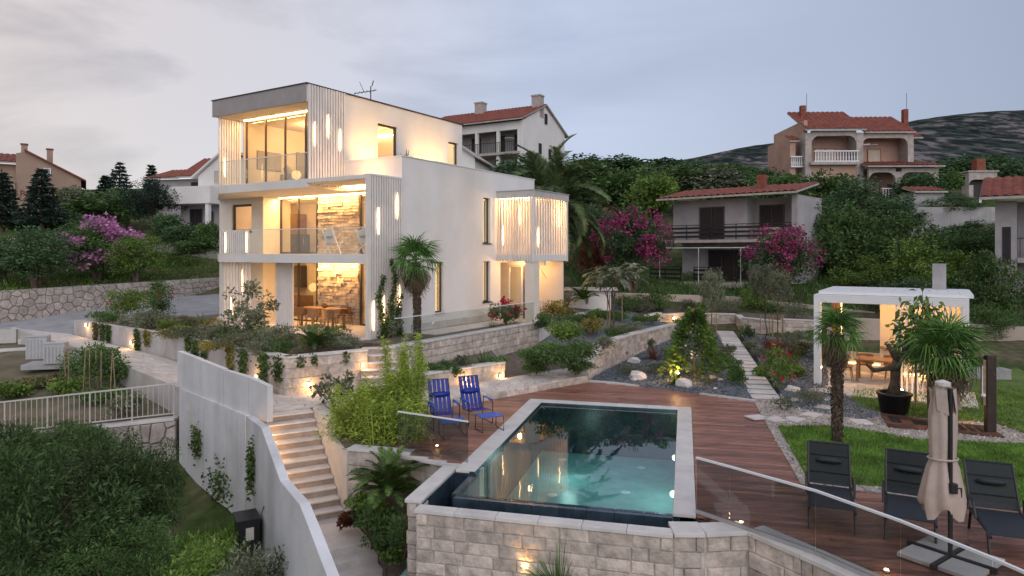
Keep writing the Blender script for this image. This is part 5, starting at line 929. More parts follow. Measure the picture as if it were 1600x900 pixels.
gr3 = thing('glass_balustrade', 'short glass balustrade beside the blue chairs and bamboo', 'balustrade', (-1.7, 14.7, 0)); q0, q1 = Vector((-2.55, 15.22, .01)), Vector((-.92, 14.3, .01)); grail(q0, q1, 0, .84, gr3, glass_dark, 2, rail=whitemetal)
MB().bar(q0 + Vector((-.05, -.08, -.06)), q1 + Vector((.15, -.18, -.06)), .3, .06).build('base_coping', coping, gr3)
# ------------------------------------------------------------------ deck planks
deck = setting('deck', (3, 17, -.05))
DP = [(-.95, 14.2), (-2.6, 15.2), (-2.8, 18.55), (-.2, 20.85), (2.55, 23.35), (4.8, 22.2), (7.15, 20.15), (5.6, 13.0), (6.9, 12.45), (9.0, 11.5), (12, 10.2), (9.5, 6.3), (5.7, 6.9), (5.2, 8.3), (4.7, 9.3), (4.2, 10.2), (3.55, 11.05), (3.05, 11.6), (3.1, 12.1), (2.6, 13), (-.6, 14)]
dq = [toPF(p) for p in DP]; bwid = .145
def scan(p):
    xs = []; n_ = len(dq)
    for i in range(n_):
        a, b = dq[i], dq[(i + 1) % n_]
        if (a[1] > p) != (b[1] > p): xs.append(a[0] + (b[0] - a[0]) * (p - a[1]) / (b[1] - a[1]))
    xs.sort(); return [(xs[i], xs[i + 1]) for i in range(0, len(xs) - 1, 2)]
rnd = random.Random(4); p = min(k[1] for k in dq) + .01; pmax = max(k[1] for k in dq)
while p < pmax:
    for (a, b) in scan(p + bwid / 2):
        segs = [(a, b)]
        if -.05 < p + bwid and p < PL_ + .36:
            segs = []
            if a < -.43: segs.append((a, min(b, -.43)))
            if b > PW + .39: segs.append((max(a, PW + .39), b))
        for (x0, x1) in segs:
            x = x0; 
            while x < x1 - .05:
                e_ = min(x1, x + (rnd.uniform(2.2, 4.2) if x > x0 else rnd.uniform(1.0, 4.2)))
                if x1 - e_ < .5: e_ = x1
                MB().ob(PF(x + .002, p + .003, -.05 + rnd.uniform(-.0015, .0015)), PQ * (e_ - x - .004), PP * (bwid - .006), ZU * .04).build('plank', deckwood, deck); x = e_
    p += bwid
sheet('deck_base', [Vector((*k, -.065)) for k in DP[:5]] + [Vector((4.8, 22.2, -.065)), Vector((5.4, 20.2, -.065)), PF(-.40, PL_ + .4, -.065), PF(-.42, 1.5, -.065)], mortar_dark, .3); sheet('deck_base', [Vector((*k, -.065)) for k in DP[5:19]] + [PF(PW + .36, 0, -.065), PF(PW + .36, PL_ + .4, -.065)], mortar_dark, .05)
sheet('path_edging', [(2.5, 23.42, .03), (4.82, 22.28, .03), (7.2, 20.2, .03), (7.3, 20.35, .03), (4.88, 22.42, .03), (2.56, 23.58, .03)], coping, .1)
for px, py, lb in ((683, 710, 'by the short glass panel'), (1158, 830, 'by the curved balustrade'), (1385, 905, 'near the parasol base')):
    p = G(px, min(py, 880), -.005) if py < 900 else Vector((4.95, 9.4, -.005)); p = G(px, py - 12, 0.0); dl = thing('deck_light', 'tiny warm deck light ' + lb, 'lamp', p, 'deck lights'); MB().lathe([(.04, 0), (.045, .02), (.03, .028)], p, 12).build('housing', whitemetal, dl); MB().lathe([(.028, .029), (.026, .033)], p, 12).build('lens', spot_e, dl); lamp('glow', p + ZU * .1, .9, dl, 'POINT', .02)
# stepping stone path
sp = setting('stepping_path', (9, 27, .1)); s0_, s1_ = Vector((7.62, 20.6, .035)), Vector((10.75, 34.4, .40)); nst = 21; sdv = (s1_ - s0_).normalized(); sxv = Vector((sdv.y, -sdv.x, 0)).normalized()
for k in range(nst): c = s0_.lerp(s1_, k / (nst - 1)); rnd2 = rnd.uniform(-.03, .03); MB().ob(c - sxv * (.40 + rnd2) - sdv * .25, sxv * (.8 + rnd2), sdv * .50, ZU * .03).build('step_slab', stepstone, sp, bevel=.01)
sheet('path_bed', [s0_ - sxv * .45 - sdv * .35 - ZU * .01, s0_ + sxv * .45 - sdv * .35 - ZU * .01, s1_ + sxv * .45 - ZU * .01, s1_ - sxv * .45 - ZU * .01], gravel_pale, .1, parent=sp)
sp2 = setting('stepping_path', (9.5, 19, .05))
for k, (px, py) in enumerate(((1182, 652), (1212, 655), (1240, 655), (1268, 648), (1287, 636), (1293, 624), (1297, 613), (1302, 603), (1345, 659))): c = G(px, py, .03); MB().box((c.x, c.y, .03), (.48, .42, .04), .3 + k * .15).build('step_slab', stepstone, sp2, bevel=.01)
# ------------------------------------------------------------------ pool furniture
def blue_chair(loc, rz, label, flabel):
    t = thing('deck_armchair', label, 'chair', (0, 0, 0), 'blue strap armchairs')
    fr = MB(); 
    for y in (-.33, .33): MB().tube([(.28, y, 0), (.30, y, .56), (-.32, y, .60), (-.42, y, 0), (.28, y, 0)], .013, 6).build('side_frame', blackmetal, t); MB().box((.0, y, .60), (.5, .07, .02)).build('armrest', blue_l, t)
    for y in (-.27, .27): MB().tube([(.30, y, .36), (-.28, y, .30), (-.62, y, 1.10)], .012, 6).build('back_frame', blackmetal, t)
    for k in range(5): y = -.225 + k * .1125; MB().bar((-.285, y, .32), (-.615, y, 1.09), .088, .008, up=(1, 0, .4)).build('back_strap', blue, t)
    for k in range(5): y = -.225 + k * .1125; MB().bar((.30, y, .37), (-.27, y, .315), .088, .008).build('seat_strap', blue, t)
    MB().tube([(-.43, -.24, .74), (-.43, -.1, .74), (-.43, .1, .74), (-.43, .24, .74)], [.05, .075, .075, .05], 10).build('pillow', blue, t, True); MB().bar((-.615, -.27, 1.10), (-.615, .27, 1.10), .02, .02).build('top_bar', blackmetal, t)
    t.location = loc; t.rotation_euler = (0, 0, rz); f = thing('footstool', flabel, 'stool', (0, 0, 0), 'blue footstools')
    MB().ob((-.22, -.29, .36), (.44, 0, -.0), (0, .58, 0), (0, 0, .014)).build('seat', blue_l, f)
    for y in (-.28, .28): MB().tube([(-.22, y, .355), (-.24, y, .01), (.24, y, .01), (.22, y, .355)], .012, 6).build('leg_frame', blackmetal, f)
    d = Vector((math.cos(rz), math.sin(rz), 0)); f.location = Vector(loc) + d * .85; f.rotation_euler = (0, 0, rz); return t
blue_chair((-1.72, 17.25, 0), R(-70), 'blue strap armchair behind the short glass balustrade', 'blue footstool seen through the short glass balustrade'); blue_chair((-.92, 17.75, 0), R(-65), 'blue strap armchair nearest the pool', 'blue footstool nearest the pool edge')
def lounger(loc, rz, label):
    t = thing('sun_lounger', label, 'sun lounger', (0, 0, 0), 'charcoal sun loungers')   # x: towards the feet
    for y in (-.33, .33): MB().tube([(0, y, .34), (1.0, y, .36), (1.18, y, .33)], .025, 6).build('side_rail', blackmetal, t); MB().tube([(1.02, y, .35), (1.16, y, 0)], .022, 6).build('leg', blackmetal, t); MB().tube([(.05, y, .34), (-.08, y, 0)], .022, 6).build('leg', blackmetal, t); MB().tube([(0, y, .36), (-.42, y, 1.0)], .022, 6).build('back_rail', blackmetal, t); MB().tube([(.05, y * 1.1, .34), (.02, y * 1.12, .56), (.38, y * 1.12, .56), (.5, y * 1.1, .36)], .02, 6).build('armrest', blackmetal, t)
    MB().bar((0.0, 0, .355), (1.14, 0, .365), .62, .012).build('seat', sling, t); MB().bar((-.01, 0, .38), (-.40, 0, .985), .62, .012, up=(1, 0, .5)).build('backrest', sling_see, t); MB().bar((-.43, 0, 1.0), (-.40, 0, .985), .66, .03, up=(1, 0, .5)).build('top_bar', blackmetal, t)
    MB().tube([(-.19, -.2, .75), (-.19, -.1, .75), (-.19, .1, .75), (-.19, .2, .75)], [.03, .05, .05, .03], 8).build('head_cushion', sling, t, True)
    for f in (.3, .72): MB().bar((-.4 * f + .012, -.31, .38 + .6 * f), (-.4 * f + .012, .31, .38 + .6 * f), .02, .012).build('seam', blackmetal, t)
    t.location = loc; t.rotation_euler = (0, 0, rz); return t
sling_see = glassmat('see through sling', (.16, .19, .19), .5, add=.0)
lounger((5.50, 11.84, 0), R(-113), 'charcoal sun lounger beside the slender palm trunk'); lounger((6.58, 11.33, 0), R(-119), 'charcoal sun lounger partly behind the folded parasol'); lounger((7.58, 10.72, 0), R(-112), 'charcoal sun lounger at the right edge beside the parasol')
# folded parasol
pr = thing('parasol', 'closed beige cantilever parasol on white slab base', 'parasol', (6.27, 9.77, 0)); pc0 = Vector((6.27, 9.77, 0))
MB().tube([pc0 + ZU * .06, pc0 + ZU * 2.46], .032, 10).build('mast', blackmetal, pr)
n_ = 28; cv = MB(); prof = [(2.50, .11), (2.38, .16), (2.1, .21), (1.8, .215), (1.5, .20), (1.42, .19), (1.3, .23), (1.0, .30), (.8, .34), (.66, .30)]; cc = pc0 + Vector((-.03, .12, 0))
for z, r_ in prof:
    for k in range(n_): a = 2 * math.pi * k / n_; rr = r_ * .86 * (1 + (.20 if z < 2.3 else .05) * math.sin(k * math.pi) + (.22 if z < 1.35 else .12) * math.cos(a * 7 + z * .6)); zz_ = z + (.10 * math.cos(a * 4 + 1) if z < .7 else 0); cv.v.append((cc.x + rr * math.cos(a), cc.y + rr * math.sin(a) * .7, zz_))
for i in range(len(prof) - 1):
    for k in range(n_): a, b = i * n_ + k, i * n_ + (k + 1) % n_; cv.f.append((a, b, b + n_, a + n_))
cv.f.append(tuple(range(n_))); cv.build('canopy', beige, pr, True)
for k in range(5): a = k * 1.256 + .4; x_, y_ = cc.x + math.cos(a) * .17, cc.y + math.sin(a) * .12; m = MB(); m.quad((x_ - .07 * math.sin(a), y_ + .07 * math.cos(a), 2.44), (x_ + .07 * math.sin(a), y_ - .07 * math.cos(a), 2.44), (x_ * 1.006 + .10 * math.sin(a), y_ - .10 * math.cos(a) - .03, 2.14), (x_ - .08 * math.sin(a), y_ + .08 * math.cos(a) - .03, 2.08)); m.build('vent_flap', beige, pr)
MB().lathe([(.06, 2.46), (.1, 2.48), (.1, 2.53), (.02, 2.56)], (cc.x, cc.y, 0), 12).build('top_cap', coping, pr); MB().tube([cc + Vector((math.cos(a) * .2, math.sin(a) * .15, 1.43)) for a in np.linspace(0, 6.28, 17)], .016, 5, False).build('tie_strap', beige, pr)
MB().box((pc0.x, pc0.y - .05, 1.05), (.09, .1, .14)).build('crank_box', blackmetal, pr); MB().tube([pc0 + Vector((.04, -.06, 1.05)), pc0 + Vector((.12, -.06, 1.05)), pc0 + Vector((.12, -.06, .92))], .012, 6).build('crank_handle', blackmetal, pr)
br_ = .62
for i in (-1, 1):
    for j in (-1, 1): a, b = math.cos(br_), math.sin(br_); c = pc0 + Vector((a * .27 * i - b * .27 * j, b * .27 * i + a * .27 * j, .04)); MB().box(c, (.47, .47, .06), br_).build('base_slab', coping, pr, bevel=.012)
for ang in (br_, br_ + math.pi / 2): MB().bar(pc0 + Vector((math.cos(ang), math.sin(ang), 0)) * -.58 + ZU * .055, pc0 + Vector((math.cos(ang), math.sin(ang), 0)) * .58 + ZU * .055, .055, .07 + .004 * (ang > 1)).build('cross_bar', blackmetal, pr)
# ------------------------------------------------------------------ garden pavilion
pv = thing('pavilion', 'white flat roofed garden pavilion with lit dining area', 'pavilion', (11, 23, .1)); F0 = Vector((9.92, 22.45, 0)); FV = -Vv; Wp, Dp = 4.25, 3.9
def PV(x, y, z=0.0): return F0 + FV * x + U * y + ZU * z
def pvb(name, x0, x1, y0, y1, z0, z1, m, bevel=0.0): return MB().ob(PV(x0, y0, z0), FV * (x1 - x0), U * (y1 - y0), ZU * (z1 - z0)).build(name, m, pv, bevel=bevel)
zt = 2.98
for x, y, w_, d_ in ((0, 0, .2, .32), (Wp - .14, 0, .14, .14), (0.1, Dp - .3, .3, .25), (Wp - .3, Dp - .3, .3, .25)): pvb('post', x, x + w_, y, y + d_, .02, zt - .2, whitemetal if y == 0 else wood)
pvb('beam', 0, Wp, 0, .16, zt - .2, zt, whitemetal); pvb('beam', 0, Wp, Dp - .16, Dp, zt - .2, zt, whitemetal); pvb('beam', 0, .16, .161, Dp - .161, zt - .2, zt, whitemetal); pvb('beam', Wp - .16, Wp, .161, Dp - .161, zt - .2, zt, whitemetal)
pvb('roof', .0, Wp, .01, Dp, zt + .004, zt + .05, whitemetal); pvb('roof_edge', .12, Wp + .12, .2, Dp - .1, zt + .06, zt + .16, whitemetal); pvb('chimney', Wp - .95, Wp - .55, Dp - .9, Dp - .5, zt + .162, zt + 1.05, concrete_grey)
for k in range(14): pvb('roof_board', .14 + k * .3, .14 + k * .3 + .285, .22, Dp - .12, zt + .162, zt + .172, whitemetal)
pvb('back_wall', 1.7, Wp - .05, Dp - .45, Dp - .31, .05, zt - .205, plaster_cream); pvb('shelf', 1.72, 3.1, Dp - .75, Dp - .451, 1.0, 1.06, wood); pvb('side_wall', Wp - .13, Wp - .01, 1.6, Dp - .46, .05, zt - .205, plaster_cream); pvb('low_wall', .41, 1.69, Dp - .3, Dp - .1, .0, .75, concrete)
for k in range(13): x = 2.35 + k * .14; pvb('slat', x, x + .05, .04, .1, .03, zt - .205, whitemetal)
pvb('led_strip', .203, .22, .06, .26, .62, .66, led_soft); pvb('led_strip', 2.2, Wp - .2, Dp - .5, Dp - .47, .12, .15, led_soft); pvb('led_strip', .45, 2.0, Dp - .36, Dp - .33, .35, .38, led_soft); pvb('led_strip', .42, .45, Dp - .34, Dp - .31, .6, zt - .25, led_soft)
lamp('ceiling_light', PV(1.3, 2.0, zt - .35), 55, pv, 'POINT', .12); lamp('ceiling_light', PV(3.1, 2.2, zt - .35), 60, pv, 'POINT', .12); lamp('floor_glow', PV(3.0, Dp - .9, .25), 9, pv, 'POINT', .08)
pavf = setting('pavilion_floor', PV(2, 2, .05)); fnp = lambda x, y, h: PV(x - .3, y - 1.2, .05 + h); sheet('paving_bed', [PV(-.3, -1.2, .04), PV(Wp + .2, -1.2, .04), PV(Wp + .2, Dp + .1, .04), PV(-.3, Dp + .1, .04)], mortar, .1, parent=pavf); paving_pieces(pavf, 'paving_stone', paving, Wp + .5, Dp + 1.3, .36, fnp, 17, .012, .014)
ptb = thing('dining_table', 'rectangular wooden table inside the white pavilion', 'table', PV(1.75, 1.7, .06)); MB().ob(PV(1.05, 1.3, .78), FV * 1.5, U * .9, ZU * .05).build('table_top', wood, ptb, bevel=.01)
for x in (1.12, 2.42):
    for y in (1.36, 2.08): MB().ob(PV(x, y, .065), FV * .07, U * .07, ZU * .713).build('leg', wood, ptb)
pch = [(.75, 1.6, 0, 'wooden shell chair at the left end of pavilion table'), (1.3, 2.45, -1.57, 'wooden shell chair behind pavilion table, left'), (2.15, 2.45, -1.57, 'wooden shell chair behind pavilion table, right'), (2.85, 1.7, 3.14, 'wooden shell chair at pavilion table end beside the slats')]
b_fv = math.atan2(FV.y, FV.x); ch1 = chair_proto('dining_chair', pch[0][3], wood, wood, 'pavilion chairs')
for i, (x, y, a, lb) in enumerate(pch):
    o = ch1 if i == 0 else ctree(ch1); o['label'] = lb; place(o, PV(x, y, .066), b_fv + a)
# rusted steel planks, shower post, stone blocks
crp = thing('steel_walkway', 'rusted steel plate path with cut outs across the gravel', 'walkway', G(1450, 660)); pts_ = [G(1376, 648), G(1475, 662), G(1480, 676), G(1388, 669)]; pts2 = [G(1484, 663), G(1543, 669), G(1570, 686), G(1487, 677)]
for P_ in (pts_, pts2): MB().prism([(p.x, p.y) for p in P_], .012, .06).build('steel_plate', corten, crp, bevel=.006)
cut = mat('cut out', (.02, .012, .01), .9)
for f in (.12, .22, .5, .58, .66): a = pts_[0].lerp(pts_[1], f); b = pts_[3].lerp(pts_[2], f + .03); MB().bar(a.lerp(b, .25) + ZU * .062, a.lerp(b, .7) + ZU * .062, .12, .004).build('cut_out', cut, crp)
for f in (.2, .4, .6): a = pts2[0].lerp(pts2[1], f); b = pts2[3].lerp(pts2[2], f + .08); MB().bar(a.lerp(b, .2) + ZU * .062, a.lerp(b, .8) + ZU * .062, .12, .004).build('cut_out', cut, crp)
sh = thing('shower_post', 'dark brown outdoor shower post on rusted plate', 'post', G(1547, 674)); q = G(1547, 674, .06); MB().box((q.x, q.y, .06 + .92), (.22, .14, 1.84)).build('post', darkcorten, sh, bevel=.01); MB().box((q.x - .15, q.y + .02, 1.25), (.07, .1, 1.1)).build('wood_batten', bamboo_pole, sh); MB().tube([q + Vector((-.2, -.02, .9)), q + Vector((-.2, -.02, 1.6))], .014, 6).build('pipe', whitemetal, sh); MB().lathe([(.03, 0), (.05, .02), (.05, .06), (.02, .08)], q + Vector((-.2, -.05, .85)), 10).build('valve', whitemetal, sh)
sb_ = thing('stone_block', 'grey concrete block lying on the lawn behind the palm', 'block', G(1525, 580, .1)); q = G(1535, 592, .08); MB().box((q.x, q.y, .25), (1.6, .5, .42), -.1).build('block_body', concrete_grey, sb_, bevel=.04)
# boulders
def boulder(px, py, z, r_, label, seed, m=rock_white):
    bm = bmesh.new(); bmesh.ops.create_icosphere(bm, subdivisions=2, radius=r_); rr = random.Random(seed)
    for v in bm.verts: v.co *= rr.uniform(.72, 1.12); v.co.z = max(v.co.z * .8, -r_ * .3); v.co.x *= 1.2
    me = bpy.data.meshes.new('boulder'); bm.to_mesh(me); bm.free(); o = mesh_obj('boulder', me, m); p = G(px, py, z); o.location = p + ZU * r_ * .25; return tag(o, label, 'rock', 'pale boulders in the gravel')
boulder(995, 592, .05, .27, 'pale boulder in the gravel, larger one nearer the stone wall', 1); boulder(1068, 604, .05, .26, 'pale boulder in the gravel in front of lit shrub', 2); boulder(1238, 612, .04, .2, 'pale tan boulder in small gravel triangle', 3); boulder(1241, 627, .04, .11, 'small white stone in small gravel triangle', 4); boulder(1114, 592, .05, .13, 'small flat white stone beside the lit shrub', 5); boulder(1125, 595, .05, .09, 'tiny white stone beside the clipped rosemary', 6); boulder(1117, 608, .04, .07, 'tiny white stone alone near deck edging', 7); boulder(1545, 600, .05, .2, 'dull grey boulder on the lawn at far right', 8, concrete_grey); boulder(990, 567, .1, .25, 'white boulder at the foot of the curved stone wall', 9)

sheet('front_bed', [(-1.8, 11.5, -1.12), (3.0, 10.5, -1.12), (3.6, 9.0, -1.3), (-2.2, 9.0, -1.5)], soil, 1.0)

def pebbles(poly, n, seed, m, label, name='gravel'):
    rng = np.random.default_rng(seed); P_ = np.array([(p[0], p[1]) for p in poly]); Zp = np.array([p[2] for p in poly]); lo, hi = P_.min(0), P_.max(0); pts = lo + rng.random((n * 3, 2)) * (hi - lo); ins = np.zeros(len(pts), bool); j = len(P_) - 1
    for i in range(len(P_)):
        c = ((P_[i, 1] > pts[:, 1]) != (P_[j, 1] > pts[:, 1])) & (pts[:, 0] < (P_[j, 0] - P_[i, 0]) * (pts[:, 1] - P_[i, 1]) / (P_[j, 1] - P_[i, 1] + 1e-9) + P_[i, 0]); ins ^= c; j = i
    pts = pts[ins][:n]; A_ = np.c_[P_, np.ones(len(P_))]; cf = np.linalg.lstsq(A_, Zp, rcond=None)[0]; z = np.c_[pts, np.ones(len(pts))] @ cf + .012; k = len(pts); ln = .03 + .05 * rng.random(k); v, f = leaf_arrays(np.c_[pts, z], np.c_[rng.normal(0, 1, (k, 2)), .35 * rng.random(k)], ln, ln * .8, rng, .2); o = mesh_obj(name, np_mesh(name, v, f), m); tag(o, label, 'gravel', None, 'stuff')
pebm = leafmat('gravel pebble', (.07, .085, .10), (.30, .32, .34)); pebp = leafmat('pale gravel pebble', (.30, .26, .23), (.72, .66, .60))
pebbles([(2.75, 23.65, 0.03), (7.25, 20.35, 0.03), (11.0, 34.4, 0.36), (8.4, 34.2, 0.36), (3.3, 24.9, 0.05)], 16000, 1, pebm, 'blue grey gravel of the main garden bed'); pebbles([(7.95, 19.4, 0.03), (9.2, 17.9, 0.02), (10.1, 18.5, 0.03), (10.2, 22.0, 0.06), (13.5, 29.5, 0.28), (11.5, 34.6, 0.37)], 9000, 2, pebm, 'blue grey gravel right of the stepping path'); pebbles([(5.5, 13.0, 0.012), (7.15, 20.2, 0.012), (10.2, 23.2, 0.014), (16.5, 18.5, 0.012), (16.5, 10.9, 0.012), (9.5, 11.4, 0.012)], 22000, 3, pebp, 'pale gravel of the garden paths')
# ------------------------------------------------------------------ houses around
class Fr:
    "house frame: plan origin o, x along the front, y to the back"
    def __init__(s, o, d, z): s.o = Vector((o[0], o[1], 0)); s.x = Vector((d[0], d[1], 0)).normalized(); s.y = Vector((-s.x.y, s.x.x, 0)); s.z = z
    def p(s, x, y, z): return s.o + s.x * x + s.y * y + ZU * (s.z + z)
    def box(s, name, x0, x1, y0, y1, z0, z1, m, par, bevel=0): return MB().ob(s.p(x0, y0, z0), s.x * (x1 - x0), s.y * (y1 - y0), ZU * (z1 - z0)).build(name, m, par, bevel=bevel)
    def roof(s, name, x0, x1, y0, z0, y1, z1, par, m=None, th=.14, per=.42, amp=.05):
        "tiled slope: eave at y0,z0 to ridge at y1,z1"
        mb = MB(); n = max(2, int((x1 - x0) / per)) * 4; rows = max(2, int(math.hypot(y1 - y0, z1 - z0) / .9)); n0 = 0
        for r_ in range(rows + 1):
            f = r_ / rows
            for i in range(n + 1): x = x0 + (x1 - x0) * i / n; h = amp * abs(math.sin(i * math.pi / 4)) * 1.5 + .012 * (r_ % 2); mb.v.append(tuple(s.p(x, y0 + (y1 - y0) * f, z0 + (z1 - z0) * f + th + h)))
        for r_ in range(rows):
            for i in range(n): a = r_ * (n + 1) + i; mb.f.append((a, a + 1, a + n + 2, a + n + 1))
        rf = mb.build(name, m or roofred, par)
        e = MB(); e.ob(s.p(x0, y0, z0), s.x * (x1 - x0), s.p(0, y1, z1) - s.p(0, y0, z0), ZU * (th - .02)); e.build('eave_board', stone_trim, rf); return rf
    def gable(s, name, x, y0, y1, ym, zb, z0, z1, th, m, par, ax='x'):
        mb = MB(); P = [(y0, zb), (y1, zb), (y1, z0), (ym, z1), (y0, z0)]; f = [s.p(x, a, b) for a, b in P]; g = [s.p(x + th, a, b) for a, b in P]; mb.quad(*f); mb.quad(*g[::-1]); [mb.quad(f[i], f[(i + 1) % 5], g[(i + 1) % 5], g[i]) for i in range(5)]; return mb.build(name, m, par)
    def win(s, x0, x1, y, z0, z1, par, fm=darkframe, pm=None, mull=1, side='f', **k):
        if side == 'f': return window(par, s.p(0, y, 0), s.x, -s.y, x0, x1, s.z + z0, s.z + z1, fm, pm or darkwin, inset=-.09, mull=mull, **k)
        return window(par, s.p(y, 0, 0), s.y, s.x, x0, x1, s.z + z0, s.z + z1, fm, pm or darkwin, inset=-.09, mull=mull, **k)
    def balus(s, x0, x1, y, z0, h, par, m=whitemetal, n=14, w_=.12):
        b = s.box('balustrade', x0, x1, y - .1, y + .1, z0 + h - .1, z0 + h, m, par); s.box('bottom_rail', x0, x1, y - .1, y + .1, z0, z0 + .1, m, b)
        for i in range(n): x = x0 + (x1 - x0) * (i + .5) / n; MB().tube([s.p(x, y, z0 + .1), s.p(x, y, z0 + h * .35), s.p(x, y, z0 + h * .6), s.p(x, y, z0 + h - .1)], [w_ * .35, w_ * .55, w_ * .3, w_ * .4], 6).build('baluster', m, b)
def arch(fr, name, x0, x1, y, z0, z1, th, m, par, r_=.5):
    "header with rounded lower corners"
    mb = MB(); pts = [(x0, z0 - r_), (x0, z1), (x1, z1), (x1, z0 - r_)] + [(x1 - r_ * (1 - math.cos(a)), z0 - r_ + r_ * math.sin(a)) for a in np.linspace(0, math.pi / 2, 6)[1:]] + [(x0 + r_ * (1 - math.cos(a)), z0 - r_ + r_ * math.sin(a)) for a in np.linspace(math.pi / 2, 0, 6)[:-1]]
    f = [fr.p(a, y, b) for a, b in pts]; g = [fr.p(a, y + th, b) for a, b in pts]; n = len(f); mb.quad(*f[::-1]); mb.quad(*g); [mb.quad(f[i], f[(i + 1) % n], g[(i + 1) % n], g[i]) for i in range(n)]; me = mb.build(name, m, par); bm = bmesh.new(); bm.from_mesh(me.data); bmesh.ops.triangulate(bm, faces=[q for q in bm.faces if len(q.verts) > 4]); bm.to_mesh(me.data); bm.free()
# grey two storey house with dark railings
h2 = thing('grey_house', 'grey two storey house with red tiled roof and dark railings', 'house', (12, 46, 2.6)); f = Fr((11.2, 47.4), (.74, -.67), 2.5); L2 = 8.5
f.box('wall', 0, L2 * .62, .0, 4.2, 2.75, 5.45, housegrey, h2); f.box('wall', L2 * .62, L2 - .35, 1.2, 4.2, 2.75, 5.45, housegrey, h2); f.box('wall', L2 - .35, L2, -.2, 4.2, 0, 5.45, housegrey, h2); f.box('wall', .2, L2 - .36, .9, 4.2, 0, 2.55, housegrey, h2); f.box('balcony_slab', -.1, L2, -1.25, 4.2, 2.56, 2.74, stone_trim, h2); f.box('terrace', -.6, L2 - 3, -2.2, .9, -.3, 0, stone_trim, h2)
f.roof('roof', -.6, L2 + .3, -1.3, 5.46, 2.8, 6.25, h2); f.box('chimney', 5.4, 5.9, 1.2, 1.7, 5.7, 7.0, brickred, h2)
f.win(2.0, 3.75, 0, 2.85, 4.95, h2, mull=1, fw=.08); f.win(L2 * .66, L2 * .66 + 1.6, 1.2, 2.85, 5.0, h2, mull=1, fw=.08); f.win(2.2, 5.0, .9, .05, 2.1, h2, mull=2, fw=.08)
for z, x0, x1, y in ((2.74, -.1, L2, -1.22), (0, -.6, 1.7, -2.1), (0, 2.6, L2 - 3, -2.1)):
    rl = f.box('railing', x0, x1, y, y + .05, z + .95, z + 1.0, blackmetal, h2)
    for k in range(3): f.box('rail_board', x0, x1, y + .055, y + .09, z + .15 + .28 * k, z + .29 + .28 * k, darkwin, rl)
    n_ = max(2, int((x1 - x0) / 1.5))
    for k in range(n_ + 1): xx = x0 + (x1 - x0 - .05) * k / n_; f.box('rail_post', xx, xx + .05, y + .0, y + .05, z, z + .949, blackmetal, rl)
for x in (.2, 3.0, 5.8): MB().tube([f.p(x, -2.2, 0), f.p(x, -2.2, 2.2), f.p(x, .8, 2.35)], .03, 6).build('pergola_pole', whitemetal, h2)
MB().bar(f.p(-.2, -2.2, 2.22), f.p(6.0, -2.2, 2.22), .05, .05).build('pergola_beam', whitemetal, h2); f.box('wall_cap', L2 - .36, L2 + .02, -.24, 4.2, 5.452, 5.47, stone_trim, h2)
bc = thing('balcony_chair', 'covered grey chairs standing on the grey house balcony', 'chair', f.p(6.6, -.4, 2.75)); MB().ob(f.p(6.3, -.6, 2.75), f.x * 1.1, f.y * .5, ZU * .8).build('cover', beige, bc, bevel=.1)
# pink house up the hill
h3 = thing('pink_house', 'pink house with arched balconies and red roofs on the hill', 'house', (30, 63, 9)); f = Fr((25.3, 61), (1, -.03), 9.1)
f.box('wall', .3, 11.4, 1.8, 8, 0, 6.0, housepink, h3); f.box('pillar', .9, 1.45, 0, 1.79, 0, 6.0, stone_trim, h3); f.box('pillar', 5.4, 6.0, 0, 1.79, 0, 6.0, stone_trim, h3); f.box('pillar', 10.0, 10.5, .2, 1.79, 3.4, 5.9, stone_trim, h3); f.box('pillar', 8.3, 8.8, -1.0, -.5, 0, 2.4, stone_trim, h3); f.box('wall', 1.46, 5.39, 0.0, .25, 0, 3.1, housepink, h3)
f.box('balcony_slab', 1.2, 5.4, -.5, 1.79, 3.11, 3.35, stone_trim, h3); f.box('balcony_slab', 6.01, 11.6, -1.2, 1.79, 2.75, 3.0, stone_trim, h3); f.box('balcony_slab', 5.5, 11.8, -1.3, 1.79, -.25, 0, stone_trim, h3)
arch(f, 'arch', 1.46, 5.39, .0, 5.75, 6.2, .3, stone_trim, h3, .7); arch(f, 'arch', 6.01, 9.99, .2, 5.55, 6.0, .3, stone_trim, h3, .6); arch(f, 'arch', 6.0, 8.3, -1.0, 2.35, 2.74, .3, stone_trim, h3, .7); arch(f, 'arch', 8.81, 11.6, -1.0, 2.35, 2.74, .3, stone_trim, h3, .7); f.box('pillar', 11.6, 12.0, -1.0, -.6, 0, 2.74, stone_trim, h3)
f.box('gable_fill', .9, 1.2, .3, 8, 6.0, 7.2, housepink, h3); f.roof('roof', .75, 6.1, -.4, 6.15, 4, 8.5, h3); f.roof('roof', 6.12, 10.6, -.1, 5.95, 4, 8.0, h3); f.roof('roof', -.3, .58, .5, 5.3, 1.8, 5.9, h3); f.roof('roof', 10.62, 11.7, .8, 5.6, 3, 6.6, h3); f.roof('roof', 5.7, 12.3, -1.5, 2.76, 1.75, 3.45, h3)
f.box('chimney', 1.5, 1.95, 2.5, 3.0, 7.0, 9.0, brickred, h3); f.box('chimney', 10.9, 11.3, 2.5, 3.0, 6.0, 8.6, brickred, h3); [MB().tube([f.p(x, 3, 8), f.p(x, 3, 10.2)], .02, 5).build('aerial', blackmetal, h3) for x in (2.2, 11.4)]; f.balus(1.5, 5.4, -.4, 3.36, 1.0, h3, n=16); f.balus(-.2, .85, .5, 3.0, 1.0, h3, n=6); f.balus(7.0, 11.4, -1.2, .0, .95, h3, n=18)
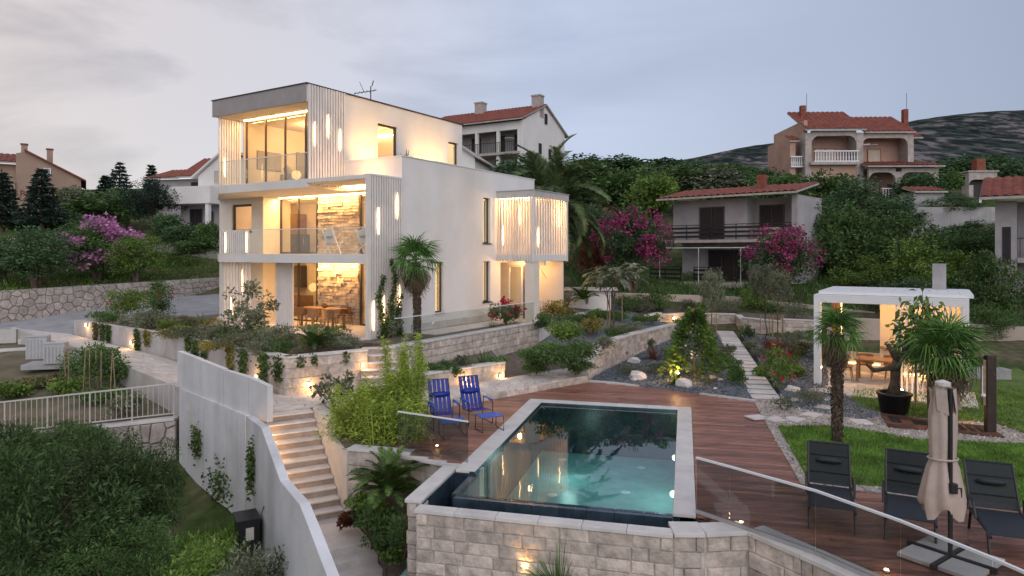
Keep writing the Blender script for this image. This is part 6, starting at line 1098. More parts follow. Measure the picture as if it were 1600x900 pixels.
f.win(2.4, 4.3, 1.79, 3.45, 4.9, h3, orangewood, rollerbeige, 1); f.win(7.2, 8.4, 1.79, 3.5, 4.8, h3, orangewood, rollerbeige, 0); f.win(10.7, 11.3, 1.79, 3.4, 5.0, h3, orangewood, rollerbeige, 0); f.win(7.0, 8.3, 1.79, .1, 1.9, h3, orangewood, rollerbeige, 1); f.win(9.0, 9.9, 1.79, .1, 1.6, h3, orangewood, darkwin, 1); f.win(.35, .8, 1.79, 3.2, 4.6, h3, orangewood, darkwin, 0); f.win(2.2, 3.5, -.01, .6, 1.6, h3, whitemetal, darkwin, 1); f.box('wall', -.2, .29, .7, 6, 0, 5.3, housepink, h3)
MB().tube([f.p(6.0, -.1, 4.9), f.p(6.3, -.5, 4.9)], .05, 6).build('dish_arm', whitemetal, h3); MB().lathe([(.02, 0), (.4, .04), (.46, .1)], f.p(6.4, -.7, 4.7), 12).build('satellite_dish', whitemetal, h3)
# grey apartment house with red roof
h4 = thing('apartment_house', 'pale grey apartment house with open loggias behind the villa', 'house', (-3, 68, 11)); f = Fr((-9.6, 72), (.87, -.5), 9.5); L4 = 12.0
f.box('wall', 0, L4 - .05, 1.9, 9.2, 0, 7.7, housegrey, h4); f.gable('gable_wall', L4, 0, 9.4, 4.7, 0, 7.7, 9.9, .25, plaster, h4); f.roof('roof', -.3, L4 + .5, -.6, 7.72, 4.7, 9.95, h4); f.roof('roof', -.3, L4 + .5, 10.0, 7.4, 4.71, 9.95, h4); f.box('eave_beam', 0, L4 - .02, 0, .35, 6.9, 7.71, plaster, h4)
for z in (2.2, 4.75): f.box('balcony_slab', 0, L4 - .02, -.3, 1.89, z - .25, z, stone_trim, h4)
for x in (1.0, 3.9, 6.8, 9.3): f.box('pillar', x, x + .3, -.02, .28, 0, 6.89, plaster, h4)
f.box('pillar', L4 - .32, L4 - .02, -.02, .28, 0, 6.89, plaster, h4)
for z in (2.2, 4.75):
    rl = f.box('railing', 0, L4 - .4, -.28, -.24, z + .95, z + 1, blackmetal, h4)
    for i in range(50): x = .1 + i * .23; f.box('bar', x, x + .03, -.275, -.245, z, z + .949, blackmetal, rl)
    for x in (2.0, 5.2, 8.1, 10.3): f.win(x, x + 1.1, 1.89, z + .02, z + 2.0, h4)
for y, z in ((3.3, 4.9), (5.5, 4.6), (4.6, 8.1)): f.win(y, y + .55, L4 + .25, z, z + 1.05, h4, mull=0, side='s')
for x in (4.4, 11.3): f.box('chimney', x, x + .95, 3.6, 4.5, 8.6, 10.8, stone_trim, h4); f.box('chimney_cap', x - .06, x + 1.01, 3.54, 4.56, 10.801, 10.95, stone_trim, h4)
MB().lathe([(.02, 0), (.42, .05), (.5, .12)], f.p(L4 - 1.0, -.4, 5.9), 12).build('satellite_dish', whitemetal, h4)
h4b = thing('small_gabled_house', 'small white gabled house peeking out beside the villa roof', 'house', (-6, 52, 7)); f = Fr((-6.9, 52), (.98, -.2), 8.0); f.box('wall', 0, 4.2, 0, 5, 0, 3.6, plaster, h4b)
mb = MB(); g0 = [f.p(0, -.01, 3.6), f.p(4.2, -.01, 3.6), f.p(2.1, -.01, 5.0)]; g1 = [q + f.y * 5 for q in g0]; mb.quad(*g0); mb.quad(*g1[::-1]); [mb.quad(g0[i], g0[(i + 1) % 3], g1[(i + 1) % 3], g1[i]) for i in range(3)]; mb.build('gable', plaster, h4b)
for sg in (-1, 1): MB().ob(f.p(2.1, -.3, 5.02), f.p(2.1 + sg * 2.5, 0, 3.35) - f.p(2.1, 0, 5.02), f.y * 5.5, ZU * .12).build('roof', stone_trim, h4b)
f.win(2.2, 3.2, 0, 1.6, 2.6, h4b, whitemetal, rollerbeige, 1)
# tan guest house on the left with its sign
h5 = thing('tan_guest_house', 'tan guest house with chimneys and a lit window at left', 'house', (-42, 60, 7)); f = Fr((-44.7, 57.8), (.85, .53), 6.9)
mb = MB(); g0 = [f.p(2.2, 0, 0), f.p(6.95, 0, 0), f.p(6.95, 0, 4.1), f.p(2.9, 0, 6.3), f.p(2.2, 0, 6.1)]; g1 = [q + f.y * 9 for q in g0]; mb.quad(*g0); mb.quad(*g1[::-1]); [mb.quad(g0[i], g0[(i + 1) % 5], g1[(i + 1) % 5], g1[i]) for i in range(5)]; mb.build('gable_wall', housetan, h5); f.box('wall', -3, 2.19, .8, 8, 0, 5.2, housetan, h5)
MB().ob(f.p(2.8, -.3, 6.36), f.p(7.35, 0, 3.9) - f.p(2.8, 0, 6.36), f.y * 9.6, ZU * .14).build('roof', brickred, h5); f.roof('roof', -3.3, 2.4, .2, 5.22, 4, 6.3, h5); f.box('balcony', -3, 2.18, -.2, .79, 2.6, 3.6, housetan, h5); f.win(-1.5, .6, .8, 3.65, 5.0, h5)
for x, z in ((2.4, 7.2), (4.3, 6.9)): f.box('chimney', x, x + .45, 2.5, 2.95, 4.6, z, housetan, h5); f.box('chimney_cap', x - .06, x + .51, 2.44, 3.01, z + .001, z + .12, brickred, h5)
f.win(4.9, 5.6, 0, 2.3, 3.2, h5, stone_trim, winlit_d, 1); f.win(4.1, 4.7, 0, 4.3, 4.95, h5, whitemetal, glass_dark, 0)
tx = bpy.data.curves.new('lettering', 'FONT'); tx.body = 'PAN'; tx.size = .75; tx.extrude = .02; tmp_ = bpy.data.objects.new('tmp', tx); to = mesh_obj('lettering', bpy.data.meshes.new_from_object(tmp_), brickred); bpy.data.objects.remove(tmp_); to.parent = h5; to.location = f.p(2.45, -.04, 2.4) - origin(h5); to.rotation_euler = (R(90), 0, math.atan2(f.x.y, f.x.x))
# white house left behind the villa
h6 = thing('white_house', 'white house with balcony and red roof left behind villa', 'house', (-23, 50, 6)); f = Fr((-26.3, 52), (.97, -.25), 5.9); f.box('wall', 0, 8, 1.5, 8, 0, 3.0, housegrey, h6); f.box('balcony', -.5, 4.0, -.2, 1.49, 2.2, 3.5, plaster, h6)
for x in (-.3, 3.5): f.box('pillar', x, x + .3, -.1, .2, -.6, 2.19, plaster, h6)
f.win(.9, 2.0, 1.5, .1, 1.9, h6); f.win(2.6, 3.0, 1.5, .6, 1.7, h6, mull=0); f.box('base_wall', -.8, 8, -.6, 1.48, -2.2, -.3, stone_trim, h6)
mb = MB(); g0 = [f.p(2.0, 1.0, 3.0), f.p(8, 1.0, 3.0), f.p(8, 1.0, 5.6), f.p(4.4, 1.0, 6.2), f.p(2.0, 1.0, 4.4)]; g1 = [q + f.y * 6 for q in g0]; mb.quad(*g0); mb.quad(*g1[::-1]); [mb.quad(g0[i], g0[(i + 1) % 5], g1[(i + 1) % 5], g1[i]) for i in range(5)]; mb.build('upper_wall', plaster, h6); MB().ob(f.p(4.4, .7, 6.22), f.p(1.6, 0, 4.2) - f.p(4.4, 0, 6.22), f.y * 6.5, ZU * .14).build('roof', plaster, h6); MB().ob(f.p(4.41, .7, 6.24), f.p(8.2, 0, 4.9) - f.p(4.4, 0, 6.22), f.y * 6.5, ZU * .14).build('roof', brickred, h6); f.win(3.4, 4.3, 1.0, 3.7, 4.8, h6, whitemetal, rollerbeige, 0)
h6b = thing('red_roof_house', 'low house with dark red roofs behind the white house', 'house', (-32, 62, 8)); f = Fr((-33.3, 63), (.97, -.25), 8.0); f.box('wall', 0, 7, 0, 6, -1, 3.1, housegrey, h6b); f.roof('roof', -.4, 3.2, -.4, 3.11, 3, 4.2, h6b, brickred); f.roof('roof', 3.21, 7.5, -.6, 3.15, 3, 5.2, h6b, brickred); f.win(4.4, 5.6, 0, 1.8, 2.8, h6b)
# house at the right edge
h7 = thing('edge_house', 'grey house with red roof cut by the right picture edge', 'house', (24, 33, 2)); f = Fr((24.4, 34.5), (.80, -.60), 1.4); f.box('wall', 0, .9, 0, 6, 0, 5.6, housegrey, h7); f.box('wall', .91, 7, 1.4, 6, 0, 5.6, housegrey, h7); f.box('balcony_slab', .91, 7, -.1, 1.39, 2.5, 2.75, stone_trim, h7); f.roof('roof', -.6, 7.5, -.9, 5.65, 3, 6.9, h7); MB().ob(f.p(-.62, -.9, 5.5), f.p(-.62, 3, 6.75) - f.p(-.62, -.9, 5.5), f.x * .1, ZU * .2).build('barge_board', plaster, h7); f.win(1.6, 3.2, 1.4, 2.8, 4.9, h7, orangewood, darkwin); f.win(1.4, 3.0, 1.4, .1, 2.2, h7, whitemetal, plaster); MB().ob(f.p(.30, -.012, 2.4), f.x * .35, f.y * -.015, ZU * 1.9).build('slit_window', darkwin, h7)
rl = f.box('railing', .92, 7, -.08, -.04, 3.7, 3.75, blackmetal, h7)
for i in range(30): f.box('bar', 1.0 + i * .2, 1.03 + i * .2, -.075, -.045, 2.751, 3.699, blackmetal, rl)
tw = thing('towel', 'pale towel hanging on the right edge house railing', 'towel', f.p(1.7, -.1, 3.0)); MB().ob(f.p(1.5, -.16, 2.95), f.x * .5, f.y * .04, ZU * .85).build('cloth', beige, tw)
fp = thing('outdoor_fireplace', 'stone outdoor fireplace with brick chimney on the hillside', 'fireplace', D(1535, 298, 55)); f = Fr(D(1514, 298, 55)[:2], (1, -.05), D(1514, 298, 55).z); arch(f, 'surround', 0, 2.2, 0, .9, 1.5, .5, stone_trim, fp, .45); f.box('leg', 0, .35, 0, 1.0, -.6, .45, stone_trim, fp); f.box('leg', 1.85, 2.2, 0, 1.0, -.6, .45, stone_trim, fp); f.box('firebox', .36, 1.84, .7, 1.0, -.6, 1.4, darkwin, fp); f.box('chimney', .8, 1.5, .3, 1.0, 1.51, 2.6, brickred, fp); f.box('hood', -.1, 2.3, -.1, 1.1, 1.505, 1.62, stone_trim, fp)
shd = thing('garden_shed', 'low grey shed with red tiled roof above concrete wall', 'shed', D(1450, 322, 52)); q = D(1428, 322, 52); f = Fr(q[:2], (1, -.02), q.z); f.box('wall', 0, 2.3, 0, 2, -.6, 1.0, concrete_grey, shd); f.roof('roof', -.1, 2.4, -.3, 1.0, 1.5, 1.45, shd)
rcw = thing('concrete_wall', 'long bare concrete retaining wall on the right hillside', 'wall', D(1490, 350, 49)); q = D(1424, 352, 49); f = Fr(q[:2], (1, -.02), q.z)
for k in range(5): f.box('wall_panel', k * 1.4, k * 1.4 + 1.39, 0, .4, -1.2, 1.3, concrete_grey, rcw)
# ------------------------------------------------------------------ trees and bushes
CP = [crown_mesh('crown', 100 + i, n=5200, clumps=44, crad=.30, leaf=.125, aspect=.5, hollow=.45) for i in range(4)]
CPL = [crown_mesh('crown', 120 + i, n=9000, clumps=60, crad=.26, leaf=.075, aspect=.42, hollow=.4) for i in range(3)]
CPO = [crown_mesh('crown', 140 + i, n=5200, clumps=34, crad=.26, leaf=.13, aspect=.26, hollow=.3, up=.5) for i in range(2)]
CPF = [crown_mesh('crown', 150 + i, n=17000, clumps=60, crad=.24, leaf=.07, aspect=.25, hollow=.4, up=.5) for i in range(3)]
for me_, _ in CP + CPL + CPO + CPF: me_.materials.append(LV['mid'])
def setmat(o, m): o.material_slots[0].link = 'OBJECT'; o.material_slots[0].material = m
def tree(px, py, Y, wpx, hpx, leaf, label, name='tree', cat='tree', proto=CP, k=0, trunk=True, group=None, flowers=None, fn=900, zb=None, rz=None, multi=1, tr=.1, depth=None):
    c = D(px, py, Y); rx = wpx / 2 * Y / FPX; rzz = hpx / 2 * Y / FPX; z0 = tz(c.x, c.y) if zb is None else zb; base = Vector((c.x, c.y, min(z0, c.z - rzz * .6))); t = thing(name, label, cat, base, group); me, cl = proto[k % len(proto)]
    o = link(bpy.data.objects.new('crown', me)); o.parent = t; o.location = c - base; o.scale = (rx, depth or rx, rzz); o.rotation_euler = (0, 0, (k * 1.7) if rz is None else rz); setmat(o, LV[leaf])
    if trunk:
        hh = max(.3, c.z - base.z - rzz * .35); tops = [((q[0] * rx * .7), (q[1] * rx * .7), c.z - base.z + q[2] * rzz * .6) for q in cl[:9]]; mb = trunk_mesh('trunk', k + int(px), hh, tr * max(.5, min(2, rx / 1.6)), tops, multi=multi); mesh_obj('trunk', mb.mesh('trunk'), bark, t)
    if flowers:
        fl, m, sc_ = flowers; fm = flower_mesh('blossom', k + 7 + int(px), fn, 40, .22, (1, 1, 1), sc_); fo = mesh_obj('blossom', fm, LV[m], t); fo.location = c - base; fo.scale = (rx, depth or rx, rzz)
    return t
# back hillside, left
tree(60, 392, 40, 145, 95, 'dark', 'dark rounded bush above the rubble wall at far left', k=0, proto=CPL, multi=3); tree(8, 405, 41, 90, 75, 'dark', 'dark bush with pale flowers cut by left picture edge', k=1, proto=CPL, flowers=(1, 'white', .05), fn=160)
tree(152, 385, 43, 122, 92, 'mid', 'oleander bush covered in pale pink blossom', k=2, proto=CPL, flowers=(1, 'pink', .085), fn=4200, name='oleander', multi=3); tree(213, 395, 42, 95, 72, 'lightg', 'green many stemmed bush beside the pink oleander', k=3, proto=CPL, multi=4)
def spruce(px, pyt, pyb, Y, wpx, label, seed, leaf='spruce'):
    a, b = D(px, pyb, Y), D(px, pyt, Y); h = b.z - a.z; r_ = wpx / 2 * Y / FPX; rng = np.random.default_rng(seed); V_, F_, n0 = [], [], 0; t = thing('spruce_tree', label, 'tree', a)
    tiers = 13
    for k in range(tiers):
        f_ = k / (tiers - 1); z = h * (.08 + .9 * f_); rr = r_ * (1 - f_) ** .8 * (.8 + .35 * rng.random()) + .08
        for j in range(9):
            az = j * .7 + k * 1.1 + rng.random() * .4; n = max(8, int(40 * (1 - f_) + 10)); q = rng.random(n) ** .7; l = rr * (.75 + .4 * rng.random())
            p = np.c_[np.cos(az) * q * l + rng.normal(0, .06, n), np.sin(az) * q * l + rng.normal(0, .06, n), z - q * l * .12 + .25 * (q * l) ** 2 / max(l, .3) * .3 + rng.normal(0, .05, n)]; ax = np.c_[np.cos(az + rng.normal(0, .8, n)), np.sin(az + rng.normal(0, .8, n)), rng.normal(-.1, .25, n)]; v, f2 = leaf_arrays(p, ax, np.full(n, .32) * (.7 + .6 * rng.random(n)), np.full(n, .12), rng); V_.append(v); F_.append(f2 + n0); n0 += len(v)
    mesh_obj('crown', np_mesh('crown', np.concatenate(V_), np.concatenate(F_)), LV[leaf], t); mesh_obj('trunk', MB().tube([(0, 0, -.5), (0, 0, h * .5), (0, 0, h * .97)], [.16, .09, .02], 7).mesh('trunk'), bark, t)
spruce(65, 265, 352, 48, 64, 'narrow spruce standing before the tan guest house', 1); spruce(4, 270, 352, 49, 60, 'spruce cut by the left picture edge', 2); spruce(187, 254, 330, 66, 56, 'tall spruce on the left skyline', 3); spruce(237, 258, 320, 72, 24, 'thin spruce tip on the skyline near red roofs', 4); spruce(165, 275, 330, 66, 40, 'shorter spruce beside the tall skyline spruce', 5)
tree(240, 312, 52, 98, 72, 'spruce', 'broad blue green cedar above the lawn', k=1, proto=CPL, name='cedar_tree'); tree(150, 325, 56, 110, 60, 'mid', 'mid green tree behind the pink oleander', k=2); tree(108, 310, 58, 60, 45, 'olive', 'small olive green tree beside the spruce', k=3); tree(200, 318, 60, 90, 55, 'dark', 'dark tree between cedar and oleander', k=0); tree(95, 348, 50, 80, 40, 'dark', 'low dark shrub under the narrow spruce', k=1, trunk=False, name='shrub', cat='shrub'); tree(40, 350, 50, 80, 30, 'dark', 'low hedge shrub before the guest house', k=2, trunk=False, name='shrub', cat='shrub'); tree(120, 360, 47, 70, 36, 'dark', 'dark shrub behind the oleander, left', k=2, trunk=False, name='shrub', cat='shrub')
tree(286, 368, 47, 70, 44, 'dark', 'dark shrub in front of the white house', k=3, trunk=False, name='shrub', cat='shrub'); tree(322, 372, 45, 50, 56, 'mid', 'green shrub against the villa on its left', k=1, trunk=False, name='shrub', cat='shrub'); tree(300, 388, 44, 70, 26, 'mid', 'low green plants beside the grass steps', k=0, trunk=False, name='shrub', cat='shrub'); tree(262, 358, 49, 60, 56, 'dark', 'dark shrub below the white house balcony', k=0, trunk=False, name='shrub', cat='shrub')
# back hillside, right
for i, (px, py, Y, wq, hq, lf, lb) in enumerate([
    (820, 275, 58, 110, 48, 'dark', 'dark tree below the apartment house'), (905, 285, 62, 120, 62, 'mid', 'mid green tree behind the big palm crown'), (968, 290, 60, 110, 66, 'mid', 'green tree right of the big palm'), (1020, 300, 54, 75, 60, 'lightg', 'light green rounded tree left of grey house'), (1052, 280, 66, 100, 46, 'mid', 'green tree on the skyline above grey house chimney'), (1110, 285, 64, 110, 44, 'olive', 'olive green tree behind the grey house roof'), (1165, 282, 66, 110, 42, 'dark', 'dark tree behind the grey house roof, middle'), (1205, 292, 60, 80, 46, 'mid', 'green tree left of the pink house base'),
    (940, 262, 80, 120, 34, 'dark', 'far dark trees on the skyline right of palm'), (1010, 266, 85, 130, 34, 'dark', 'far dark trees on the skyline, centre'), (1100, 268, 88, 120, 30, 'mid', 'far green trees on the skyline before the hill'), (1180, 275, 80, 90, 28, 'mid', 'far green tree on skyline beside pink house'),
    (1290, 300, 52, 90, 60, 'mid', 'dense green tree under the pink house balcony'), (1345, 320, 47, 120, 74, 'dark', 'large dark evergreen mass below the pink house'), (1300, 365, 44, 110, 110, 'mid', 'tall green tree right of the grey house'), (1390, 375, 42, 120, 100, 'mid', 'bushy tree behind the pavilion, middle'), (1445, 420, 38, 120, 90, 'lightg', 'green bushy tree behind the pavilion chimney'), (1500, 390, 40, 120, 80, 'mid', 'loose green tree below the concrete wall'), (1540, 440, 34, 90, 110, 'mid', 'green tree against the right edge house'), (1360, 430, 40, 100, 60, 'lightg', 'green thicket above pavilion roof, left part'), (1420, 455, 34, 110, 50, 'dark', 'dark thicket just behind the pavilion roof'),
    (1440, 292, 58, 70, 40, 'dark', 'dark tree right of pink house balustrade'), (1480, 285, 64, 70, 44, 'mid', 'yellowish green tree left of stone fireplace'), (1575, 275, 66, 80, 50, 'dark', 'dark tree right of the stone fireplace'), (1490, 318, 50, 70, 30, 'dark', 'dark bush on top of the concrete wall'), (1550, 295, 60, 60, 24, 'mid', 'low green bush at the fireplace foot'), (1530, 262, 76, 110, 34, 'dark', 'dark skyline tree behind the fireplace'), (1410, 335, 47, 70, 40, 'dark', 'dark bush left of the concrete wall'), (1520, 360, 46, 90, 28, 'dark', 'low dark bush under the concrete wall'), (1260, 420, 46, 70, 60, 'dark', 'dark bush behind the right magenta oleander'), (1590, 505, 30, 60, 36, 'dark', 'dark hedge at right edge behind the lawn'), (1545, 500, 29, 70, 44, 'mid', 'green bush behind the palm by the right lawn'),
    (905, 345, 48, 90, 60, 'dark', 'dark bush behind the big palm trunk'), (860, 300, 52, 90, 50, 'mid', 'green tree behind the bay roof')]): tree(px, py + hq * .08, Y, wq * 1.25, hq * 1.3, lf, lb, k=i, proto=CP if Y > 50 else CPL, tr=.12)
tree(988, 380, 42, 125, 120, 'dark', 'large magenta flowering oleander left of grey house', name='oleander', k=1, proto=CPL, flowers=(1, 'mag', .065), fn=3200, multi=4); tree(1222, 400, 38, 118, 105, 'dark', 'large magenta flowering oleander right of grey house', name='oleander', k=2, proto=CPL, flowers=(1, 'mag', .065), fn=2100, multi=4); tree(920, 400, 43, 60, 70, 'red', 'dark reddish shrub beside the big palm trunk', k=2, proto=CPO, trunk=False, name='shrub', cat='shrub')
# low left foreground: big dark olives
for (px, py, Y, wq, hq, k, lb, lf) in ((95, 800, 12.2, 300, 330, 0, 'huge dark green olive bush in the left foreground', 'bush'), (212, 775, 13.6, 150, 220, 1, 'dark olive bush beside the white wall', 'bush'), (20, 760, 14, 170, 250, 2, 'dark olive bush at the left frame edge', 'bush'), (170, 875, 11.6, 210, 150, 1, 'low green bush at the bottom left', 'mid'), (75, 690, 16.4, 150, 70, 0, 'olive bush just below the pale fence', 'mid'), (120, 692, 17.5, 130, 80, 2, 'leafy branchy olive under the fence', 'mid')): tree(px, py, Y, wq, hq, lf, lb, 'olive_bush', 'bush', CPF, k, multi=3, tr=.06)
# ------------------------------------------------------------------ palms
FANS = [fan_frond_mesh('frond', 200 + i, .48, .54, 24, .35 + .3 * i, .036) for i in range(3)]; FANDRY = fan_frond_mesh('frond', 210, .42, .46, 18, 1.0, .03)
for m_ in FANS: m_.materials.append(LV['palm'])
FANDRY.materials.append(LV['palmdry'])
def orient(o, az, el, roll=0.0): o.rotation_euler = (Matrix.Rotation(az, 4, 'Z') @ Matrix.Rotation(-el, 4, 'Y') @ Matrix.Rotation(roll, 4, 'X')).to_euler()
def fan_palm(base, h, r_, label, seed, n=38, ndry=16, sc_=1.0, lean=(0, 0), bulge=1.0):
    t = thing('fan_palm', label, 'palm', base); rnd = random.Random(seed); mb = MB(); pts = [(lean[0] * (i / 8) ** 2, lean[1] * (i / 8) ** 2, h * i / 8 - .1 * (i == 0)) for i in range(9)]; mb.tube(pts, [r_ * (.85 + .25 * bulge * (i / 8)) for i in range(9)], 10)
    tk = mb.build('trunk', barkpalm, None); tk.parent = t
    V_, F_, n0 = [], [], 0; rng = np.random.default_rng(seed); m = int(520 * h); z = rng.random(m) * h; a = rng.random(m) * 6.283; rr = r_ * (.85 + .25 * bulge * z / h); p = np.c_[np.cos(a) * rr + lean[0] * (z / h) ** 2, np.sin(a) * rr + lean[1] * (z / h) ** 2, z]; ax = np.c_[np.cos(a) * .5, np.sin(a) * .5, np.where(rng.random(m) > .4, .8, -.8)]; ln = .06 + .05 * rng.random(m); v, f_ = leaf_arrays(p, ax, ln, ln * .4, rng); fo = mesh_obj('fibre', np_mesh('fibre', v, f_), barkpalm, t); fo['kind'] = 'stuff'
    top = Vector((lean[0], lean[1], h))
    for i in range(n + ndry):
        dry = i >= n; f_ = (i / max(1, n - 1)) if not dry else rnd.random(); o = link(bpy.data.objects.new('frond', FANDRY if dry else FANS[i % 3])); o.parent = t; o.location = top + Vector((0, 0, (-.05 - .25 * f_) if dry else .08 - .12 * f_)); orient(o, i * 2.39996 + rnd.uniform(-.15, .15), R(-35 - 35 * f_) if dry else R(80 - 100 * f_ + rnd.uniform(-10, 10)), rnd.uniform(-.3, .3)); s = sc_ * rnd.uniform(.85, 1.1); o.scale = (s, s, s)
    return t
b = G(1308, 692, .03); fan_palm(b, 2.5, .10, 'slender fan palm on lawn behind the first lounger', 1, n=24, ndry=12, sc_=.74)
b = G(1480, 662, .03); fan_palm(b, 1.75, .20, 'stout fan palm on lawn beside the folded parasol', 2, n=30, ndry=22, sc_=1.15, bulge=1.6)
b = VV(-1.35, 1.16, 1.31); fan_palm(b, 2.75, .12, 'fan palm growing against the white villa wall', 3, n=24, ndry=26, sc_=1.1, lean=(-.05, .05))
PH = [pinnate_mesh('frond', 220 + i, 3.3, 50, .48, .075, .62 + .25 * i, .35, .5, .045) for i in range(3)]
for m_ in PH: m_.materials.append(LV['phoenix'])
def feather_palm(base, top, label, protos, n, e0, e1, sc_, seed, r_=.45, name='date_palm', cat='palm'):
    t = thing(name, label, cat, base); rnd = random.Random(seed); h = top - base.z
    if h > .3:
        mesh_obj('trunk', MB().tube([(0, 0, -.3), (0, 0, h * .5), (0, 0, h)], [r_, r_ * .9, r_ * 1.05], 14).mesh('trunk'), barkpalm, t); rng = np.random.default_rng(seed); m = 900; z = rng.random(m) * h; a = rng.random(m) * 6.283; p = np.c_[np.cos(a) * r_ * .95, np.sin(a) * r_ * .95, z]; v, f_ = leaf_arrays(p, np.c_[np.cos(a) * .6, np.sin(a) * .6, np.ones(m)], .16 + .1 * rng.random(m), np.full(m, .14), rng); fo = mesh_obj('old_leaf_bases', np_mesh('old_leaf_bases', v, f_), barkpalm, t); fo['kind'] = 'stuff'
    for i in range(n):
        f_ = i / (n - 1); o = link(bpy.data.objects.new('frond', protos[i % len(protos)])); o.parent = t; o.location = (0, 0, max(0, h) + .05); orient(o, i * 2.39996 + rnd.uniform(-.2, .2), R(e0 + (e1 - e0) * f_ + rnd.uniform(-7, 7)), rnd.uniform(-.4, .4)); s = sc_ * rnd.uniform(.85, 1.1); o.scale = (s, s, s)
    return t
bp_ = Vector((2.15, 38.2, 1.1)); feather_palm(bp_, 6.9, 'big old date palm behind the villa bay', PH, 70, 66, -60, 1.28, 5, .62)
# string lights on the date palm trunk
sl = thing('light_string', 'warm light string wound round the old palm trunk', 'light string', bp_); pts_ = [bp_ + Vector((math.cos(a) * .70 - .12, math.sin(a) * .70 - .05, 3.6 - 3.2 * a / 20)) for a in np.linspace(0, 20, 90)]; MB().tube(pts_, .008, 4).build('cable', blackmetal, sl)
for i, q in enumerate(pts_[::3]): MB().lathe([(.004, -.03), (.028, 0), (.004, .03)], q + (q - bp_ - ZU * (q.z - bp_.z)).normalized() * .03, 6).build('bulb', lamp_e, sl)
MB().tube([VV(-bay, sW + .3, 4.0).lerp(pts_[0], k / 10) - ZU * (1.2 * math.sin(math.pi * k / 10)) for k in range(11)], .012, 5).build('hanging_cable', coping, sl); lamp('glow', bp_ + Vector((-.2, -.95, 1.6)), 10, sl, 'POINT', .3)
SG = [pinnate_mesh('frond', 240 + i, 1.0, 36, .17, .034, .45 + .2 * i, .25, .3, .014) for i in range(3)]
for m_ in SG: m_.materials.append(LV['ivy'])
feather_palm(G(608, 792, -.95), -.70, 'large sago palm in the bed beside the stairs', SG, 44, 72, -6, .98, 6, .12, 'sago_palm', 'palm'); feather_palm(Vector((-6.3, 21.7, 1.2)), 1.42, 'sago palm in the planter left of upper steps', SG, 30, 70, -5, .82, 7, .1, 'sago_palm', 'palm'); feather_palm(D(913, 472, 36.2), 1.85, 'sago palm in front of the white garden hut', SG, 26, 65, 5, .95, 8, .1, 'sago_palm', 'palm')
# ------------------------------------------------------------------ planting
def plant(name, me, m, loc, label, cat='plant', group=None, sc_=(1, 1, 1), rz=0.0, part='foliage', extra=()):
    t = thing(name, label, cat, loc, group); o = mesh_obj(part, me, m, t); o.scale = sc_; o.rotation_euler = (0, 0, rz)
    if o.material_slots and o.material_slots[0].material is not m: setmat(o, m)
    for (n2, me2, m2) in extra: q = mesh_obj(n2, me2, m2, t); q.scale = sc_
    return t
def bush(px, py, z, w_, h_, leaf, label, seed, n=1600, lf=.10, asp=.45, up=.4, name='shrub', flowers=None, stem=True, clumps=26, crad=.3, loc=None):
    loc = G(px, py, z) if loc is None else Vector(loc)
    if 1.18 < z < 1.26: w_ *= 1.4; h_ *= 1.3; n = int(n * 1.5)
    me, cl = crown_mesh('foliage', seed, n=n, clumps=clumps, crad=crad, shape=(w_ / 2, w_ / 2, h_ / 2), leaf=lf, aspect=asp, up=up, hollow=.35, low=-.95)
    me.transform(Matrix.Translation((0, 0, h_ * .5))); ex_ = []
    if stem: ex_.append(('stem', trunk_mesh('stem', seed, h_ * .35, .018, [(c[0], c[1], c[2] + h_ * .5) for c in cl[:8]], multi=2, spread=.08).mesh('stem'), bark))
    if flowers: fm = flower_mesh('blossom', seed + 3, flowers[1], 16, .2, (w_ / 2, w_ / 2, h_ / 2), flowers[2]); fm.transform(Matrix.Translation((0, 0, h_ * .5))); ex_.append(('blossom', fm, LV[flowers[0]]))
    return plant(name, me, LV[leaf], loc, label, 'shrub', extra=ex_)
def tuft(px, py, z, n, l, w_, leaf, label, seed, spread=.8, curve=.5, name='grass_clump', base=.06, loc=None, cat='plant'):
    loc = G(px, py, z) if loc is None else Vector(loc); return plant(name, blades_mesh('leaves', seed, n, l, w_, spread, base, curve), LV[leaf], loc, label, cat, part='leaves')
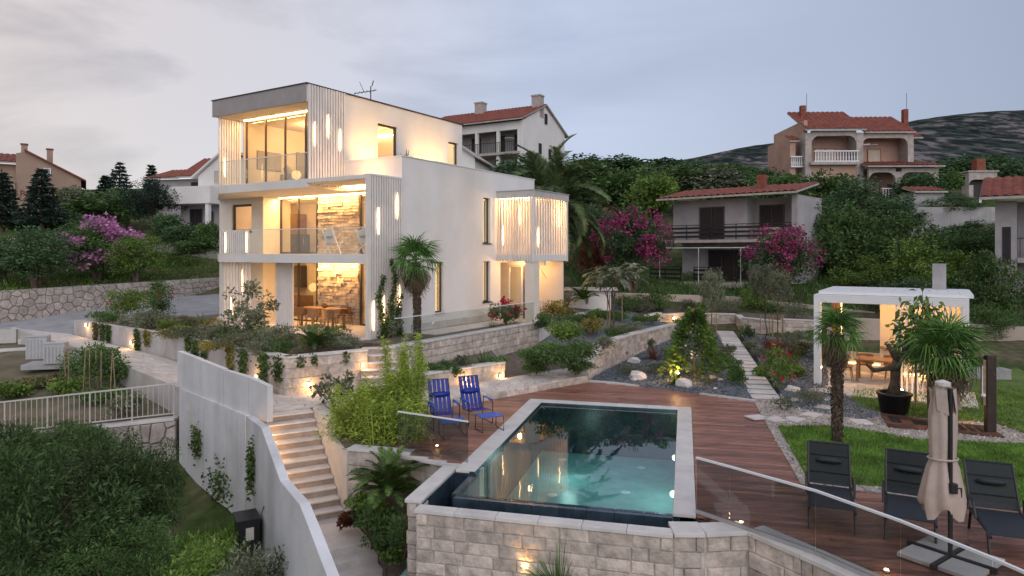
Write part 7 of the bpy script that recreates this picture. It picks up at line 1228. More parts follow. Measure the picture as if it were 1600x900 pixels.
# long planter, left to right
bush(205, 492, 1.25, 2.2, 1.0, 'lightg', 'lit yellow green shrub at left end of long planter', 301, 2200, .12, flowers=('rose', 30, .09)); bush(252, 494, 1.25, 1.3, 1.1, 'mid', 'dark green rose bush behind the lit shrub', 302, 1200, .1, flowers=('rose', 26, .09)); bush(242, 512, 1.22, 1.9, .6, 'olive', 'low grey green shrub in the long planter', 303, 1800, .09); tuft(317, 508, 1.25, 60, .75, .03, 'mid', 'spiky yucca in long planter left of the villa', 304, .95, .25, 'yucca'); bush(300, 530, 1.22, 1.7, .4, 'lav', 'grey lavender cushion in planter beside the yucca', 305, 1400, .09, up=1); bush(345, 532, 1.22, 1.6, .45, 'olive', 'low olive green cushion in planter', 306, 1400, .09); tuft(362, 528, 1.22, 50, .5, .025, 'yellow', 'yellowish grass tuft in planter by open slats', 307, .8)
bush(388, 530, 1.22, 1.45, 1.75, 'olive', 'upright leafy shrub before the ground floor slats', 308, 900, .15, .5, clumps=30, crad=.2); bush(380, 548, 1.2, 1.5, .5, 'lav', 'silver lavender mound in planter, centre', 309, 1500, .09, up=1.0); bush(432, 542, 1.2, 1.6, .6, 'olive', 'grey green santolina mound left of sago palm', 310, 1700, .08, up=1); bush(408, 555, 1.2, 1.2, .4, 'lav', 'small lavender mound behind planter rim', 311, 1100, .08, up=1); bush(521, 543, 1.22, .95, .62, 'mid', 'clipped rosemary right of the planter sago palm', 312, 1500, .09, .2, up=1.6, name='rosemary'); bush(495, 545, 1.2, .8, .35, 'lav', 'low silver plant between sago and rosemary', 313, 700, .07); tuft(548, 538, 1.25, 30, .45, .02, 'drygrass', 'thin dry grass at the top of upper steps', 314, .9, .6); bush(165, 500, 1.25, 1.2, .35, 'mid', 'trailing green plant on planter end', 315, 800, .09); bush(270, 528, 1.22, 1.4, .35, 'yellow', 'low yellowish groundcover along planter rim', 316, 1000, .08); bush(335, 548, 1.2, 1.3, .3, 'yellow', 'low yellow brown groundcover near the planter middle', 317, 900, .07); bush(615, 500, 1.32, .6, .9, 'olive', 'thin climbing plant at foot of the side screen', 318, 700, .08, loc=VV(-.35, 1.0, 1.3)); bush(280, 500, 1.25, .9, .9, 'mid', 'small leafy shrub behind planter by the ramp wall', 319, 700, .12, loc=D(248, 470, 36))
us_ = thing('planter_spot', 'small spotlight hidden in the lit yellow green shrub', 'lamp', G(200, 500, 1.25)); q = G(200, 503, 1.25); MB().lathe([(.05, 0), (.06, .1), (.05, .12)], q, 10).build('housing', blackmetal, us_); MB().lathe([(.04, .121), (.03, .126)], q, 10).build('lens', spot_e, us_); lamp('glow', q + Vector((.1, -.1, .35)), 10, us_, 'POINT', .05)
# climbing vines on the side screen
for (s, h, lb, sd_2) in ((.55, 2.3, 'thin climbing vine on side screen, nearest the corner post', 321), (1.15, 2.9, 'tall climbing vine on side screen, middle one', 322), (1.5, 1.6, 'bushy climbing vine on side screen near the palm', 323)):
    rng = np.random.default_rng(sd_2); n = int(260 * h); z = rng.random(n) ** 1.5 * h; xoff = .12 * np.sin(z * 3 + sd_2) + rng.normal(0, .10, n) * (1.4 - z / h); p = np.array([VV(-.16, s, 1.28)[:]]) * 0 + np.c_[U.x * xoff - Vv.x * .08 * rng.random(n), U.y * xoff - Vv.y * .08 * rng.random(n), z]; v, f_ = leaf_arrays(p, rng.normal(size=(n, 3)), .07 + .06 * rng.random(n), .05 + .04 * rng.random(n), rng); plant('climbing_vine', np_mesh('foliage', v, f_), LV['ivy'], VV(-.17, s, 1.28), lb, extra=(('stem', MB().tube([tuple(U * (.12 * math.sin(k * .3 * 3 + sd_2)) + ZU * k * .3) for k in range(int(h / .3))], .012, 5).mesh('stem'), bark),))
# ivy strands on the long planter wall
ORD = ['first', 'second', 'third', 'fourth', 'fifth', 'sixth', 'seventh', 'eighth', 'ninth', 'tenth', 'eleventh', 'twelfth', 'thirteenth']
for i, (px, ln) in enumerate(((152, .75), (163, .7), (172, .75), (217, .85), (232, .6), (297, .45), (308, .75), (322, .75), (363, .85), (383, .8), (415, 1.0), (438, .75))):
    a, b = ((-20.1, 31.35), (-13.15, 25.97)) if px < 270 else ((-13.15, 25.97), (-7.5, 20.85)); tp = VPL(px, 520, a, b); tp.z = 1.34; dd = Vector((b[0] - a[0], b[1] - a[1], 0)).normalized(); nn = Vector((dd.y, -dd.x, 0)); rng = np.random.default_rng(400 + i); n = int(230 * ln) + 60; q = rng.random(n); wd_ = .10 + .10 * rng.random(); x = rng.normal(0, wd_, n) * (1 - .5 * q); p = np.c_[dd.x * x + nn.x * (.06 + .05 * rng.random(n)), dd.y * x + nn.y * (.06 + .05 * rng.random(n)), .03 - q * ln]; v, f_ = leaf_arrays(p, rng.normal(size=(n, 3)) + np.array([0, 0, -.8]), .07 + .06 * rng.random(n), .06 + .04 * rng.random(n), rng); plant('ivy', np_mesh('foliage', v, f_), LV['ivy' if i % 4 else 'yellow'], tp, 'ivy strand hanging down the long planter wall, %s from its left end' % ORD[i], group='ivy on the planter wall')
for i, (px, ln) in enumerate(((470, .35), (492, .3), (540, .3))): a, b = (-6.62, 19.98), (-4.55, 21.55); tp = VPL(px, 555, a, b); tp.z = 1.36; rng = np.random.default_rng(430 + i); n = 70; q = rng.random(n); p = np.c_[rng.normal(0, .07, n), -.08 + rng.normal(0, .03, n), -q * ln]; v, f_ = leaf_arrays(p, rng.normal(size=(n, 3)), .07 + .05 * rng.random(n), .05 + .03 * rng.random(n), rng); plant('ivy', np_mesh('foliage', v, f_), LV['ivy'], tp, 'small ivy strand on stone planter corner, %s from the corner' % ORD[i])
# shrub and bamboo by the stairs
bush(520, 632, .1, 1.3, 1.25, 'olive', 'round leaved grey shrub at the top of lower stairs', 330, 420, .13, .8, clumps=30, crad=.2, loc=(-4.75, 18.3, .05)); 
BMB = []
for i, (x, y, h, w_, lb) in enumerate(((-3.9, 16.9, 1.35, 1.25, 'bright green bamboo clump nearest the lower stairs'), (-3.1, 16.3, 1.25, 1.3, 'bright green bamboo clump in the planter front'), (-2.75, 17.2, 2.45, 1.0, 'tallest bright green bamboo clump with pointed tip'), (-2.55, 16.3, 1.15, .9, 'bright green bamboo clump beside the glass balustrade'), (-3.5, 17.9, 1.0, .9, 'low bamboo clump behind, beside paved ledge'), (-2.85, 18.2, 1.1, .8, 'thin bamboo clump beside the blue chairs'))):
    rng = np.random.default_rng(340 + i); n = int(3600 * h * w_); z = rng.random(n) ** .85; cul = rng.integers(0, 26, n); ca_, cr_ = rng.random(26) * 6.28, np.sqrt(rng.random(26)) * w_ * .4; hh = h * (.55 + .45 * rng.random(26)); hh[:2] = h; bx_ = np.cos(ca_) * cr_; by_ = np.sin(ca_) * cr_; zz_ = z * hh[cul]; wob = .22 * w_ * (1.12 - z); p = np.c_[bx_[cul] * (1 + .4 * z) + rng.normal(0, 1, n) * wob, by_[cul] * (1 + .4 * z) + rng.normal(0, 1, n) * wob, zz_]; ax = np.c_[rng.normal(0, 1, (n, 2)), rng.normal(.15, .5, n)]; v, f_ = leaf_arrays(p, ax, .08 + .07 * rng.random(n), .016 + .012 * rng.random(n), rng, .25); cm = MB(); [cm.tube([(bx_[k], by_[k], 0), (bx_[k] * 1.2, by_[k] * 1.2, hh[k] * .6), (bx_[k] * 1.4, by_[k] * 1.4, hh[k])], [.012, .009, .003], 5) for k in range(26)]; zb_ = -.08 if y < 17.5 else .05; plant('bamboo', np_mesh('foliage', v, f_), LV['fresh'], (x, y, zb_), lb, extra=(('culms', cm.mesh('culms'), LV['fresh']),))
# bed below the sago palm
for i, (px, py, z, w_, h_, lf, lb) in enumerate(((575, 800, -1.0, .9, .35, 'lightg', 'pale green leafy groundcover beside stairs landing'), (590, 825, -1.15, 1.0, .4, 'mid', 'green nettle like groundcover below the sago palm'), (605, 858, -1.35, 1.0, .4, 'mid', 'green groundcover spreading down the slope'), (620, 880, -1.5, .9, .4, 'lightg', 'bright groundcover at the foot of pool wall'), (548, 822, -1.45, .6, .25, 'red', 'brown sedum cushion on the landing edge'), (570, 812, -1.3, .6, .28, 'lav', 'silvery groundcover patch beside the brown cushion'))): bush(px, py, z, w_, h_, lf, lb, 350 + i, 1300, .07, .8, up=.8, name='groundcover', stem=False)
bush(630, 830, -1.25, .5, .95, 'mid', 'upright rosemary against the pool stone wall', 360, 1500, .08, .2, up=2.0, name='rosemary', loc=(-2.05, 12.75, -1.3)); tuft(875, 900, -1.9, 150, .95, .02, 'palm', 'spiky grass clump lit at the foot of pool wall', 361, .95, .5, 'grass_clump', .1, loc=(.75, 11.05, -1.08))
fs = thing('ground_spot', 'small ground spotlight washing the pool stone wall', 'lamp', (.2, 11.25, -1.12)); MB().lathe([(.05, 0), (.06, .12), (.05, .14)], (.2, 11.25, -1.12), 10).build('housing', blackmetal, fs); MB().lathe([(.04, .141), (.03, .147)], (.2, 11.25, -1.12), 10).build('lens', spot_e, fs); lamp('glow', (.2, 11.30, -.85), 22, fs, 'SPOT', .04, rot=(0.12, .16, 1), spot=100)
# low planter behind the chairs, terrace bed
bush(660, 590, .62, 1.0, .4, 'mid', 'green plant spilling over low planter, left part', 370, 900, .08, loc=(-2.3, 21.5, .6)); bush(690, 585, .62, 1.0, .5, 'lav', 'wispy grey plant in low planter middle', 371, 900, .08, up=1.2, loc=(-1.6, 22.2, .6)); tuft(740, 575, .62, 70, .7, .03, 'mid', 'spiky palm like plant in the low planter', 372, .9, .3, 'yucca', loc=(-.95, 23.1, .6)); bush(760, 580, .62, .9, .3, 'mid', 'green groundcover at the far end of low planter', 373, 700, .08, loc=(-.5, 23.25, .6)); bush(690, 597, .6, .45, .4, 'mid', 'green plant trailing over low planter rim', 374, 500, .07, loc=(-1.75, 21.62, .45))
bush(757, 510, 1.32, 1.6, 1.15, 'mid', 'red flowering shrub behind the villa glass rail', 375, 1500, .12, flowers=('rose', 240, .10), loc=VV(-1.7, 6.6, 1.31)); tuft(715, 515, 1.3, 60, .5, .02, 'drygrass', 'fine grass clump behind the glass rail', 376, .9, .6, loc=VV(-1.9, 5.2, 1.31)); bush(830, 495, 1.33, 1.8, .35, 'olive', 'low juniper spreading by the entrance', 377, 1400, .09, loc=VV(-2.1, 9.6, 1.30)); bush(0, 0, 0, 1.5, .4, 'mid', 'low green shrub at entrance corner', 378, 1000, .09, loc=VV(-2.2, 10.8, 1.30))
# roof terrace plants
tuft(0, 0, 0, 60, .75, .03, 'mid', 'spiky potted grass on the roof terrace, left', 379, .9, .3, 'yucca', loc=VV(2.0, 2.6, 7.65)); tuft(0, 0, 0, 16, .9, .09, 'mid', 'bold agave leaves on the roof terrace', 380, .95, .1, 'agave', loc=VV(.8, 3.0, 7.75))
for t, s in ((2.0, 2.6), (.8, 3.0)): pt = thing('plant_pot', 'round pot on roof terrace under the %s' % ('spiky grass' if t > 1 else 'agave'), 'pot', VV(t, s, 7.25)); MB().lathe([(.18, 0), (.24, .4), (.22, .4), (.2, .36)], VV(t, s, 7.25), 14).build('pot_body', concrete_grey, pt, True)
# upper garden slope right of villa
UG = [(885, 572, .62, 2.3, .7, 'mid', 'bright green spreading shrub above the paved ledge', .1, 3000), (840, 570, .6, 1.3, .6, 'mid', 'green shrub before the white wall panel', .1, 1500), (880, 535, .95, 1.3, .8, 'lightg', 'feathery green shrub on the planted slope', .12, 1600), (925, 520, .95, 1.2, .6, 'yellow', 'dry tan seed head shrub on slope', .1, 1200), (905, 510, 1.1, 1.5, .45, 'mid', 'low dark juniper behind the seed heads', .09, 1300), (955, 500, 1.05, 2.0, .4, 'mid', 'dark juniper mat under the staked tree', .09, 1600), (985, 520, .9, 1.5, .4, 'olive', 'grey green mat on top of curved stone wall', .08, 1400), (945, 545, .9, 1.0, .4, 'olive', 'green cushion near the curved wall top', .08, 900), (870, 500, 1.25, 1.2, .6, 'yellow', 'warm lit tan grasses near the old palm', .1, 1000), (880, 485, 1.3, 1.1, .9, 'olive', 'upright shrub beside the old palm', .1, 800), (1000, 490, 1.05, 2.2, .9, 'olive', 'rosemary hedge before the back planter wall', .12, 2200), (1030, 489, 1.05, 1.5, 1.3, 'mid', 'green shrub above the back planter lights', .12, 1600), (940, 480, 1.3, .9, .7, 'mid', 'small round box shrub by white garden hut', .09, 900), (850, 515, 1.1, .8, .6, 'mid', 'dark green shrub at wall end', .09, 800), (1020, 505, .95, .9, .35, 'mid', 'green plant draping over curved wall top', .09, 700), (1140, 489, 1.15, 1.6, .7, 'olive', 'grey shrub in the back bed by boundary wall', .1, 1000), (1180, 490, 1.05, 1.6, 1.4, 'lightg', 'bright green young tree in back bed', .12, 1700), (1240, 500, 1.0, 1.6, .9, 'lav', 'pale wild shrub beside pavilion corner', .1, 1300), (905, 560, .7, 1.0, .5, 'mid', 'green shrub near lower wall end', .09, 900)]
for i, (px, py, z, w_, h_, lf, lb, l_, n) in enumerate(UG): bush(px, py, z, w_ * 1.2, h_ * 1.2, lf, lb, 500 + i, int(n * 1.3), l_, .3 if lf in ('olive', 'lav') else .45, up=.8)
# gravel garden
GG = [(1020, 585, .08, 1.0, .35, 'lav', 'pale lavender mound left of lit shrub', .08, 900), (985, 585, .08, 1.0, .3, 'lav', 'low lavender mound behind the large boulder', .08, 800), (1055, 590, .06, .5, .4, 'lav', 'small silver mound by the white boulder', .07, 500), (1125, 575, .1, 1.0, .5, 'olive', 'olive cushion beside the stepping path', .08, 1100), (1140, 580, .08, .8, .55, 'mid', 'rosemary bush farther one beside stepping path', .09, 1200), (1152, 603, .05, .75, .6, 'mid', 'clipped rosemary bush nearest the deck corner', .09, 1600), (1105, 602, .05, .4, .25, 'lav', 'tiny silver tuft beside the boulder', .06, 400), (1095, 590, .05, .35, .5, 'lightg', 'small bright upright plant in gravel', .1, 260), (1166, 530, .3, .9, .6, 'mid', 'dark rosemary clump beside stepping path top', .1, 1100), (1235, 575, .1, .9, .5, 'lightg', 'yellow green low plant by pavilion post', .08, 800), (1250, 560, .15, 1.0, .7, 'drygrass', 'dry brown grasses behind the red flowered shrub', .14, 900), (1225, 640, .03, .8, .3, 'lav', 'sparse grey plant in small gravel triangle, front', .07, 500), (1262, 632, .03, .9, .45, 'lav', 'sparse lavender near the pavilion corner post', .08, 700), (1185, 560, .15, .8, .4, 'olive', 'olive tuft behind the red flowered shrub', .08, 700), (1210, 555, .15, 1.0, .6, 'red', 'reddish grass clump behind red flowered shrub', .12, 700)]
for i, (px, py, z, w_, h_, lf, lb, l_, n) in enumerate(GG): bush(px, py, z, w_ * 1.15, h_ * 1.15, lf, lb, 540 + i, int(n * 1.2), l_, .25, up=1.6)
bush(1215, 605, .05, 1.25, 1.3, 'lightg', 'red flowered green shrub beside stepping path', 560, 1500, .13, .25, up=1.0, flowers=('rose', 60, .09), name='oleander')
# conical lit magnolia
rng = np.random.default_rng(562); n = 2600; z = rng.random(n) ** .8; rr = .95 * (1 - z) ** .75 * (.55 + .5 * rng.random(n)) + .06; a = rng.random(n) * 6.283; cz = .15 + 2.1 * z + .1 * np.sin(a * 5 + z * 9); p = np.c_[np.cos(a) * rr * (1 + .18 * np.sin(a * 4 + z * 14)), np.sin(a) * rr, cz]; ax = np.c_[np.cos(a), np.sin(a), .3 + rng.normal(0, .5, n)]; v, f_ = leaf_arrays(p, ax, .15 + .1 * rng.random(n), .07 + .04 * rng.random(n), rng); mgb = G(1085, 588, .12); fl = flower_mesh('blossom', 5, 22, 8, .1, (.6, .6, .8), .12, .9); fl.transform(Matrix.Translation((0, 0, .95)))
plant('magnolia', np_mesh('foliage', v, f_), LV['persimmon'], mgb, 'cone shaped evergreen lit from below in gravel bed', 'tree', extra=(('trunk', MB().tube([(0, 0, 0), (0.02, 0, 1.0), (0, 0, 2.0)], [.05, .035, .01], 7).mesh('trunk'), bark), ('blossom', fl, LV['white'])))
def gspot(pos, label, e, to=None, spot=120):
    t = thing('garden_spot', label, 'lamp', pos, 'garden spotlights'); pos = Vector(pos); MB().lathe([(.02, -.02), (.02, .12)], pos, 8).build('stake', blackmetal, t); MB().lathe([(.05, .12), (.06, .16), (.06, .22), (.045, .23)], pos, 10).build('housing', blackmetal, t); MB().lathe([(.045, .231), (.05, .25), (.02, .28)], pos, 10).build('lens', spot_e, t)
    lamp('glow', pos + ZU * .34, e, t, 'POINT', .06)
gspot(mgb + Vector((-.75, -.75, 0)), 'bright garden spot in front of the cone evergreen', 40); gspot(G(1212, 553, .15), 'bright garden spot among reddish grasses', 9); gspot(G(1408, 622, .03), 'bright spot on the lawn beside the olive pot', 12); gspot(Vector((1.35, 36.5, 1.15)), 'small spot light beside the old palm base', 12)
gspot(Vector((11.35, 17.5, .03)), 'small spot at the base of the stout palm', 9)
# agave and phormium clumps
tuft(1085, 600, .06, 70, .6, .035, 'mid', 'green spiky clump right of the white boulder', 570, 1.0, .7, 'phormium', loc=G(1055, 600, .05)); tuft(1020, 562, .12, 80, .75, .04, 'red', 'bronze phormium clump at the stone wall foot', 571, 1.0, .7, 'phormium'); tuft(1265, 520, .5, 90, 1.15, .05, 'mid', 'dark drooping phormium beside pavilion post', 572, 1.0, .8, 'phormium', loc=(12.2, 26.9, .2)); tuft(1235, 560, .15, 70, .7, .03, 'red', 'bronze grass clump left of pavilion post', 573, .8, .4)
# staked young trees
def young(px, py, z, h, w_, ch, leaf, label, seed, proto=CPO, stakes=2, multi=1, lean=0.05):
    b = G(px, py, z); t = thing('young_tree', label, 'tree', b); me, cl = proto[seed % len(proto)]; o = link(bpy.data.objects.new('crown', me)); o.parent = t; o.location = (0, 0, h - ch / 2); o.scale = (w_ / 2, w_ / 2, ch / 2); setmat(o, LV[leaf]); tops = [(q[0] * w_ * .35, q[1] * w_ * .35, h - ch / 2 + q[2] * ch * .3) for q in cl[:7]]; mesh_obj('trunk', trunk_mesh('trunk', seed, h - ch * .7, .035, tops, lean=lean, multi=multi, spread=.15).mesh('trunk'), bark, t)
    for k in range(stakes): a = k * 6.28 / stakes + .5; MB().tube([b + Vector((math.cos(a) * .3, math.sin(a) * .3, 0)), b + Vector((math.cos(a) * .3, math.sin(a) * .3, 1.25))], .02, 6).build('stake', bamboo_pole, t)
    if stakes > 1: MB().bar(b + Vector((math.cos(.5) * .32, math.sin(.5) * .32, 1.15)), b + Vector((math.cos(.5 + 6.28 / stakes) * .32, math.sin(.5 + 6.28 / stakes) * .32, 1.15)), .05, .02).build('tie_bar', bamboo_pole, t)
    return t
young(1112, 530, .32, 3.6, 1.35, 2.5, 'olive', 'young olive tree left of stepping path', 1, stakes=2); young(1195, 532, .34, 3.7, 1.5, 2.0, 'olive', 'leaning young olive right of stepping path', 2, stakes=2, lean=.2); young(1215, 535, .34, 3.5, 1.4, 1.9, 'olive', 'second young olive with wooden frame', 3, stakes=4)
# silk tree with feathery leaves
SK = [pinnate_mesh('spray', 260, .85, 18, .14, .055, .8, .1, .35, .008)]; SK[0].materials.append(LV['olive']); b = G(958, 512, 1.05); stt = thing('silk_tree', 'staked young silk tree with feathery drooping leaves', 'tree', b); mesh_obj('trunk', trunk_mesh('trunk', 9, 1.6, .045, [(math.cos(a) * .8, math.sin(a) * .8, 2.5) for a in np.linspace(0, 6.28, 8)], multi=2, spread=.15).mesh('trunk'), bark, stt); rnd = random.Random(3)
for i in range(85): o = link(bpy.data.objects.new('leaf_spray', SK[0])); o.parent = stt; a = i * 2.4; r_ = rnd.random() ** .6 * .95; o.location = (math.cos(a) * r_, math.sin(a) * r_, 2.2 + .6 * rnd.random() - .35 * r_); orient(o, a + rnd.uniform(-.6, .6), R(rnd.uniform(-20, 35)), rnd.uniform(-.4, .4)); s = rnd.uniform(.8, 1.15); o.scale = (s, s, s)
for k in range(3): a = k * 2.09; MB().tube([b + Vector((math.cos(a) * .4, math.sin(a) * .4, 0)), b + Vector((math.cos(a) * .4, math.sin(a) * .4, 1.5))], .025, 6).build('stake', bamboo_pole, stt)
# broad leaved tree before the pavilion
b = G(1452, 640, .03); pt_ = thing('persimmon_tree', 'broad leaved young tree in front of the pavilion slats', 'tree', b); rng = np.random.default_rng(77); n = 900; me, cl = None, None; pts_ = []
limbs = [(-.95, -.1, 2.35), (-.9, 0, 1.9), (-.55, .2, 2.9), (-.25, -.1, 3.35), (.1, .1, 2.6), (.6, -.1, 2.45), (.9, .2, 2.35), (-.2, .3, 2.2), (.35, -.3, 2.0), (-.5, -.2, 1.6), (.2, .2, 3.0)]
for q in limbs:
    k = 85; f_ = .35 + .65 * rng.random(k); pts_.append(np.array([0, 0, 1.3])[None] * (1 - f_[:, None]) + np.array(q)[None] * f_[:, None] + rng.normal(0, .13, (k, 3)))
p = np.concatenate(pts_); v, f_ = leaf_arrays(p, np.c_[p[:, 0] * .6, p[:, 1] * .6, np.full(len(p), -.35)] + rng.normal(0, .45, p.shape), .16 + .10 * rng.random(len(p)), .08 + .05 * rng.random(len(p)), rng, .25); mesh_obj('crown', np_mesh('crown', v, f_), LV['persimmon'], pt_); mesh_obj('trunk', trunk_mesh('trunk', 4, 1.5, .05, limbs).mesh('trunk'), bark, pt_)
for dx in (-.35, .3): MB().tube([b + Vector((dx, .05, 0)), b + Vector((dx, .05, 1.7))], .03, 6).build('stake', bamboo_pole, pt_)
# potted olive stump
b = G(1397, 645, .03); pot = thing('plant_pot', 'large black plastic pot on the lawn', 'pot', b, None); MB().lathe([(.33, 0), (.42, .5), (.44, .5), (.44, .56), (.39, .56), (.37, .48)], b, 20).build('pot_body', blackmetal, pot, True); MB().lathe([(.38, .47), (.1, .5)], b, 16).build('soil', soil, pot)
os_ = thing('olive_stump', 'gnarled old olive stump with cut limbs in black pot', 'tree', b + ZU * .5); rnd = random.Random(8); m = MB(); B = b + ZU * .48
m.tube([B, B + Vector((.02, 0, .35)), B + Vector((.05, .02, .75)), B + Vector((.12, 0, 1.05))], [.20, .11, .12, .11], 12); m.tube([B + Vector((.05, 0, .75)), B + Vector((-.3, -.05, .72)), B + Vector((-.6, -.1, .70)), B + Vector((-.82, -.1, .86))], [.10, .075, .065, .035], 10); m.tube([B + Vector((.08, 0, .95)), B + Vector((-.05, 0, 1.2)), B + Vector((-.15, .05, 1.4))], [.09, .065, .04], 10); m.tube([B + Vector((.12, 0, 1.0)), B + Vector((.28, 0, 1.22)), B + Vector((.22, .02, 1.45))], [.09, .07, .04], 10); m.tube([B + Vector((.15, 0, 1.0)), B + Vector((.34, 0, 1.1)), B + Vector((.36, 0, 1.3))], [.1, .07, .04], 8); st_ = m.build('trunk', bark, os_, True)
rng = np.random.default_rng(6)
for v_ in st_.data.vertices: v_.co += Vector(rng.normal(0, .012, 3))
# vegetable garden: staked vines, weeds
for i, (px, py, w_, h_, lb, lf) in enumerate(((125, 590, 2.0, 1.5, 'staked bean vines beside the path wall, left', 'mid'), (150, 600, 1.8, 1.5, 'staked bean vines beside path wall, middle', 'mid'), (175, 605, 1.5, 1.3, 'staked bean vines beside the path wall, right', 'mid'), (105, 618, 1.6, .7, 'low vegetable plants in front of bean vines', 'lightg'), (160, 628, 1.8, .5, 'low leafy vegetables before the pale fence', 'mid'), (20, 620, 1.6, .5, 'low green weeds at the plot left edge', 'lightg'), (195, 645, 1.3, .6, 'grey green plants behind the fence', 'olive'), (60, 600, 1.6, .25, 'sparse weeds on the dry plot', 'drygrass'))):
    loc = G(px, py, -.28 - .25 * (py > 610)); bush(0, 0, 0, w_, h_, lf, lb, 600 + i, 1500, .10, .6, loc=loc, name='vegetable_plant', stem=False)
for i, (px, py) in enumerate(((103, 592), (107, 600), (130, 605), (153, 598), (158, 604), (172, 610), (181, 618), (140, 598))): p = G(px, py + 8, -.3); q = tag(MB().tube([p, p + ZU * (1.3 + .1 * (i % 3)) + Vector((.08 * (i % 3 - 1), 0, 0))], .018, 5).build('bamboo_stake', bamboo_pole), 'thin bean stake in the vegetable plot, %s from the left' % ORD[[0, 1, 2, 4, 5, 6, 7, 3][i]], 'stake', 'bean stakes')
# creepers on the white wall
for i, (px, py, ln, wd_, lb) in enumerate(((310, 690, .8, .16, 'small creeper hanging on white wall, far left one'), (345, 760, 1.0, .4, 'leafy creeper climbing the white wall, middle'), (397, 735, 1.1, .16, 'creeper on the white wall above black cabinet'))):
    a, b = (wa[:2], wb[:2]) if px < 396 else (leg_a[:2], leg_b[:2]); c = VPL(px, py, a, b); rng = np.random.default_rng(620 + i); n = 260; x = rng.normal(0, wd_, n); z = rng.normal(0, ln * .3, n); dd = Vector((b[0] - a[0], b[1] - a[1], 0)).normalized(); nn = Vector((dd.y, -dd.x, 0)); nn = nn if nn.dot(-c) > 0 else -nn; p = np.c_[dd.x * x + nn.x * (.03 + .1 * rng.random(n)), dd.y * x + nn.y * (.03 + .1 * rng.random(n)), z]; v, f_ = leaf_arrays(p, rng.normal(size=(n, 3)), .06 + .06 * rng.random(n), .06 + .04 * rng.random(n), rng); plant('creeper', np_mesh('foliage', v, f_), LV['ivy'], c, lb)
# rough grass in the lower left
rng = np.random.default_rng(9); n = 26000; x = rng.uniform(-13, -4.5, n); y = rng.uniform(8.5, 17, n); p = np.c_[x, y, terr(x, y)]; v, f_ = leaf_arrays(p, np.c_[rng.normal(0, .5, (n, 2)), np.ones(n)], .18 + .3 * rng.random(n), np.full(n, .02), rng, .1); o = mesh_obj('undergrowth', np_mesh('undergrowth', v, f_), LV['grass']); tag(o, 'rough grass and weeds below the white wall', 'grass', None, 'stuff')
for i, (px, py, Y) in enumerate(((430, 880, 12.6), (330, 850, 13.2), (370, 885, 11.8), (290, 880, 11.5))): c = D(px, py, Y); bush(0, 0, 0, 1.3, .9, 'lightg' if i % 2 else 'olive', ['bushy weed under the black cabinet', 'bushy weed left of the black cabinet', 'bushy weed at the bottom edge below the white wall', 'bushy weed beside the dark olive bush'][i], 640 + i, 900, .1, .3, loc=(c.x, c.y, c.z - .6), stem=False, up=1.2)
# slope grass behind the rubble wall and around the grey house
rng = np.random.default_rng(10); n = 30000; x = rng.uniform(-40, -14, n); y = rng.uniform(36, 58, n); p = np.c_[x, y, terr(x, y)]; p = p[(p[:, 1] - 34.5) > (p[:, 0] + 26) * 1.36 + 1.0]; n = len(p); v, f_ = leaf_arrays(p, np.c_[rng.normal(0, .5, (n, 2)), np.ones(n)], .12 + .15 * rng.random(n), np.full(n, .05), rng, .1); o = mesh_obj('grass', np_mesh('grass', v, f_), LV['grass']); tag(o, 'grass on the slope above the rubble wall', 'grass', None, 'stuff')
rng = np.random.default_rng(11); n = 26000; x = rng.uniform(4, 30, n); y = rng.uniform(31, 50, n); p = np.c_[x, y, terr(x, y)]; p = p[(p[:, 1] > 41.5 - np.maximum(0, p[:, 0] - 9) * .68)]; n = len(p); v, f_ = leaf_arrays(p, np.c_[rng.normal(0, .5, (n, 2)), np.ones(n)], .2 + .4 * rng.random(n), np.full(n, .05), rng, .1); o = mesh_obj('undergrowth', np_mesh('undergrowth', v, f_), LV['mid']); tag(o, 'tall wild grass behind the boundary wall', 'grass', None, 'stuff')

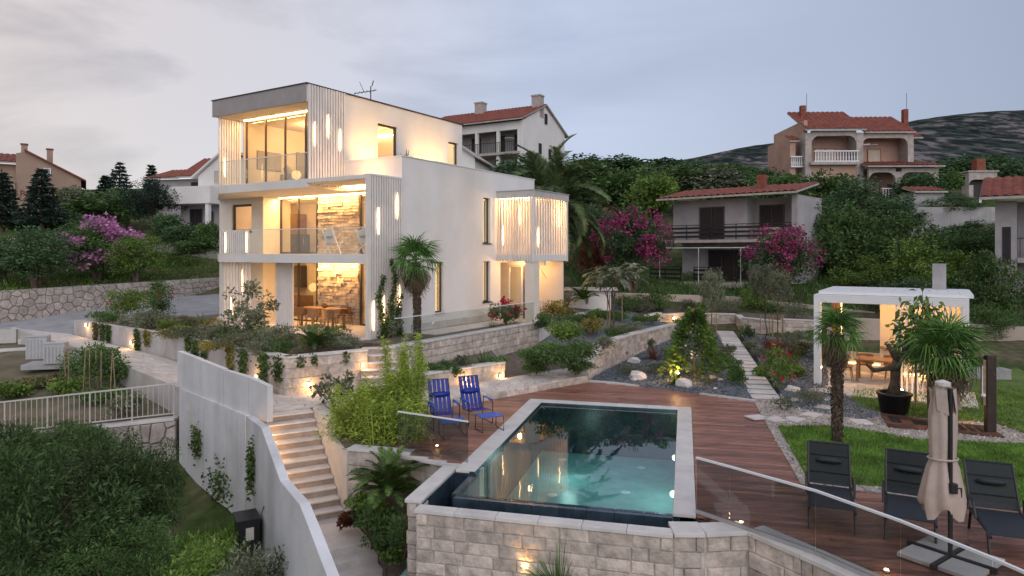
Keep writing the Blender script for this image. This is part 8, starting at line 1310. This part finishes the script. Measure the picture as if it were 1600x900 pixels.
# more planting in the beds
MORE = [(1060, 520, .45, 1.1, .7, 'lightg', 'light green shrub beside the end of the curved wall'), (1010, 545, .2, .9, .5, 'lav', 'pale grey mound under the curved wall, rear'), (968, 560, .12, .9, .4, 'olive', 'low grey mound hugging the curved wall'), (1045, 560, .18, 1.0, .5, 'olive', 'olive mound behind the bronze phormium'), (1135, 555, .2, .9, .45, 'lav', 'lavender mound along the stepping path'), (1110, 550, .25, .9, .6, 'olive', 'grey shrub behind the cone evergreen'), (1190, 590, .08, .6, .4, 'lightg', 'fresh green tuft at the stepping path edge'), (1172, 545, .25, .7, .4, 'lav', 'silver mound near the young olives'), (1240, 540, .25, 1.2, .8, 'olive', 'wild grey shrub left of the pavilion'), (1245, 590, .08, .7, .45, 'lightg', 'yellow green mound touching the pavilion post'), (930, 498, 1.15, 1.3, .5, 'lightg', 'fresh green mound behind the feathery shrub'), (895, 522, 1.0, 1.1, .5, 'lav', 'grey lavender on the planted slope'), (960, 528, .92, 1.2, .45, 'mid', 'dark green mat right of the seed heads'), (1000, 505, 1.0, 1.3, .5, 'mid', 'green shrub before the left back light'), (980, 487, 1.2, 1.6, .8, 'mid', 'leafy shrub in front of the boundary wall, left'), (1075, 487, 1.15, 1.4, .8, 'olive', 'grey shrub in front of the boundary wall, middle'), (1105, 491, 1.1, 1.2, .8, 'lightg', 'light shrub above the curved planter wall'), (1210, 492, 1.05, 1.4, .7, 'mid', 'dark shrub above the curved planter wall, right'), (860, 560, .5, 1.2, .6, 'lightg', 'bright shrub spilling over the ledge corner'), (905, 585, .25, 1.3, .5, 'mid', 'green groundcover where the curved wall begins'), (838, 585, .25, 1.0, .4, 'mid', 'green groundcover below the white wall panel')]
for i, (px, py, z, w_, h_, lf, lb) in enumerate(MORE): bush(px, py, z, w_, h_, lf, lb, 700 + i, 1300, .09, .35, up=1.0)
PLM = [(-18.0, 30.6, 'mid', 'green trailing shrub right of the planter end'), (-16.6, 29.4, 'lav', 'silvery shrub behind the second planter light'), (-15.2, 28.4, 'olive', 'olive cushion in the left half of planter'), (-13.9, 27.4, 'lightg', 'light green cushion in the left half of planter'), (-12.6, 26.4, 'mid', 'dark green cushion at planter bend'), (-11.2, 25.4, 'lav', 'lavender cushion right of the planter bend'), (-10.1, 24.2, 'mid', 'green cushion above the white parapet panels'), (-8.9, 23.2, 'olive', 'grey cushion above the third planter light'), (-7.9, 22.2, 'lav', 'silver cushion left of the planter corner'), (-7.2, 21.2, 'mid', 'green cushion at the planter corner'), (-5.4, 22.3, 'olive', 'grey mound between rosemary and steps'), (-12.2, 27.9, 'yellow', 'yellowish cushion near the open slats'), (-9.6, 25.4, 'lightg', 'bright green cushion below the slatted panel'), (-14.0, 29.4, 'drygrass', 'dry grass behind the light green cushion')]
for i, (x, y, lf, lb) in enumerate(PLM): bush(0, 0, 1.22, .85, .42, lf, lb, 740 + i, 1000, .08, .3, up=1.0, loc=(x, y, 1.2))
